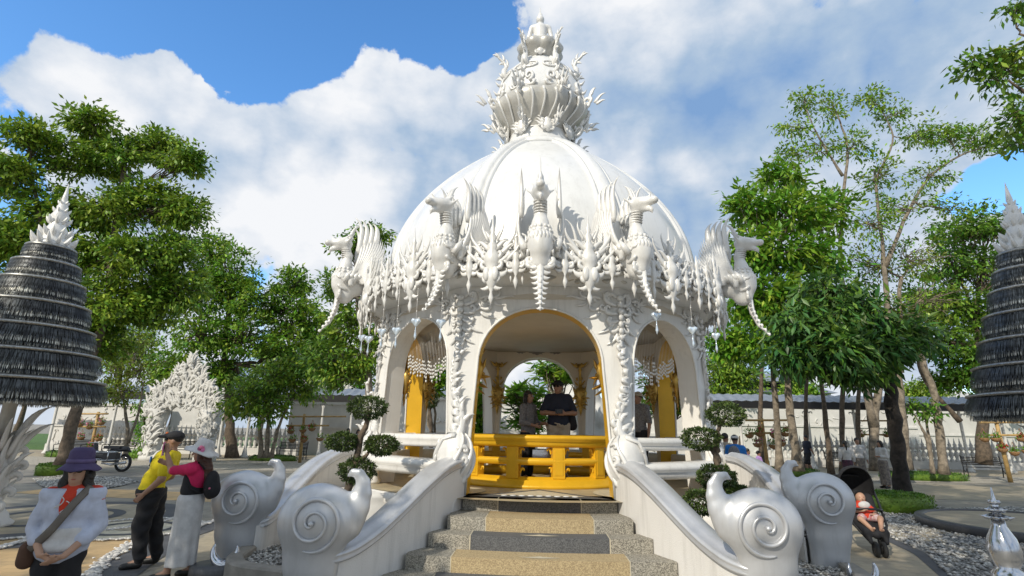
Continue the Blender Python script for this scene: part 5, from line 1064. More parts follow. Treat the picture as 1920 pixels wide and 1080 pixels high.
tree('broadleaf_tree', 'dark dense tree at the right, behind the right silver tower', gr0(1850, 880), [(TP_([(1845, 870, 26), (1840, 740, 26), (1830, 600, 26)]), .26, .12), (TP_([(1800, 790, 25), (1745, 730, 25), (1722, 690, 25), (1712, 600, 25)]), .1, .06)],
     [Bp(1800, 430, 26, 46, 26), Bp(1850, 420, 26, 46, 30), Bp(1780, 490, 26, 56, 44, 1.3), Bp(1850, 500, 26, 56, 50, 1.4), Bp(1800, 580, 26, 60, 50, 1.4), Bp(1860, 600, 25.5, 50, 50, 1.2), Bp(1760, 640, 26, 50, 44, 1.2), Bp(1820, 670, 25.5, 50, 44, 1.3), Bp(1860, 700, 25, 40, 36), Bp(1950, 520, 27, 60, 90), Bp(1960, 660, 27, 60, 60), Bp(1740, 560, 26, 44, 44), Bp(1780, 710, 26, 40, 22, .7)],
     .24, [M['leaf_b'], M['leaf_b'], M['leaf_c']], 'bark', 46, 28, 'trees round the court', .5, 25)
tree('curved_tree', 'thin tree with an S curved trunk rising out of the sunlit hedge', gr0(1765, 888), [(TP_([(1770, 888, 23), (1762, 820, 23), (1758, 770, 23), (1745, 715, 23), (1722, 665, 23), (1716, 600, 23), (1725, 540, 23)]), .17, .09), (TP_([(1750, 888, 23), (1738, 820, 23), (1722, 790, 23)]), .08, .04), (TP_([(1748, 888, 23.2), (1745, 840, 23.2), (1733, 770, 23.2)]), .08, .04)],
     [Bp(1738, 770, 22.8, 24, 14, .5), Bp(1700, 760, 23, 22, 12, .4), Bp(1730, 560, 23, 44, 30, .8), Bp(1700, 600, 23, 40, 26, .8)], .2, [M['leaf_b'], M['leaf_c']], 'bark_light', 24, 20, 'trees round the court', .36, 26)
tree('overhanging_branch_tree', 'tree just outside the picture reaching its leafy branches into the upper right corner', (13.3, 9.5, 0), [([(13.3, 9.5, 0), (13.2, 9.6, 3), (12.6, 9.8, 6), (12.2, 10, 9.5)], .25, .12), ([(12.6, 9.8, 6), tuple(at(1960, 200, 10)), tuple(at(1890, 150, 10))], .08, .02), ([(12.2, 10, 8.5), tuple(at(1950, 60, 10)), tuple(at(1830, 125, 10))], .06, .015)],
     [Bp(1905, 10, 10, 26, 26, .5), Bp(1890, 125, 10, 36, 16, .7), Bp(1830, 120, 10, 34, 14, .6), Bp(1865, 150, 10, 24, 10, .4), Bp(1905, 100, 10, 26, 14, .5), Bp(1900, 215, 10, 22, 34, .6), Bp(1895, 270, 10, 24, 16, .4), Bp(1950, 150, 10, 40, 120, 1.2), ((12.4, 10, 9.8), (1.6, 1.6, 1.3), 2)], .16, LB, 'bark', 18, 22, 'trees round the court', .26, 27)
for i, (x, y0, y1, Y, r) in enumerate(((1578, 890, 660, 24, .13), (1545, 890, 640, 20.5, .10), (1608, 885, 650, 26, .12), (1510, 880, 640, 27, .12), (1425, 880, 660, 25, .12))):
    tree('slim_trunk_tree', ['slim straight tree left of the dark walking man', 'leaning pale trunk just behind the right rear wave', 'slim dark trunk behind the three talking women', 'slim trunk just right of the hanging flower baskets', 'slim brown trunk beside the seated children in purple'][i], gr0(x, y0), [(TP_([(x+(14 if i == 1 else 3), y0, Y), (x, (y0+y1)/2, Y), (x-(14 if i == 1 else -6), y1, Y)]), r, r*.6)],
         [Bp(x-10, y1-10, Y, 40, 26, .8), Bp(x+25, y1-20, Y, 36, 26, .8)], .24, [M['leaf_b'], M['leaf_d']], 'bark', 30, 20, 'slim trunks right of the pavilion', .42, 40+i)
for i, (x, y, Y, w_, h_, mt, lab) in enumerate(((60, 690, 44, 110, 60, 'leaf_b', 'far dark tree behind the walkway at the left edge, under the silver tower'), (235, 640, 42, 90, 70, 'leaf_a', 'far green tree behind the walkway between the left tower and the gate'), (330, 720, 46, 70, 40, 'leaf_b', 'far low tree right behind the left gate'), (500, 700, 48, 110, 50, 'leaf_b', 'far tree filling the gap behind the small bushy tree'), (640, 700, 44, 60, 60, 'leaf_c', 'far bright tree just left of the pavilion'), (1500, 735, 52, 46, 30, 'leaf_c', 'far light green tree above the right walkway, between the trunks'), (1370, 700, 40, 60, 60, 'leaf_b', 'far dark tree just right of the pavilion'), (1730, 735, 56, 50, 22, 'leaf_a', 'far low tree above the walkway, left of the curved trunk'), (1900, 640, 40, 90, 110, 'leaf_b', 'far dark tree behind the right silver tower'), (1600, 620, 30, 90, 60, 'leaf_b', 'shadowy tree behind the big leaved tree on the right'))):
    c = at(x, y, Y); g = (c[0], Y, 0); tree('far_tree', lab, g, [([g, (c[0]+.3, Y, c[2]*.5), tuple(c)], .25, .1)], [Bp(x-w_*.45, y+h_*.1, Y, w_*.5, h_*.6), Bp(x, y-h_*.25, Y, w_*.5, h_*.6, 1.2), Bp(x+w_*.45, y+h_*.1, Y, w_*.5, h_*.55), Bp(x, y+h_*.45, Y, w_*.7, h_*.4)], .34, [M[mt], M['leaf_a']], 'bark', 34, 30, 'far trees', .7, 80+i)
# frangipani with leaf rosettes behind the pavilion
for i, (x, y, Y, w_, h_, lab) in enumerate(((985, 770, 15.6, 44, 60, 'frangipani with rosettes of long bright leaves, framed by the rear arch'), (900, 780, 15.4, 30, 70, 'frangipani seen in the narrow gap left of the rear arch'), (1040, 700, 16.5, 40, 24, 'frangipani top rising behind the man in the dark shirt'), (1245, 740, 15.4, 60, 70, 'frangipani with bright leaves seen through the right side arch'), (815, 700, 15.2, 24, 60, 'frangipani seen through the left side arch of the pavilion'))):
    g = at(x, y, Y); rb = [Bp(x, y-h_*.4, Y, w_, h_*.5, 1.4), Bp(x+w_*.2, y+h_*.25, Y, w_*.9, h_*.45, 1.4)]
    tree('frangipani', lab, (g[0], Y, 0), [([(g[0], Y, 0), (g[0]+.1, Y, .7), (g[0], Y, 1.3)], .09, .06)], rb, .34, [M['leaf_c'], M['leaf_c'], M['leaf_a']], 'bark_light', 1.6, 34, 'frangipanis behind the pavilion', .22, 60+i, star=11, aspect=.24, fill=0, cat='shrub', twig=.02)
# trees behind the photographer (they throw the dappled shade over the foreground)
def shade_at(x, y, z, d): p = np.array([x, y, z], float)+sun_dir*d; return p
SH = []
def shader(targets, d, label, trunkxy, seed, leaf=.25):
    bl = [(shade_at(*t[:3], d), (t[3], t[3], t[3]*.8), t[4] if len(t) > 4 else 1.0) for t in targets]; top = np.mean([b[0] for b in bl], 0); base = (trunkxy[0], trunkxy[1], 0)
    tree('shade_tree', label, base, [([base, (base[0], base[1], 3), tuple(top*.6+np.array([base[0], base[1], 3])*.4), tuple(top)], .3, .12)], bl, leaf, [M['leaf_a'], M['leaf_b']], 'bark', 60, 26, 'trees behind the photographer', .5, seed)
# ================================================================ background
M['roofmetal'] = mat('corrugated_roof', (.30, .33, .37), .4, .4, .3, 2)
M['sunwall'] = mat('white_garden_wall', (.66, .65, .62), .8, 0, .15, 1.2, .3, 14)
M['bamboo'] = mat('bamboo', (.52, .34, .13), .55, 0, .4, 6)
M['coir'] = mat('coconut_basket', (.36, .20, .09), .9, 0, .5, 20, .5, 40)
M['pinkf'] = mat('pink_petals', (.55, .08, .22), .6, 0, 0, 4, col2=(.65, .22, .35), island=.5)
M['redf'] = mat('red_petals', (.50, .05, .04), .6, 0, .4, 9)
M['grass'] = mat('lawn', (.09, .17, .03), .9, 0, 0, 3, .6, 90, col2=(.05, .11, .02))
M['slate'] = mat('slate_blue_roof', (.18, .21, .25), .6, 0, .3, 3)
sheet('lawn', [(-60, 34.5), (70, 34.5), (90, 90), (-90, 90)], .012, M['grass'])
sheet('path', [(-60, 27.6), (70, 27.6), (70, 34.5), (-60, 34.5)], .004, M['buff'])
sheet('gravel_strip', [(13, 22.8), (40, 23.8), (40, 27.5), (13, 27.5)], .008, mat('pale_gravel', (.50, .46, .38), .9, 0, 0, 4, .8, 90, col2=(.30, .27, .22), vor=20, lo=.1, hi=.9))
sheet('gravel_strip', [(-40, 22.5), (-7, 21.5), (-5, 27.5), (-40, 27.5)], .008, bpy.data.materials['pale_gravel'])
# covered walkways
def walkway(x0, x1, posts, label):
    Yf, Yb = 30.2, 32.8; root = empty('covered_walkway', (x0, Yb, 0), 0, label, 'walkway'); zr, ze = 4.0, 3.55
    n = int((x1-x0)/.13); xs = np.linspace(x0, x1, n); amp = .03*np.sin(np.arange(n)*PI/2)
    q = MB(); q.strip([(x, 31.5, zr+a) for x, a in zip(xs, amp)], [(x, Yf, ze+a) for x, a in zip(xs, amp)]); q.strip([(x, Yb, ze+a) for x, a in zip(xs, amp)], [(x, 31.5, zr+a) for x, a in zip(xs, amp)]); q.build('roof', M['roofmetal'], root, smooth=False)
    q = MB(); q.box(((x0+x1)/2, Yf+.06, ze-.20), (x1-x0, .08, .36)); q.build('fascia', M['black'], root, smooth=False)
    q = MB(); q.box(((x0+x1)/2, Yb-.1, ze-.18), (x1-x0, .08, .22)); q.box(((x0+x1)/2, 31.5, ze+.05), (x1-x0, .1, .12)); q.build('beam', M['sunwall'], root, smooth=False)
    for x in posts:
        q = MB(); q.lathe([(.22, 0), (.22, .08), (.15, .14), (.12, .3), (.075, .5), (.07, 3.2), (.1, 3.3), (.1, 3.36)], 12, (x, Yf+.35, 0)); q.build('post', M['sunwall'], root)
        for sg in (-1, 1):
            t = MB(); scroll(t, (x+sg*.05, Yf+.33, 2.75), PI/2, .75, .035, -.8*sg); t.build('post_bracket', M['sunwall'], root)
def px2x(px, Y=30.5): return float(at(px, 820, Y)[0])
walkway(px2x(-60), px2x(835), [px2x(p) for p in (-20, 92, 205, 268, 412, 462, 600, 655, 760)], 'long covered walkway with grey metal roof on white posts, left of the pavilion')
walkway(px2x(1325), px2x(2040), [px2x(p) for p in (1345, 1391, 1520, 1608, 1700, 1808, 1885, 1960)], 'long covered walkway with grey metal roof on white posts, right of the pavilion')
def balus(x0, x1, Y, n, label):
    root = empty('garden_balustrade', (x0, Y, 0), 0, label, 'balustrade'); q = MB(); q.box(((x0+x1)/2, Y, .22), (x1-x0, .3, .44)); q.build('base', M['sunwall'], root, smooth=False)
    q = MB(); q.lathe([(.12, .44), (.12, .52), (.06, .58), (.13, .78), (.12, .9), (.05, 1.02), (.13, 1.1), (.15, 1.2), (.08, 1.28), (.10, 1.36), (.05, 1.46), (.03, 1.6), (.004, 1.78)], 10, (0, 0, 0)); me = q.mesh('baluster', M['sunwall'])
    for i in range(n): link('baluster', me, root, (i*(x1-x0)/(n-1), 0, 0))
balus(px2x(180, 33.2), px2x(560, 33.2), 33.2, 44, 'white balustrade of pointed turned balusters behind the left gate')
balus(px2x(1440, 33.2), px2x(1990, 33.2), 33.2, 56, 'white balustrade of pointed turned balusters in front of the lawn on the right')
def wallthing(x0, x1, Y, h, label, panels=True, seed=0, name='garden_wall'):
    root = empty(name, (x0, Y, 0), 0, label, 'wall'); q = MB(); q.box(((x0+x1)/2, Y, h/2), (x1-x0, .4, h)); q.build('wall_body', M['sunwall'], root, smooth=False)
    q = MB(); q.box(((x0+x1)/2, Y-.02, h+.08), (x1-x0+.1, .56, .16)); q.box(((x0+x1)/2, Y-.24, h*.55), (x1-x0, .1, .12)); q.box(((x0+x1)/2, Y-.24, .2), (x1-x0, .12, .4)); q.build('coping', M['sunwall'], root, smooth=False)
    if panels:
        q = MB(); rr_ = random.Random(seed)
        for i in range(int((x1-x0)*6)):
            t = MB(); (scroll if i % 2 else flame)(t, (0, 0, 0), rr_.uniform(0, 6), rr_.uniform(.4, .9), rr_.uniform(.03, .06), *((rr_.choice((-1, 1)),) if i % 2 else (1.6, -2.6)))
            q.add(t.verts()+np.array([rr_.uniform(x0+.2, x1-.2), Y-.22, rr_.uniform(.6, h-.2)]), t.f)
        q.build('wall_relief', M['sunwall'], root)
wallthing(px2x(95, 35), px2x(300, 35), 35, 2.9, 'sunlit white wall with carved relief, left of the left gate', True, 1)
wallthing(px2x(318, 36), px2x(415, 36), 36, 3.0, 'plain stepped white wall seen through the left gate', False, 2)
wallthing(px2x(540, 35), px2x(800, 35), 35, 3.2, 'white wall behind the couple walking left of the pavilion', False, 3)
wallthing(px2x(1330, 40), px2x(1720, 40), 40, 4.4, 'long white temple wall behind the trunks on the right', True, 4)
wallthing(px2x(1700, 43), px2x(2050, 43), 43, 3.6, 'lower white wall behind the curved tree on the right', False, 5)
# low white house with a pale hipped roof and a blue awning
hb = empty('white_house', (px2x(1810, 60), 60, 0), 0, 'distant long white house with a pale hipped roof above the right walkway', 'house')
xa, xb = px2x(1660, 60), px2x(1900, 60); q = MB(); q.box(((xa+xb)/2, 62, 2.6), (xb-xa, 6, 5.2)); q.build('wall', M['sunwall'], hb, smooth=False)
q = MB(); q.add([(xa-.6, 58.4, 5.2), (xb+.6, 58.4, 5.2), (xb+.6, 65.6, 5.2), (xa-.6, 65.6, 5.2), (xa+3, 62, 7.0), (xb-3, 62, 7.0)], [(0, 1, 5, 4), (1, 2, 5), (2, 3, 4, 5), (3, 0, 4), (3, 2, 1, 0)]); q.build('roof', mat('pale_roof', (.55, .55, .53), .7, 0, .2, 2), hb, smooth=False)
for i in range(6):
    x = xa+2+i*(xb-xa-4)/5; q = MB(); q.box((x, 58.95, 3.4), (1.2, .12, 1.3)); q.build('window', M['slate'], hb, smooth=False)
hb = empty('temple_hall', (px2x(1460, 62), 62, 0), 0, 'distant white temple hall with tiered dark roof edge between the trunks', 'temple')
xa, xb = px2x(1335, 62), px2x(1560, 62); q = MB(); q.box(((xa+xb)/2, 64, 3.2), (xb-xa, 6, 6.4)); q.build('wall', M['sunwall'], hb, smooth=False)
for j, (s_, z) in enumerate(((1.05, 6.4), (.6, 7.6))):
    c = (xa+xb)/2; w2 = (xb-xa)/2*s_; q = MB(); q.add([(c-w2, 60, z), (c+w2, 60, z), (c+w2, 68, z), (c-w2, 68, z), (c-w2*.8, 64, z+1.2), (c+w2*.8, 64, z+1.2)], [(0, 1, 5, 4), (1, 2, 5), (2, 3, 4, 5), (3, 0, 4), (3, 2, 1, 0)]); q.build('roof', M['roofmetal'], hb, smooth=False)
# white ornate gates ---------------------------------------------------------
def gate(cx_, Y, W_, zopen, ztop, label, seed, dens=1.0):
    root = empty('ornate_gate', (cx_, Y, 0), 0, label, 'gate', None); rr_ = random.Random(seed); hw = W_/2; ow = W_*.26
    for sg in (-1, 1):
        q = MB(); q.lathe([(.55, 0), (.55, .2), (.42, .3), (.40, zopen*.5), (.46, zopen*.75), (.6, zopen)], 10, (cx_+sg*(ow+.42), Y, 0), sy=.8)
        for i in range(int(60*dens)):
            t = MB(); (scroll if i % 2 else flame)(t, (0, 0, 0), rr_.uniform(.4, 2.4), rr_.uniform(.4, .8), rr_.uniform(.05, .08), *((rr_.choice((-1, 1)),) if i % 2 else (1.2, -2.6)), y1=-.05)
            a = rr_.uniform(-1.6, 1.6); z = rr_.uniform(.0, zopen); q.add(t.verts()+np.array([cx_+sg*(ow+.42)+.45*math.sin(a), Y-.38*math.cos(a), z]), t.f)
        q.build('pillar', M['sunwall'], root)
    q = MB(); zc = zopen+.1; H_ = ztop-zopen
    def top(u): u = abs(u)/hw; return zopen+H_*(.62*(1-u)**.9+.16)   # core outline
    xs = np.linspace(-hw*.95, hw*.95, 25); G_ = []
    for y in (-.28, .28):
        bot = [zopen-.9*max(0, (abs(x)/hw-.42))*1.5+(.25*(1-(x/ow)**2) if abs(x) < ow else 0) for x in xs]
        q.strip([(cx_+x, Y+y, b) for x, b in zip(xs, bot)], [(cx_+x, Y+y, top(x)-.3) for x in xs])
    q.strip([(cx_+x, Y-.28, top(x)-.3) for x in xs], [(cx_+x, Y+.28, top(x)-.3) for x in xs]); q.strip([(cx_+x, Y-.28, b) for x, b in zip(xs, bot)], [(cx_+x, Y+.28, b) for x, b in zip(xs, bot)])
    for i in range(int(230*dens)):
        x = rr_.uniform(-hw, hw); z = rr_.uniform(zopen-.1-.3*(abs(x) > ow), top(x)); t = MB(); sgn = 1 if x > 0 else -1
        (scroll if i % 2 else flame)(t, (0, 0, 0), rr_.uniform(.5, 2.0), rr_.uniform(.4, .9), rr_.uniform(.045, .08), *((rr_.choice((-1, 1)),) if i % 2 else (1.2, -2.6))); V = t.verts(); V[:, 0] *= sgn
        q.add(V+np.array([cx_+x, Y-.32, z]), t.f)
    q.build('pediment', M['sunwall'], root)
    for (u, zt_, w_) in ((0, 1.0, .5), (-.34, .80, .36), (.34, .80, .36), (-.66, .52, .28), (.66, .52, .28), (-.92, .40, .22), (.92, .40, .22)):
        x = cx_+u*hw; z1 = zopen+H_*zt_; z0 = top(u*hw)-.55; h_ = z1-z0; q = MB(); q.lathe([(w_*.7, z0), (w_*.8, z0+h_*.12), (w_*.4, z0+h_*.3), (w_*.55, z0+h_*.38), (w_*.25, z0+h_*.52), (w_*.34, z0+h_*.58), (w_*.14, z0+h_*.7), (w_*.18, z0+h_*.75), (.004, z1)], 8, (x, Y, 0), sy=.7)
        for i in range(int(12*dens)+4):
            t = MB(); flame(t, (0, 0, 0), rr_.uniform(.5, 1.2), h_*.35, .07, 1.6, -2.6); V = t.verts(); V[:, 0] *= (1 if i % 2 else -1); f_ = i/16; q.add(V+np.array([x+(.5*w_*(1-f_))*(1 if i % 2 else -1), Y-.15, z0+h_*.75*f_]), t.f)
        q.build('spire', M['sunwall'], root)
g1 = at(350, 760, 26.3); gate(g1[0], 26.3, 3.7, at(350, 768, 26.3)[2], at(365, 655, 26.3)[2], 'white carved gate with five flame spires, left of the pavilion behind the embracing couple', 5)
g2 = at(605, 740, 42); gate(g2[0], 42, 4.6, 4.4, at(600, 690, 42)[2], 'far white carved gate top rising over the walkway roof, left of the pavilion', 6, .7)
# white flame sculptures beside the pavilion and behind it
def swirl_sculpt(px, py0, py1, Y, w_, label, seed, name='white_sculpture'):
    b = at(px, py0, Y); t_ = at(px, py1, Y); root = empty(name, (b[0], Y, 0), 0, label, 'sculpture'); rr_ = random.Random(seed); z0, z1 = 0.0, t_[2]
    q = MB(); h_ = z1; zz = np.linspace(z0, z1*.93, 14); xs = [b[0]+w_*.3*math.sin(i*.9) for i in range(14)]
    q.tube([(x, Y, z) for x, z in zip(xs, zz)], np.interp(np.arange(14), [0, 4, 9, 13], [w_*.6, w_*.42, w_*.2, .02]), 8); q.build('stem', M['white_relief'], root)
    q = MB()
    for i in range(26):
        f_ = i/26; t = MB(); (scroll if i % 2 else flame)(t, (0, 0, 0), rr_.uniform(.6, 1.4), w_*rr_.uniform(.9, 1.5)*(1.2-f_*.6), .045*(1.3-f_*.6), *((.9,) if i % 2 else (1.5, -2.8)), y1=-.05); V = t.verts(); V[:, 0] *= (1 if (i//2) % 2 else -1)
        q.add(V+np.array([b[0]+.2*w_*(1 if (i//2) % 2 else -1), Y-.15*w_, z0+.9*h_*f_]), t.f)
    q.build('curls', M['white_relief'], root)
swirl_sculpt(686, 850, 690, 10.8, .28, 'slim white flame sculpture with curling tip, just left of the pavilion', 1)
swirl_sculpt(1333, 850, 700, 10.8, .28, 'slim white flame sculpture with curling tip, just right of the pavilion', 2)
def blockstone(px, Y, w_, h_, label, seed):
    b = at(px, 800, Y); pr = [('e', (b[0], Y, h_*.45), (w_*.55, .5, h_*.6), None)]; rr_ = random.Random(seed)
    for i in range(14): pr.append(('e', (b[0]+rr_.uniform(-.5, .5)*w_, Y+rr_.uniform(-.4, .1), rr_.uniform(0, h_)), (rr_.uniform(.15, .4)*w_, .35, rr_.uniform(.12, .3)*h_), None))
    V, Q = sdf(pr, .06, .05, clips=[((0, 0, -1), 0), ((0, 0, 1), h_)]); o = link('white_rock', mkmesh('white_rock', V, Q, M['sunwall'], False)); tag(o, label, 'rock')
blockstone(962, 18, 1.5, 2.2, 'white carved rock with a flat top behind the woman in grey, through the rear arch', 1)
blockstone(1085, 19, 1.6, 4.0, 'tall white carved rock right of the man in the dark shirt, through the rear arch', 2)
wallthing(px2x(680, 24), px2x(1300, 24), 24, 3.0, 'white garden wall directly behind the pavilion and the frangipanis', True, 8)
# small parts: benches, flower frames, motorcycle ------------------------------
def bench():
    r = empty('iron_bench', (0, 0, 0), 0, None, 'bench', 'black iron benches by the paths')
    for nm, z0, y0, dz, dy, n in (('seat', .44, -.2, 0, .075, 6), ('backrest', .56, .27, .075, .018, 5)):
        q = MB()
        for i in range(n): q.box((0, y0+i*dy, z0+i*dz), (1.5, .05 if dz == 0 else .02, .02 if dz == 0 else .05))
        q.build(nm, M['black'], r, smooth=False)
    for sx in (-.72, .72):
        q = MB(); q.tube([(sx, -.25, 0), (sx, -.22, .3), (sx, -.24, .62), (sx, .1, .66), (sx, .28, .6)], .022, 6); q.tube([(sx, .3, 0), (sx, .22, .4), (sx, .36, .95)], .022, 6); q.tube([(sx, -.2, .4), (sx, 0, .2), (sx, .25, .35)], .016, 5); q.build('side_frame', M['black'], r)
    return r
B0 = None
for px, py, rz, lab in ((545, 862, .1, 'black iron bench beside the small bushy tree, left of the pavilion'), (218, 858, 0, 'black iron bench left of the left gate, behind the motorcycle'), (335, 860, 0, 'black iron bench seen through the left gate behind the yellow shirt'), (1715, 872, 0, 'black iron bench behind the curved tree'), (1850, 896, -.35, 'black iron bench beside the rightmost flower frame'), (1580, 880, .1, 'black iron bench behind the three talking women'), (128, 858, 0, 'black iron bench at the far left, behind the flower frame')):
    o = bench() if B0 is None else copy_tree(B0); B0 = B0 or o; g = gz(px, py); o.location = (g[0], g[1], 0.012); o.rotation_euler[2] = rz; o['label'] = lab
def flower_frame(px, py, ytop, bars, baskets, label, seed, wid=1.0):
    g = gz(px, py); Y = g[1]; root = empty('flower_frame', (g[0], Y, 0), 0, label, 'flower stand', 'bamboo frames with hanging baskets'); zt_ = at(px, ytop, Y)[2]
    q = MB(); q.tube([(g[0]+.05, Y, 0), (g[0], Y, zt_)], [.085, .07], 8); q.build('post', M['bamboo'], root)
    for (xa, xb, yb) in bars:
        a = at(xa, yb, Y); b = at(xb, yb, Y); q = MB(); q.tube([(a[0], Y-.08, a[2]), (b[0], Y-.08, b[2])], .045, 7); q.build('crossbar', M['bamboo'], root)
    rg = np.random.default_rng(seed)
    for j, (x, y, col) in enumerate(baskets):
        c = at(x, y, Y-.1); q = MB(); q.lathe([(.004, -.16), (.12, -.12), (.19, 0), (.18, .02), (.001, .0)], 12, c); 
        for a in range(3): q.tube([c+[.17*math.cos(a*2.1), .17*math.sin(a*2.1), 0], c+[0, 0, .42]], .008, 3)
        o = q.build('basket', M['coir'], root); P = ball_pts(70, c+[0, 0, .10], (.2, .2, .14), rg)
        l = leaves(P, .10, M['leaf_c'], 'plant', o, .5, None, -.2, seed=seed+j, org=wloc(o))
        if col: P = ball_pts(40, c+[0, -.05, .13], (.2, .2, .12), rg); leaves(P, .075, M[col], 'blossom', o, .9, None, 0, seed=seed+j+50, org=wloc(o))
flower_frame(166, 858, 772, [(148, 205, 776), (145, 200, 800)], [(150, 795, 'pinkf'), (168, 800, 'pinkf'), (190, 792, 'pinkf'), (152, 820, 'pinkf'), (185, 822, 'redf'), (170, 838, 'pinkf')], 'bamboo flower frame full of pink blossoms, behind the motorcycle', 1)
flower_frame(560, 868, 776, [(540, 650, 781), (538, 618, 798)], [(545, 808, 'redf'), (568, 806, None), (585, 803, 'redf'), (548, 824, None), (570, 824, 'redf'), (600, 822, None)], 'bamboo flower frame with round hanging baskets, beside the bench left of the pavilion', 2)
flower_frame(1440, 898, 784, [(1396, 1476, 788), (1402, 1470, 812)], [(1405, 815, None), (1424, 812, 'redf'), (1452, 815, 'pinkf'), (1472, 812, 'redf'), (1420, 832, 'pinkf'), (1450, 835, None), (1465, 830, 'pinkf')], 'bamboo flower frame with pink flowers and a pale post, behind the right rear wave', 3)
flower_frame(1652, 880, 786, [(1604, 1662, 789), (1610, 1668, 815)], [(1615, 815, 'pinkf'), (1640, 815, 'redf'), (1662, 815, None)], 'bamboo flower frame behind the three talking women', 4)
flower_frame(1893, 905, 788, [(1834, 1932, 792), (1850, 1960, 816)], [(1846, 822, None), (1867, 822, None), (1915, 822, 'redf'), (1880, 842, 'redf'), (1902, 848, None), (1925, 845, None)], 'rightmost bamboo flower frame with coconut baskets, under the right silver tower', 5)
# motorcycle with a side carrier
mb_ = gz(197, 884); mr = empty('motorcycle', (mb_[0], mb_[1], 0), 0, 'parked motorcycle with a silver tube side carrier, behind the woman in the purple hat', 'motorcycle')
M['rubber'] = mat('black_rubber', (.02, .02, .02), .8); M['chrome'] = mat('chrome', (.65, .66, .68), .2, .95); M['dkplastic'] = mat('dark_plastic', (.03, .03, .035), .35)
for dx in (-.72, .62):
    q = MB(); q.tube([(mb_[0]+dx+.28*math.cos(a), mb_[1], .31+.28*math.sin(a)) for a in np.linspace(0, 2*PI, 25)], .045, 7, cap=False); o = q.build('wheel', M['rubber'], mr)
    q = MB(); q.tube([(mb_[0]+dx+.22*math.cos(a), mb_[1], .31+.22*math.sin(a)) for a in np.linspace(0, 2*PI, 25)], .02, 5, cap=False)
    for a in range(8): q.tube([(mb_[0]+dx, mb_[1], .31), (mb_[0]+dx+.22*math.cos(a*PI/4), mb_[1], .31+.22*math.sin(a*PI/4))], .008, 4)
    q.build('rim', M['chrome'], o)
def L3(pts): return [(mb_[0]+x, mb_[1]+y, z) for x, y, z in pts]
sdfobj('body', [('c', L3([(-.4, 0, .55)])[0], L3([(.2, 0, .5)])[0], .15, .17), ('c', L3([(.1, 0, .72)])[0], L3([(.7, 0, .82)])[0], .10, .07), ('c', L3([(-.5, 0, .5)])[0], L3([(-.58, 0, .95)])[0], .10, .08), ('c', L3([(.6, 0, .8)])[0], L3([(.85, 0, .72)])[0], .07, .03)], M['dkplastic'], mr, .04, .08, org=(mb_[0], mb_[1], 0))
q = MB(); q.tube(L3([(-.55, -.3, 1.02), (-.5, 0, 1.0), (-.55, .3, 1.02)]), .02, 6); q.tube(L3([(-.56, 0, 1.0), (-.74, 0, .31)]), .035, 6); q.build('handlebar', M['chrome'], mr)
q = MB(); q.box(L3([(.15, 0, .86)])[0], (.62, .24, .10)); o = q.build('saddle', M['dkplastic'], mr, smooth=False)
q = MB(); q.tube(L3([(-.1, -.12, .3), (.3, -.16, .26), (.85, -.18, .34)]), [.03, .045, .05], 8); q.build('exhaust', M['chrome'], mr)
q = MB()
for y, z in ((-.35, .45), (-.95, .45), (-.35, .72), (-.95, .72)): q.tube(L3([(-.5, y, z), (.75, y, z)]), .018, 6)
for x in (-.5, .1, .75):
    for z in (.45, .72): q.tube(L3([(x, -.35, z), (x, -.95, z)]), .018, 6)
    for y in (-.35, -.95): q.tube(L3([(x, y, .45), (x, y, .72)]), .018, 6)
q.build('side_carrier', M['chrome'], mr)
q = MB(); q.box(L3([(.4, -.35, .52)])[0], (.5, .2, .32)); q.build('saddle_box', M['dkplastic'], mr, smooth=False)
# ================================================================ people
def cloth(n, c, c2=None, r=.85, b=.25, vs=8): return mat(n, c, r, 0, .25 if not c2 else 0, vs, b, 22, col2=c2)
M['skin'] = mat('skin', (.46, .27, .18), .5, 0, .1, 10); M['skin2'] = mat('skin_tan', (.36, .20, .13), .5, 0, .1, 10); M['hair'] = mat('hair_black', (.015, .012, .01), .45, 0, .3, 20, .6, 60); M['hair2'] = mat('hair_brown', (.09, .035, .02), .45, 0, .4, 20, .6, 60)
M['cblack'] = cloth('black_cloth', (.015, .015, .018)); M['cnavy'] = cloth('navy_cloth', (.02, .025, .045)); M['cyellow'] = cloth('yellow_cloth', (.78, .62, .01)); M['cpink'] = cloth('crimson_cloth', (.60, .015, .10)); M['cwhite'] = cloth('white_cloth', (.62, .61, .60)); M['cpale'] = cloth('pale_blue_white_cloth', (.52, .56, .68)); M['cred'] = cloth('red_cloth', (.62, .05, .02)); M['cpurple'] = cloth('purple_cloth', (.07, .05, .13)); M['cbeige'] = cloth('beige_cloth', (.50, .43, .33)); M['cblue'] = cloth('blue_cloth', (.02, .20, .62)); M['clilac'] = cloth('lilac_cloth', (.45, .28, .62)); M['cgrey'] = cloth('grey_check_cloth', (.25, .25, .26), (.12, .12, .13), vs=40); M['cmaroon'] = cloth('maroon_pattern_cloth', (.10, .03, .06), (.03, .02, .03), vs=18); M['cstripe'] = cloth('grey_brown_stripe_cloth', (.28, .24, .20), (.10, .09, .09), vs=14); M['cstrap'] = cloth('taupe_strap', (.16, .14, .12)); M['shoe'] = cloth('black_shoe', (.012, .012, .012), r=.5); M['lens'] = mat('dark_lens', (.005, .005, .006), .1); M['lip'] = mat('lip', (.35, .09, .07), .5)
SIDES = (('r', -1), ('l', 1))
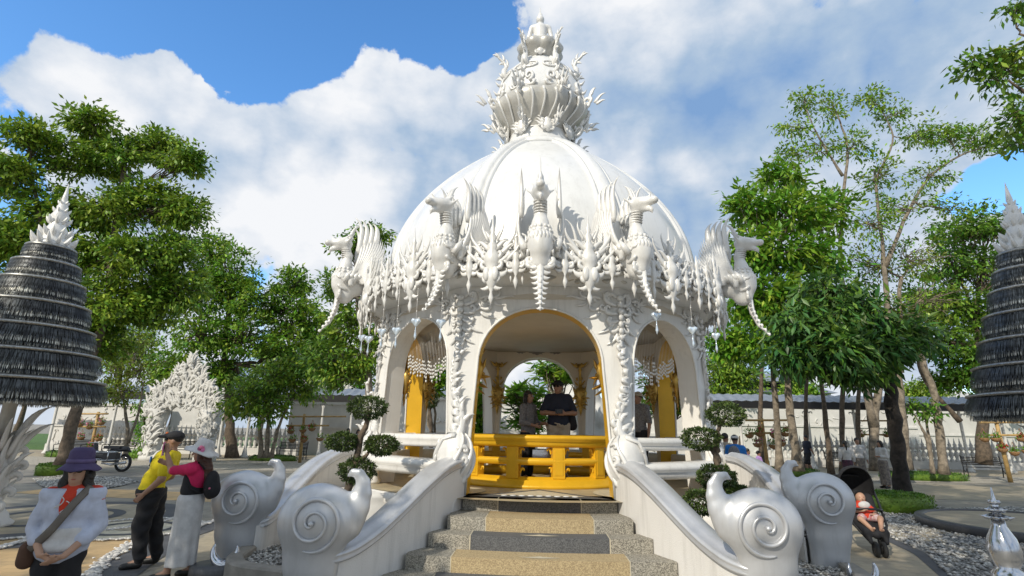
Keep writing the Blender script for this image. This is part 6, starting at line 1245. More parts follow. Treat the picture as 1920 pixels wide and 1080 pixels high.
def J(**k):
    d = dict(pelvis=(0, 0, .93), waist=(0, 0, 1.06), chest=(0, 0, 1.25), neck=(0, 0, 1.42), head=(0, -.015, 1.56))
    for s, g in SIDES: d.update({'sh'+s: (g*.165, 0, 1.365), 'el'+s: (g*.225, .02, 1.10), 'wr'+s: (g*.24, -.05, .86), 'hip'+s: (g*.085, 0, .90), 'kn'+s: (g*.095, -.02, .50), 'an'+s: (g*.10, .02, .09), 'toe'+s: (g*.12, -.13, .035)})
    d.update(k); return {a: np.array(b, float) for a, b in d.items()}
def person(label, loc, rz, height, pose, top, bottom, hair='short', skin='skin', hairm='hair', group=None, res=.018, sleeve=.9, skirt=None, hem=.90, shoe='shoe', fem=False, wide=1.0, hands=True, seated=False, facedir=(0, -1), glasses=False, shorts=None):
    s = height/1.68; j = {a: b*s for a, b in pose.items()}; root = empty('person', loc, rz, label, 'person', group); S = s; W_ = wide
    fd = np.array([facedir[0], facedir[1], 0.])/math.hypot(*facedir); sd = np.array([-fd[1], fd[0], 0]); R_ = np.stack([sd, -fd, [0, 0, 1]], 1)   # head frame: columns side, back, up
    def hp(x, y, z): return j['head']+R_ @ (np.array([x, y, z])*S)
    torso = [('e', tuple(j['chest']), (.165*S*W_*(.92 if fem else 1), .112*S*W_, .20*S), None), ('c', j['chest']+[0, 0, .10*S], j['neck'], .085*S, .055*S), ('c', j['shl'], j['shr'], .062*S, .062*S), ('e', tuple(j['waist']), (.135*S*W_*(.92 if fem else 1), .105*S*W_, .15*S), None), ('e', tuple(j['pelvis']), (.155*S*W_, .118*S*W_, .13*S), None)]
    arms = lambda t, e=0: [q for a in 'lr' for q in ((('c', j['sh'+a], j['sh'+a]+(j['el'+a]-j['sh'+a])*min(1, t*2), (.055+e)*S*W_**.5, (.055-.013*min(1, t*2)+e)*S*W_**.5),) + ((('c', j['el'+a], j['el'+a]+(j['wr'+a]-j['el'+a])*(t-.5)*2, (.042+e)*S*W_**.5, (.042-.015*(t-.5)*2+e)*S*W_**.5),) if t > .5 else ()))]
    legs = lambda e=0, t=1.0: [q for a in 'lr' for q in (('c', j['hip'+a], j['kn'+a], (.088+e)*S*W_, (.058+e)*S), ('c', j['kn'+a], j['kn'+a]+(j['an'+a]-j['kn'+a])*t, (.058+e)*S, (.058-.02*t+e)*S))]
    body = torso+arms(1.0)+legs()
    body += [('c', j['neck'], j['head']+[0, 0, -.05*S], .052*S, .05*S), ('e', tuple(hp(0, .01, .02)), (.074*S, .092*S, .098*S), R_), ('e', tuple(hp(0, -.022, -.055)), (.052*S, .06*S, .058*S), R_), ('c', hp(0, -.085, .01), hp(0, -.107, -.025), .011*S, .016*S, .01)]
    for g in (-1, 1): body += [('e', tuple(hp(g*.076, .01, -.005)), (.010*S, .022*S, .032*S), R_, .008)]
    for a in 'lr':
        if not seated or True: body += [('c', j['an'+a], j['toe'+a], .042*S, .032*S)]
        wr = j['wr'+a]; d = wr-j['el'+a]; d /= np.linalg.norm(d)+1e-9; inn = np.array([-1 if a == 'l' else 1, 0, 0.]); inn -= d*(inn@d); n_ = np.linalg.norm(inn); inn = inn/n_ if n_ > .1 else np.array([0, -1., 0]); fw = np.cross(d, inn)*(1 if a == 'l' else -1)
        hd = pose.get('hand'+a); d2 = (np.array(hd, float)/np.linalg.norm(hd)) if hd is not None else d
        fw = fw-d2*(fw@d2); fw /= np.linalg.norm(fw)+1e-9; nrm = np.cross(d2, fw)
        pc = wr+d2*.05*S; body += [('e', tuple(pc), (.045*S, .036*S, .016*S), np.stack([d2, fw, nrm], 1), .012)]
        if hands:
            for q_, (o, l) in enumerate(((-.028, .062), (-.010, .072), (.009, .068), (.027, .052))):
                b0 = wr+d2*.082*S+fw*o*S; m0 = b0+d2*l*.55*S+nrm*.006*S; e0 = m0+(d2*.8+inn*.5)*l*.45*S; body += [('c', b0, m0, .0095*S, .0085*S, .006), ('c', m0, e0, .0085*S, .007*S, .006)]
            t0 = wr+d2*.03*S-fw*.03*S; t1 = t0+(d2*.7-fw*.7)*.04*S; body += [('c', t0, t1, .012*S, .010*S, .006), ('c', t1, t1+(d2*.9+inn*.2)*.03*S, .010*S, .008*S, .006)]
    V, Q = sdf(body, res if not hands else min(res, .0125), .022*S); link('body', mkmesh('body', V, Q, M[skin]), root)
    e = .016
    tp = [(p[0], p[1], tuple(np.array(p[2])+e*S), p[3]) if p[0] == 'e' else (p[0], p[1], p[2], p[3]+e*S*(.6 if p[3] > .08 else 1), p[4]+e*S*.3) for p in torso]+arms(sleeve, .014)
    V, Q = sdf(tp, res, .03*S, clips=[((0, 0, -1), -hem*S)] if not seated else []); link('shirt', mkmesh('shirt', V, Q, M[top]), root)
    if skirt:
        pr = [('e', tuple(j['pelvis']), (.175*S*W_, .14*S*W_, .13*S), None)]; zb = skirt*S
        for a in np.linspace(0, 2*PI, 9)[:-1]: pr.append(('c', j['pelvis']+[.07*math.cos(a)*S, .05*math.sin(a)*S, 0], (j['anl']+j['anr'])/2*[1, 1, 0]+[.13*math.cos(a)*S, .10*math.sin(a)*S, zb], .10*S, .07*S))
        V, Q = sdf(pr, res, .03, clips=[((0, 0, -1), -zb), ((0, 0, 1), (hem+.10)*S)])
        an = np.arctan2(V[:, 1], V[:, 0]); f = np.clip((j['pelvis'][2]-V[:, 2])/S, 0, 1)[:, None]; V[:, :2] *= 1+.06*f*np.sin(an*9+V[:, 2]*4)[:, None]
        link('skirt', mkmesh('skirt', V, Q, M[bottom]), root)
    else:
        pr = [('e', tuple(j['pelvis']), (.165*S*W_, .128*S*W_, .13*S), None)]+(legs(.018) if shorts is None else [('c', j['hip'+a], j['hip'+a]+(j['kn'+a]-j['hip'+a])*shorts, .105*S*W_, .092*S) for a in 'lr'])
        V, Q = sdf(pr, res, .022*S, clips=[((0, 0, 1), (hem+.06)*S)] if not seated else []); 
        V[:, :2] += (.006*np.sin(V[:, 2:3]*42+V[:, :1]*20)); link('trousers', mkmesh('trousers', V, Q, M[bottom]), root)
    for a in 'lr':
        V, Q = sdf([('c', j['an'+a]-[0, 0, .03*S], j['toe'+a], .052*S, .040*S), ('e', tuple(j['toe'+a]), (.045*S, .05*S, .035*S), None)], res, .02, clips=[((0, 0, -1), 0.0 if not seated else 9)]); link('shoe', mkmesh('shoe', V, Q, M[shoe]), root)
    # hair
    hr = [('e', tuple(hp(0, .022, .045)), (.085*S, .098*S, .092*S), R_), ('s', tuple(hp(0, -.115, -.01)), (.085*S, .075*S, .075*S), R_, .01)]
    if hair == 'bob': hr = hr[:1]+[('c', hp(g*.075, .03, .0), hp(g*.095, .02, -.13), .045*S, .045*S) for g in (-1, 1)]+[('e', tuple(hp(0, .06, -.05)), (.09*S, .05*S, .10*S), R_)]+[('s', tuple(hp(0, -.125, -.04)), (.062*S, .09*S, .10*S), R_, .01)]
    if hair == 'long': hr = hr[:1]+[('c', hp(0, .06, 0), hp(0, .11, -.22), .075*S, .075*S), ('c', hp(0, .11, -.2), hp(.02, .15, -.42), .075*S, .03*S), ('c', hp(.06, .02, .0), hp(.08, .05, -.16), .035*S, .03*S)]+hr[1:]
    if hair == 'tail': hr += [('c', hp(0, .10, .02), hp(0, .13, -.08), .03*S, .035*S), ('c', hp(0, .13, -.08), hp(0, .10, -.36), .035*S, .012*S)]
    V, Q = sdf(hr, res*.8, .02*S)
    if hair in ('bob', 'long'): V += (np.sin(V[:, [2, 0, 1]]*70)*.006)
    link('hair', mkmesh('hair', V, Q, M[hairm]), root)
    if res < .02:
        q = MB()
        if glasses:
            for g in (-1, 1): q.ball(hp(g*.032, -.084, .018), (.026*S, .026*S, .018*S), 10, 6)
            q.tube([hp(-.075, -.01, .02), hp(-.05, -.075, .024), hp(.05, -.075, .024), hp(.075, -.01, .02)], .004, 4); q.build('sunglasses', M['lens'], root, local=True)
        else:
            for g in (-1, 1): q.ball(hp(g*.030, -.080, .016), (.011*S, .009*S, .007*S), 8, 5); q.tube([hp(g*.015, -.083, .034), hp(g*.048, -.074, .034)], .003, 4)
            q.build('eyes', M['lens'], root, local=True)
        q = MB(); q.ball(hp(0, -.082, -.055), (.020*S, .008*S, .006*S), 8, 5); q.build('mouth', M['lip'], root, local=True)
    root['_s'] = S; return root, j, hp, R_
def clean(r):
    if '_s' in r: del r['_s']
# --- woman in the purple hat, front left
p1 = at(122, 1000, 4.15); P1 = (p1[0], 4.15, 0)
ps = J(elr=(-.245, .02, 1.09), ell=(.245, .02, 1.09), wrr=(-.085, -.20, .90), wrl=(.085, -.19, .88)); ps['handr'] = np.array([.8, -.25, -.35]); ps['handl'] = np.array([-.8, -.25, -.3])
r, j, hp, R_ = person('woman in a purple sun hat and open pale blue shirt with hands clasped, nearest', P1, .42, 1.40, ps, 'cred', 'cblack', 'bob', 'skin', 'hair', None, .013, .10, None, .84, 'shoe', True, 1.0, True, glasses=True)
S = 1.40/1.68
V, Q = sdf([('e', tuple(j['waist']+[0, -.01, 0]), (.16*S*1.1, .135*S*1.1, .14*S), None), ('e', tuple(j['waist']+[0, -.02, -.1]), (.165*S*1.1, .14*S*1.1, .1*S), None)], .013, .03, clips=[((0, 0, 1), 1.10*S), ((0, 0, -1), -.90*S)]); link('shirt_panel', mkmesh('shirt_panel', V, Q, M['cwhite']), r)
tor = [('e', tuple(j['chest']), (.195*S, .15*S, .20*S), None), ('c', j['chest']+[0, 0, .1*S], j['neck'], .10*S, .075*S), ('c', j['shl'], j['shr'], .092*S, .092*S), ('e', tuple(j['waist']), (.19*S, .148*S, .2*S), None), ('e', tuple(j['pelvis']), (.20*S, .16*S, .16*S), None)]
for a in 'lr': tor += [('c', j['sh'+a], j['el'+a], .073*S, .064*S, .008), ('c', j['el'+a], j['el'+a]+(j['wr'+a]-j['el'+a])*.45, .064*S, .062*S, .008)]
tor += [('t', j['pelvis']+[0, -.30, -.3], j['chest']+[0, -.22, -.02], .16*S, .135*S, .01), ('t', j['chest']+[0, -.21, -.02], j['neck']+[0, -.12, .05], .135*S, .08*S, .01)]
V, Q = sdf(tor, .013, .012, clips=[((0, 0, -1), -.80*S), ((0, 0, 1), 1.425*S)]); V[:, :2] *= 1+.02*np.sin(V[:, 2:3]*30+V[:, :1]*14); link('open_shirt', mkmesh('open_shirt', V, Q, M['cpale']), r)
q = MB(); q.lathe([(.001, .175), (.07, .172), (.098, .145), (.103, .09), (.108, .055), (.115, .05), (.165, .015), (.175, .005), (.165, .002), (.10, .04)], 28, hp(0, .012, .018), sx=S*.98, sy=S*1.05); V = q.verts(); V[:, 2] += .012*np.sin(np.arctan2(V[:, 1]-hp(0, .01, 0)[1], V[:, 0]-hp(0, .01, 0)[0])*5)*np.clip(hp(0, 0, .05)[2]-V[:, 2]+.03, 0, .05)*12
q.v = [V]; o = q.build('sun_hat', M['cpurple'], r, local=True)
q = MB(); q.lathe([(.108, .055), (.111, .07), (.108, .085)], 28, hp(0, .012, .018), sx=S*1.0, sy=S*1.07); q.build('hat_band', cloth('hat_band_cloth', (.12, .09, .2)), o, local=True)
q = MB(); P = [j['shl']+np.array([-.03, -.05, .075])*S, j['chest']+np.array([.06, -.165, .05])*S, j['waist']+np.array([-.05, -.19, .03])*S, j['pelvis']+np.array([-.20, -.10, .0])*S]; s_ = np.linspace(0, 3, 16); PP = np.stack([np.interp(s_, range(4), [p[i] for p in P]) for i in range(3)], 1)
for _ in range(3): PP[1:-1] = (PP[:-2]+2*PP[1:-1]+PP[2:])/4
q.tube(PP, .028, 6, flat=.25, nrm=(0, 1, 0)); q.build('bag_strap', M['cstrap'], r, local=True)
V, Q = sdf([('c', j['pelvis']+np.array([-.235, -.02, -.10])*S, j['pelvis']+np.array([-.235, -.04, .0])*S, .06, .05)], .015); link('shoulder_bag', mkmesh('shoulder_bag', V, Q, cloth('brown_bag', (.10, .05, .03))), r)
q = MB()   # the looped writing on the red shirt front
for k, (x0, z0) in enumerate(((-.05, .10), (.0, .06), (.03, .02))):
    q.tube([j['chest']+np.array([x0+.03*math.sin(a*1.3), -.142-.006, z0-.02+.035*math.cos(a)-.008*a])*S*np.array([1, 1.0, 1]) for a in np.linspace(0, 5, 16)], .004, 4)
q.build('shirt_lettering', M['cwhite'], r, local=True)
# --- man in yellow, leaning back
p2 = gz(296, 1064); P2 = (p2[0]-.22, p2[1], 0)
ps = J(pelvis=(0, -.04, .92), waist=(0, -.03, 1.04), chest=(0, .05, 1.23), neck=(0, .13, 1.40), head=(0, .12, 1.55), shr=(-.175, .12, 1.34), shl=(.175, .12, 1.34), elr=(-.25, .10, 1.08), ell=(.24, .12, 1.08), wrr=(-.20, -.10, .95), wrl=(.22, -.05, .90), knl=(.11, -.05, .5), knr=(-.11, .03, .5), anl=(.12, .0, .09), anr=(-.12, .12, .09), toel=(.14, -.15, .035), toer=(-.14, -.03, .035))
r, j, hp, R_ = person('man in a bright yellow shirt, black cap and baggy black trousers, leaning back in profile', P2, -1.22, 1.60, ps, 'cyellow', 'cblack', 'short', 'skin2', 'hair', None, .015, .38, None, .90, 'shoe', False, 1.15, True, glasses=True)
def cap(r, hp, m, S, emblem=None):
    V, Q = sdf([('e', tuple(hp(0, .012, .055)), (.092*S, .108*S, .075*S), R_), ('c', hp(-.03, -.10, .06), hp(-.028, -.17, .045), .028*S, .02*S), ('c', hp(.03, -.10, .06), hp(.028, -.17, .045), .028*S, .02*S), ('e', tuple(hp(0, -.13, .055)), (.075*S, .07*S, .014*S), R_)], .011, .012, clips=[((0, 0, -1), -(hp(0, 0, .036)[2]))]); o = link('cap', mkmesh('cap', V, Q, M[m]), r)
    if emblem: q = MB(); q.ball(hp(0, -.097, .10), (.02, .02, .016), 8, 5); q.build('cap_emblem', M[emblem], o, local=True)
M['cem'] = cloth('orange_emblem', (.7, .18, .05)); cap(r, hp, 'cblack', 1.0, 'cem')
S = 1.60/1.68; bag = [('e', tuple(j['pelvis']+[0, 0, -.02]), (.20*S, .17*S, .14*S), None)]
for a in 'lr': bag += [('c', j['hip'+a], j['kn'+a], .125*S, .10*S), ('c', j['kn'+a], j['an'+a]+[0, 0, .06], .10*S, .075*S)]
V, Q = sdf(bag, .015, .03, clips=[((0, 0, 1), .95*S)]); V[:, :2] += .008*np.sin(V[:, 2:3]*38+V[:, :1]*25); link('baggy_trousers', mkmesh('baggy_trousers', V, Q, M['cblack']), r)
q = MB(); q.box(j['chest']+np.array([.10, -.125, .08]), (.05, .01, .07)); q.build('shirt_badge', M['cblue'], r, smooth=False, local=True)
q = MB(); q.tube([j['shl']+np.array([-.02, -.02, .075]), j['chest']+np.array([.12, -.115, .08]), j['chest']+np.array([.08, -.135, .0])], .006, 4); q.build('shirt_stripe', M['cnavy'], r, local=True)
# --- woman with the backpack, arms round him
p3 = gz(345, 1085); P3_ = (p3[0]-.06, p3[1]-.02, 0)
ps = J(chest=(0, .03, 1.22), neck=(0, .05, 1.38), head=(0, .03, 1.52), shr=(-.16, .02, 1.33), shl=(.16, .02, 1.33), ell=(.13, -.24, 1.30), wrl=(.08, -.36, 1.50), elr=(-.16, -.24, 1.26), wrr=(-.10, -.42, 1.36), knl=(.09, -.06, .5), anl=(.10, -.10, .09), toel=(.11, -.26, .035), knr=(-.09, .02, .5), anr=(-.10, .10, .09), toer=(-.11, -.05, .035)); ps['handl'] = np.array([0, -.2, .9])
r, j, hp, R_ = person('woman in a white sun hat and crimson top with a black backpack', P3_, -1.45, 1.50, ps, 'cpink', 'cwhite', 'long', 'skin2', 'hair2', None, .014, .45, .16, .95, 'shoe', True, 1.0, True)
S = 1.50/1.68
V, Q = sdf([('e', tuple(j['chest']+[0, -.03, -.04]), (.17*S, .115*S, .17*S), None), ('e', tuple(j['waist']+[0, 0, 0]), (.165*S, .135*S, .14*S), None)], .014, .03, clips=[((0, 0, -1), -.97*S), ((0, 0, 1), 1.28*S)]); link('vest', mkmesh('vest', V, Q, M['cblack']), r)
q = MB(); c = hp(0, .01, .0); q.lathe([(.001, .165), (.07, .16), (.10, .13), (.11, .07), (.12, .05), (.19, .02), (.205, .0), (.19, .005), (.10, .045)], 30, (0, 0, 0), sx=S, sy=S*1.1); V = q.verts(); tl_ = .28; V = np.stack([V[:, 0], V[:, 1]*math.cos(tl_)-V[:, 2]*math.sin(tl_)*-1, V[:, 2]*math.cos(tl_)-V[:, 1]*math.sin(tl_)], 1)+c; V[:, 2] += .01*np.sin(V[:, 0]*40); q.v = [V]; o = q.build('sun_hat', M['cwhite'], r, local=True)
q = MB(); 
for i in range(7): a = i*.9; q.ball(c+np.array([.125, .04+.025*math.cos(a), .045+.03*math.sin(a)])*S, .022, 7, 5)
q.build('hat_flower', M['pinkf'], o, local=True)
V, Q = sdf([('e', tuple(j['chest']+np.array([0, .20, -.10])*S), (.13*S, .085*S, .18*S), None), ('e', tuple(j['chest']+np.array([0, .25, -.16])*S), (.10*S, .06*S, .10*S), None)], .014, .03); o = link('backpack', mkmesh('backpack', V, Q, M['cblack']), r)
q = MB()
for i in range(6): q.ball(j['chest']+np.array([.10+.01*math.cos(i), .20+.03*math.sin(i*2.), -.12+.03*math.cos(i*2.)])*S, .018, 7, 5)
q.build('backpack_flowers', M['pinkf'], o, local=True)
for g in (-1, 1):
    q = MB(); q.tube([j['chest']+np.array([g*.10, .13, .10])*S, j['neck']+np.array([g*.10, .02, .02])*S, j['chest']+np.array([g*.15, -.08, .04])*S, j['chest']+np.array([g*.165, .03, -.14])*S, j['chest']+np.array([g*.12, .14, -.2])*S], .018, 6, flat=.4); q.build('backpack_strap', M['cblack'], r, local=True)
ph = empty('smartphone', tuple(np.array([P3_[0], P3_[1], 0])+np.array([math.cos(-1.45)*j['wrl'][0]-math.sin(-1.45)*(j['wrl'][1]-.05), math.sin(-1.45)*j['wrl'][0]+math.cos(-1.45)*(j['wrl'][1]-.05), j['wrl'][2]+.06])), -1.2, 'pink smartphone held up beside the face of the man in yellow', 'phone')
q = MB(); q.box((0, 0, 0), (.075, .01, .15)); q.build('case', M['pinkf'], ph, smooth=False, local=True); q = MB(); q.box((0, .006, 0), (.066, .002, .135)); q.build('screen', M['lens'], ph, smooth=False, local=True)
# --- couple in the pavilion
ps = J(elr=(-.28, -.04, 1.12), ell=(.28, -.04, 1.12), wrr=(-.07, -.24, 1.10), wrl=(.09, -.25, 1.10), head=(-.01, -.03, 1.55)); ps['handr'] = np.array([.9, -.3, 0]); ps['handl'] = np.array([-.9, -.3, 0])
pm_ = at(1047, 800, 10.25); r, j, hp, R_ = person('tall man in a black t-shirt and beige trousers holding a camera, inside the pavilion', (pm_[0], 10.25, .8), .1, 1.84, ps, 'cnavy', 'cbeige', 'short', 'skin2', 'hair', 'visitors in the pavilion', .018, .42, None, .90, 'shoe', False, 1.22, True, facedir=(-.5, -.9), glasses=True)
cap(r, hp, 'cblack', 1.1)
V, Q = sdf([('c', j['pelvis']+np.array([.27, 0, -.03]), j['pelvis']+np.array([.25, 0, .12]), .09, .08)], .02); link('camera_bag', mkmesh('camera_bag', V, Q, M['cblack']), r)
q = MB(); q.box((pm_[0], 10.25-.33, .8+1.24), (.13, .07, .08)); q.tube([(pm_[0], 10.25-.36, .8+1.24), (pm_[0], 10.25-.43, .8+1.24)], .035, 10); o = q.build('camera_body', M['dkplastic'], None, smooth=False); tag(o, 'small black camera held by the tall man in the pavilion', 'camera')
ps = J(ell=(.24, -.03, 1.08), wrl=(.16, -.25, 1.06), elr=(-.24, -.02, 1.08), wrr=(-.12, -.22, 1.02))
pw = at(990, 800, 10.2); r, j, hp, R_ = person('dark haired woman in a grey checked shirt turned to the tall man, inside the pavilion', (pw[0], 10.2, .8), 1.0, 1.62, ps, 'cgrey', 'cblack', 'bob', 'skin2', 'hair', 'visitors in the pavilion', .018, .8, None, .84, 'shoe', True, 1.0, True)
pq = at(1193, 790, 10.9); r, j, hp, R_ = person('visitor with a pale cap and grey top, mostly hidden behind the right front column', (pq[0], 10.6, .8), -.8, 1.66, J(), 'cgrey', 'cblack', 'short', 'skin2', 'hair', None, .024, .5, hands=False)
cap(r, hp, 'cbeige', 1.0)
# --- visitors further off
def far(px, py, Y, label, rz, h, top, bottom, hair='short', z=0.0, **k):
    p = at(px, py, Y); pose = k.pop('pose', J()); r, j, hp, R_ = person(label, (p[0], Y, z), rz, h, pose, top, bottom, hair, k.pop('skin', 'skin2'), 'hair', k.pop('group', 'visitors walking in the garden'), .026, k.pop('sleeve', .4), hands=False, **k); return r, j, hp, R_
walk = J(knl=(.09, -.18, .52), anl=(.10, -.16, .1), toel=(.11, -.30, .05), knr=(-.09, .06, .5), anr=(-.1, .26, .12), toer=(-.11, .12, .03), wrl=(.24, .12, .9), wrr=(-.22, -.2, .95))
r, j, hp, R_ = far(1379, 840, 14.0, 'man in a bright blue shirt with a dark backpack, right of the pavilion', 2.6, 1.68, 'cblue', 'cbeige', wide=1.15); cap(r, hp, 'cwhite', 1.0)
V, Q = sdf([('e', tuple(j['chest']+np.array([.0, .20, -.02])), (.14, .09, .2), None)], .025); link('backpack', mkmesh('backpack', V, Q, M['cgrey']), r)
far(1361, 840, 14.6, 'person with grey hair and a pale top beside the man in the bright blue shirt', 2.2, 1.72, 'cbeige', 'cgrey')
far(1513, 840, 25.5, 'man in dark shirt, shorts and cap walking left under the right walkway', -1.4, 1.74, 'cnavy', 'cblack', pose=walk, shorts=.95)
far(1588, 860, 19.6, 'woman with a dark ponytail and maroon skirt, left of the three talking', 2.9, 1.56, 'cwhite', 'cmaroon', 'tail', skirt=.12, fem=True, sleeve=.8, group='three women talking')
far(1611, 860, 20.2, 'woman with sunglasses facing the camera in a pale pink blouse, middle of the three talking', -.2, 1.66, 'cwhite', 'cstripe', 'short', skirt=.12, fem=True, sleeve=.8, group='three women talking')
far(1654, 860, 19.8, 'woman in pink blouse with folded arms in profile, right of the three talking', -1.4, 1.58, 'cwhite', 'cstripe', 'bob', skirt=.12, fem=True, sleeve=.8, group='three women talking', pose=J(wrl=(.02, -.2, 1.12), wrr=(-.02, -.2, 1.1)))
far(669, 840, 29.5, 'woman in a pale top walking, right one of the couple under the left walkway', 1.5, 1.64, 'cwhite', 'cnavy', 'long', pose=walk, sleeve=.8)
far(650, 840, 29.0, 'dark clothed man walking, left one of the couple under the left walkway', 1.5, 1.7, 'cnavy', 'cnavy', pose=walk)
sit = J(pelvis=(0, .1, .5), waist=(0, .1, .63), chest=(0, .08, .82), neck=(0, .07, .98), head=(0, .05, 1.12), shl=(.165, .07, .93), shr=(-.165, .07, .93), ell=(.22, 0, .68), elr=(-.22, 0, .68), wrl=(.12, -.2, .6), wrr=(-.12, -.2, .6), hipl=(.085, .08, .48), hipr=(-.085, .08, .48), knl=(.1, -.34, .48), knr=(-.1, -.34, .48), anl=(.1, -.34, .09), anr=(-.1, -.34, .09), toel=(.1, -.48, .04), toer=(-.1, -.48, .04))
far(1405, 850, 21.5, 'child in a lilac shirt sitting, left one of the two behind the right rear wave', 1.2, 1.62, 'clilac', 'cblack', pose=sit, seated=True, group='children sitting in lilac shirts')
far(1425, 850, 22.0, 'child in a lilac shirt sitting, right one of the two beside the flower frame', 1.5, 1.5, 'clilac', 'cblack', pose=sit, seated=True, group='children sitting in lilac shirts')
# --- baby in a stroller
sb = gz(1652, 1042); sr = empty('baby_stroller', (sb[0], sb[1]+.25, 0), .0, 'black three wheeled baby stroller with a dark canopy, standing on the path at the right', 'stroller')
SX, SY = sb[0], sb[1]+.25; rzs = -.22
def sp(x, y, z): c_, s_ = math.cos(rzs), math.sin(rzs); return np.array([SX+x*c_-y*s_, SY+x*s_+y*c_, z])
def stb(name, pts, r_, m, n=7, par=sr, **k): q = MB(); q.tube([sp(*p) for p in pts], r_, n, **k); return q.build(name, M[m], par)
for (x, y, r_) in ((-.27, .30, .13), (.27, .30, .13), (-.05, -.42, .11), (.05, -.42, .11)):
    q = MB(); q.tube([sp(x, y+(r_-.03)*math.cos(a), r_+(r_-.03)*math.sin(a)) for a in np.linspace(0, 2*PI, 21)], .03, 7, cap=False); o = q.build('wheel', M['rubber'], sr); q = MB(); q.tube([sp(x-.02, y, r_), sp(x+.02, y, r_)], r_*.6, 12); q.build('hub', M['dkplastic'], o)
for sg in (-1, 1):
    stb('frame_tube', [(sg*.25, .30, .14), (sg*.25, .05, .45), (sg*.24, -.05, .55)], .016, 'black'); stb('frame_tube', [(sg*.06, -.42, .14), (sg*.22, -.15, .40), (sg*.25, .15, .72), (sg*.25, .42, 1.0)], .018, 'black')
stb('handle', [(-.25, .40, .98), (-.23, .47, 1.05), (0, .5, 1.07), (.23, .47, 1.05), (.25, .40, .98)], .02, 'black')
sdfobj('seat', [('c', sp(-.13, .20, .75), sp(-.13, -.02, .42), .07, .07), ('c', sp(.13, .20, .75), sp(.13, -.02, .42), .07, .07), ('c', sp(0, .25, .78), sp(0, .03, .42), .08, .08), ('c', sp(-.13, -.02, .40), sp(-.12, -.35, .33), .06, .05), ('c', sp(.13, -.02, .40), sp(.12, -.35, .33), .06, .05), ('c', sp(0, 0, .39), sp(0, -.36, .30), .07, .06), ('c', sp(-.12, -.36, .32), sp(-.1, -.42, .2), .04, .03), ('c', sp(.12, -.36, .32), sp(.1, -.42, .2), .04, .03)], M['cblack'], sr, .018, .05, org=wloc(sr))
G_ = []
for i in range(13):      # canopy: ribs sweep forward over the seat
    a = -.15+2.0*i/12; G_.append([sp(.24*math.sin(b), .18+.0+.40*math.cos(a)*math.cos(b)*1.0+.05, .70+.42*math.sin(a)*math.cos(b)**.6+.10) for b in np.linspace(-PI/2, PI/2, 13)])
q = MB(); q.grid(G_); o = q.build('canopy', M['cblack'], sr); so_ = o.modifiers.new('thick', 'SOLIDIFY'); so_.thickness = .012
stb('belly_bar', [(-.24, .0, .60), (-.15, -.14, .62), (.15, -.14, .62), (.24, .0, .60)], .018, 'black')
br = empty('baby', tuple(sp(0, .1, .5)), 0, 'sleeping baby in red and white clothes lying in the stroller', 'baby'); bo = wloc(br)
sdfobj('body', [('e', tuple(sp(0, .10, .76)), (.068, .07, .078), None), ('e', tuple(sp(0, .06, .735)), (.05, .045, .045), None), ('c', sp(0, .10, .70), sp(0, .0, .52), .06, .075), ('c', sp(.0, -.03, .765-.02), sp(0, .02, .75), .008, .01, .006), ('c', sp(-.07, .05, .64), sp(-.13, -.06, .58), .032, .026), ('c', sp(-.13, -.06, .58), sp(-.05, -.14, .60), .025, .02), ('c', sp(.07, .05, .64), sp(.13, -.05, .56), .032, .026), ('c', sp(.13, -.05, .56), sp(.07, -.13, .54), .025, .02), ('c', sp(-.05, -.02, .49), sp(-.12, -.18, .48), .05, .042), ('c', sp(-.12, -.18, .48), sp(-.04, -.36, .36), .04, .026), ('c', sp(.05, -.02, .49), sp(.14, -.18, .50), .05, .042), ('c', sp(.14, -.18, .50), sp(.08, -.34, .34), .04, .026), ('c', sp(-.04, -.36, .36), sp(-.03, -.41, .39), .024, .018), ('c', sp(.08, -.34, .34), sp(.09, -.39, .37), .024, .018)]
       +[('c', sp(-.05+.008*k, -.14, .60), sp(-.03+.012*k, -.165, .615), .009, .006, .004) for k in range(4)]+[('c', sp(.07-.01*k, -.13, .54), sp(.05-.012*k, -.155, .55), .009, .006, .004) for k in range(4)], M['skin'], br, .011, .015, org=bo)
sdfobj('shirt', [('c', sp(0, .085, .67), sp(0, -.01, .52), .078, .088), ('c', sp(-.07, .05, .64), sp(-.11, -.02, .60), .045, .04), ('c', sp(.07, .05, .64), sp(.11, -.02, .59), .045, .04)], M['cred'], br, .012, .02, org=bo)
sdfobj('bib', [('e', tuple(sp(.01, .0, .66)), (.09, .045, .06), None)], M['cwhite'], br, .012, .02, org=bo)
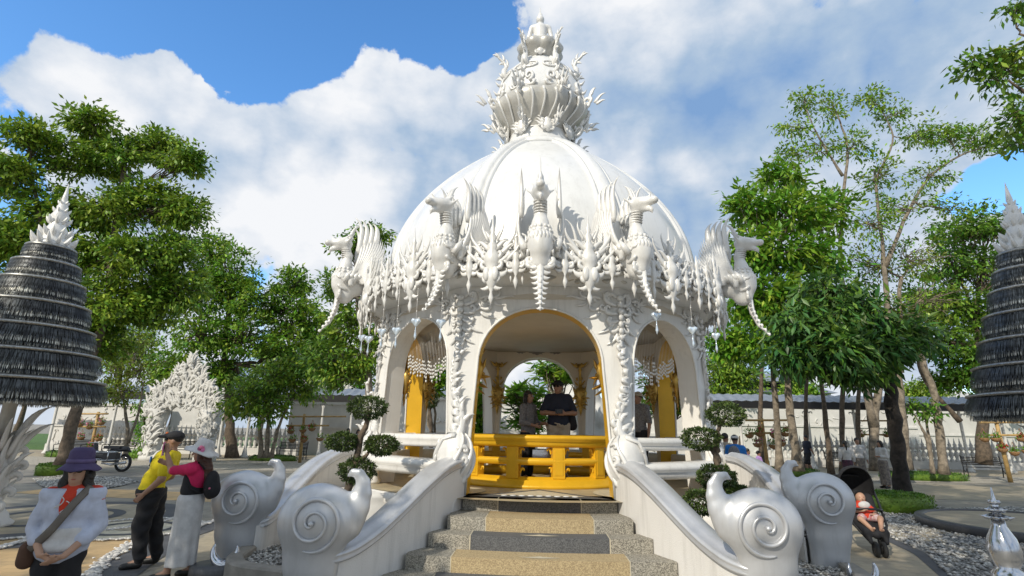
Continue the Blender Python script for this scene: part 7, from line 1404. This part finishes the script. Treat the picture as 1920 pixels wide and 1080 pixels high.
sdfobj('shorts', [('c', sp(-.04, -.01, .49), sp(-.10, -.14, .485), .068, .056), ('c', sp(.04, -.01, .49), sp(.115, -.14, .50), .068, .056)], cloth('white_red_print', (.60, .58, .56), (.45, .08, .10), vs=30), br, .012, .03, org=bo)
sdfobj('hair', [('e', tuple(sp(0, .125, .785)), (.068, .06, .066), None)], M['hair'], br, .011, .01, org=bo)
q = MB()
for g in (-1, 1): q.tube([sp(g*.035, .035, .775), sp(g*.022, .028, .772), sp(g*.01, .032, .774)], .003, 4)
q.ball(sp(0, .02, .722), (.012, .006, .005), 6, 4); q.build('face_lines', M['lip'], br)
for o in list(bpy.data.objects): 
    if '_s' in o: del o['_s']
# ---- shade trees behind the camera: targets are the places on the ground or the waves they shade
shader([(5.2, 6.5, .5, 1.6, 1.5), (7.5, 8.0, .3, 1.8, 1.5), (4.0, 4.6, .3, 1.4, 1.2), (3.6, 7.0, .6, .9, .9)], 11.5, 'big leafy tree behind the photographer to the right, shading the stroller', (4.0, -5.5), 70)
shader([(9.8, 10, .3, 1.9, 1.6), (12, 13, .5, 2.2, 1.6), (9, 13, .3, 2.0, 1.5), (12.5, 16.5, .5, 2.2, 1.6), (8.5, 15.5, .3, 1.6, 1.3)], 27, 'tall tree far behind the photographer to the right, shading the hedge', (4.0, -12), 73, .3)
shader([(-2.6, 5.4, .7, .85, 1.2), (-3.6, 6.5, .6, .9, 1.1), (-3.6, 4.4, .6, 1.0, 1.2), (-5.2, 5.0, .4, .9, .8)], 10.5, 'leafy tree behind the photographer in the middle, shading the left waves', (-8.5, -5.5), 71, .22)
shader([(-7.5, 9.5, .3, 1.8, 1.6), (-10, 12.0, .4, 2.0, 1.7), (-4.0, 3.2, 1.1, .7, .9)], 17, 'large tree behind the photographer to the left, shading the court', (-16, -3), 72)
shader([(-13, 14.5, .5, 2.2, 1.7), (-12, 17.5, .5, 2.2, 1.5), (-16, 20, .5, 2.2, 1.4)], 29, 'very tall tree far behind the photographer to the left, shading the path', (-26, -8), 74, .3)
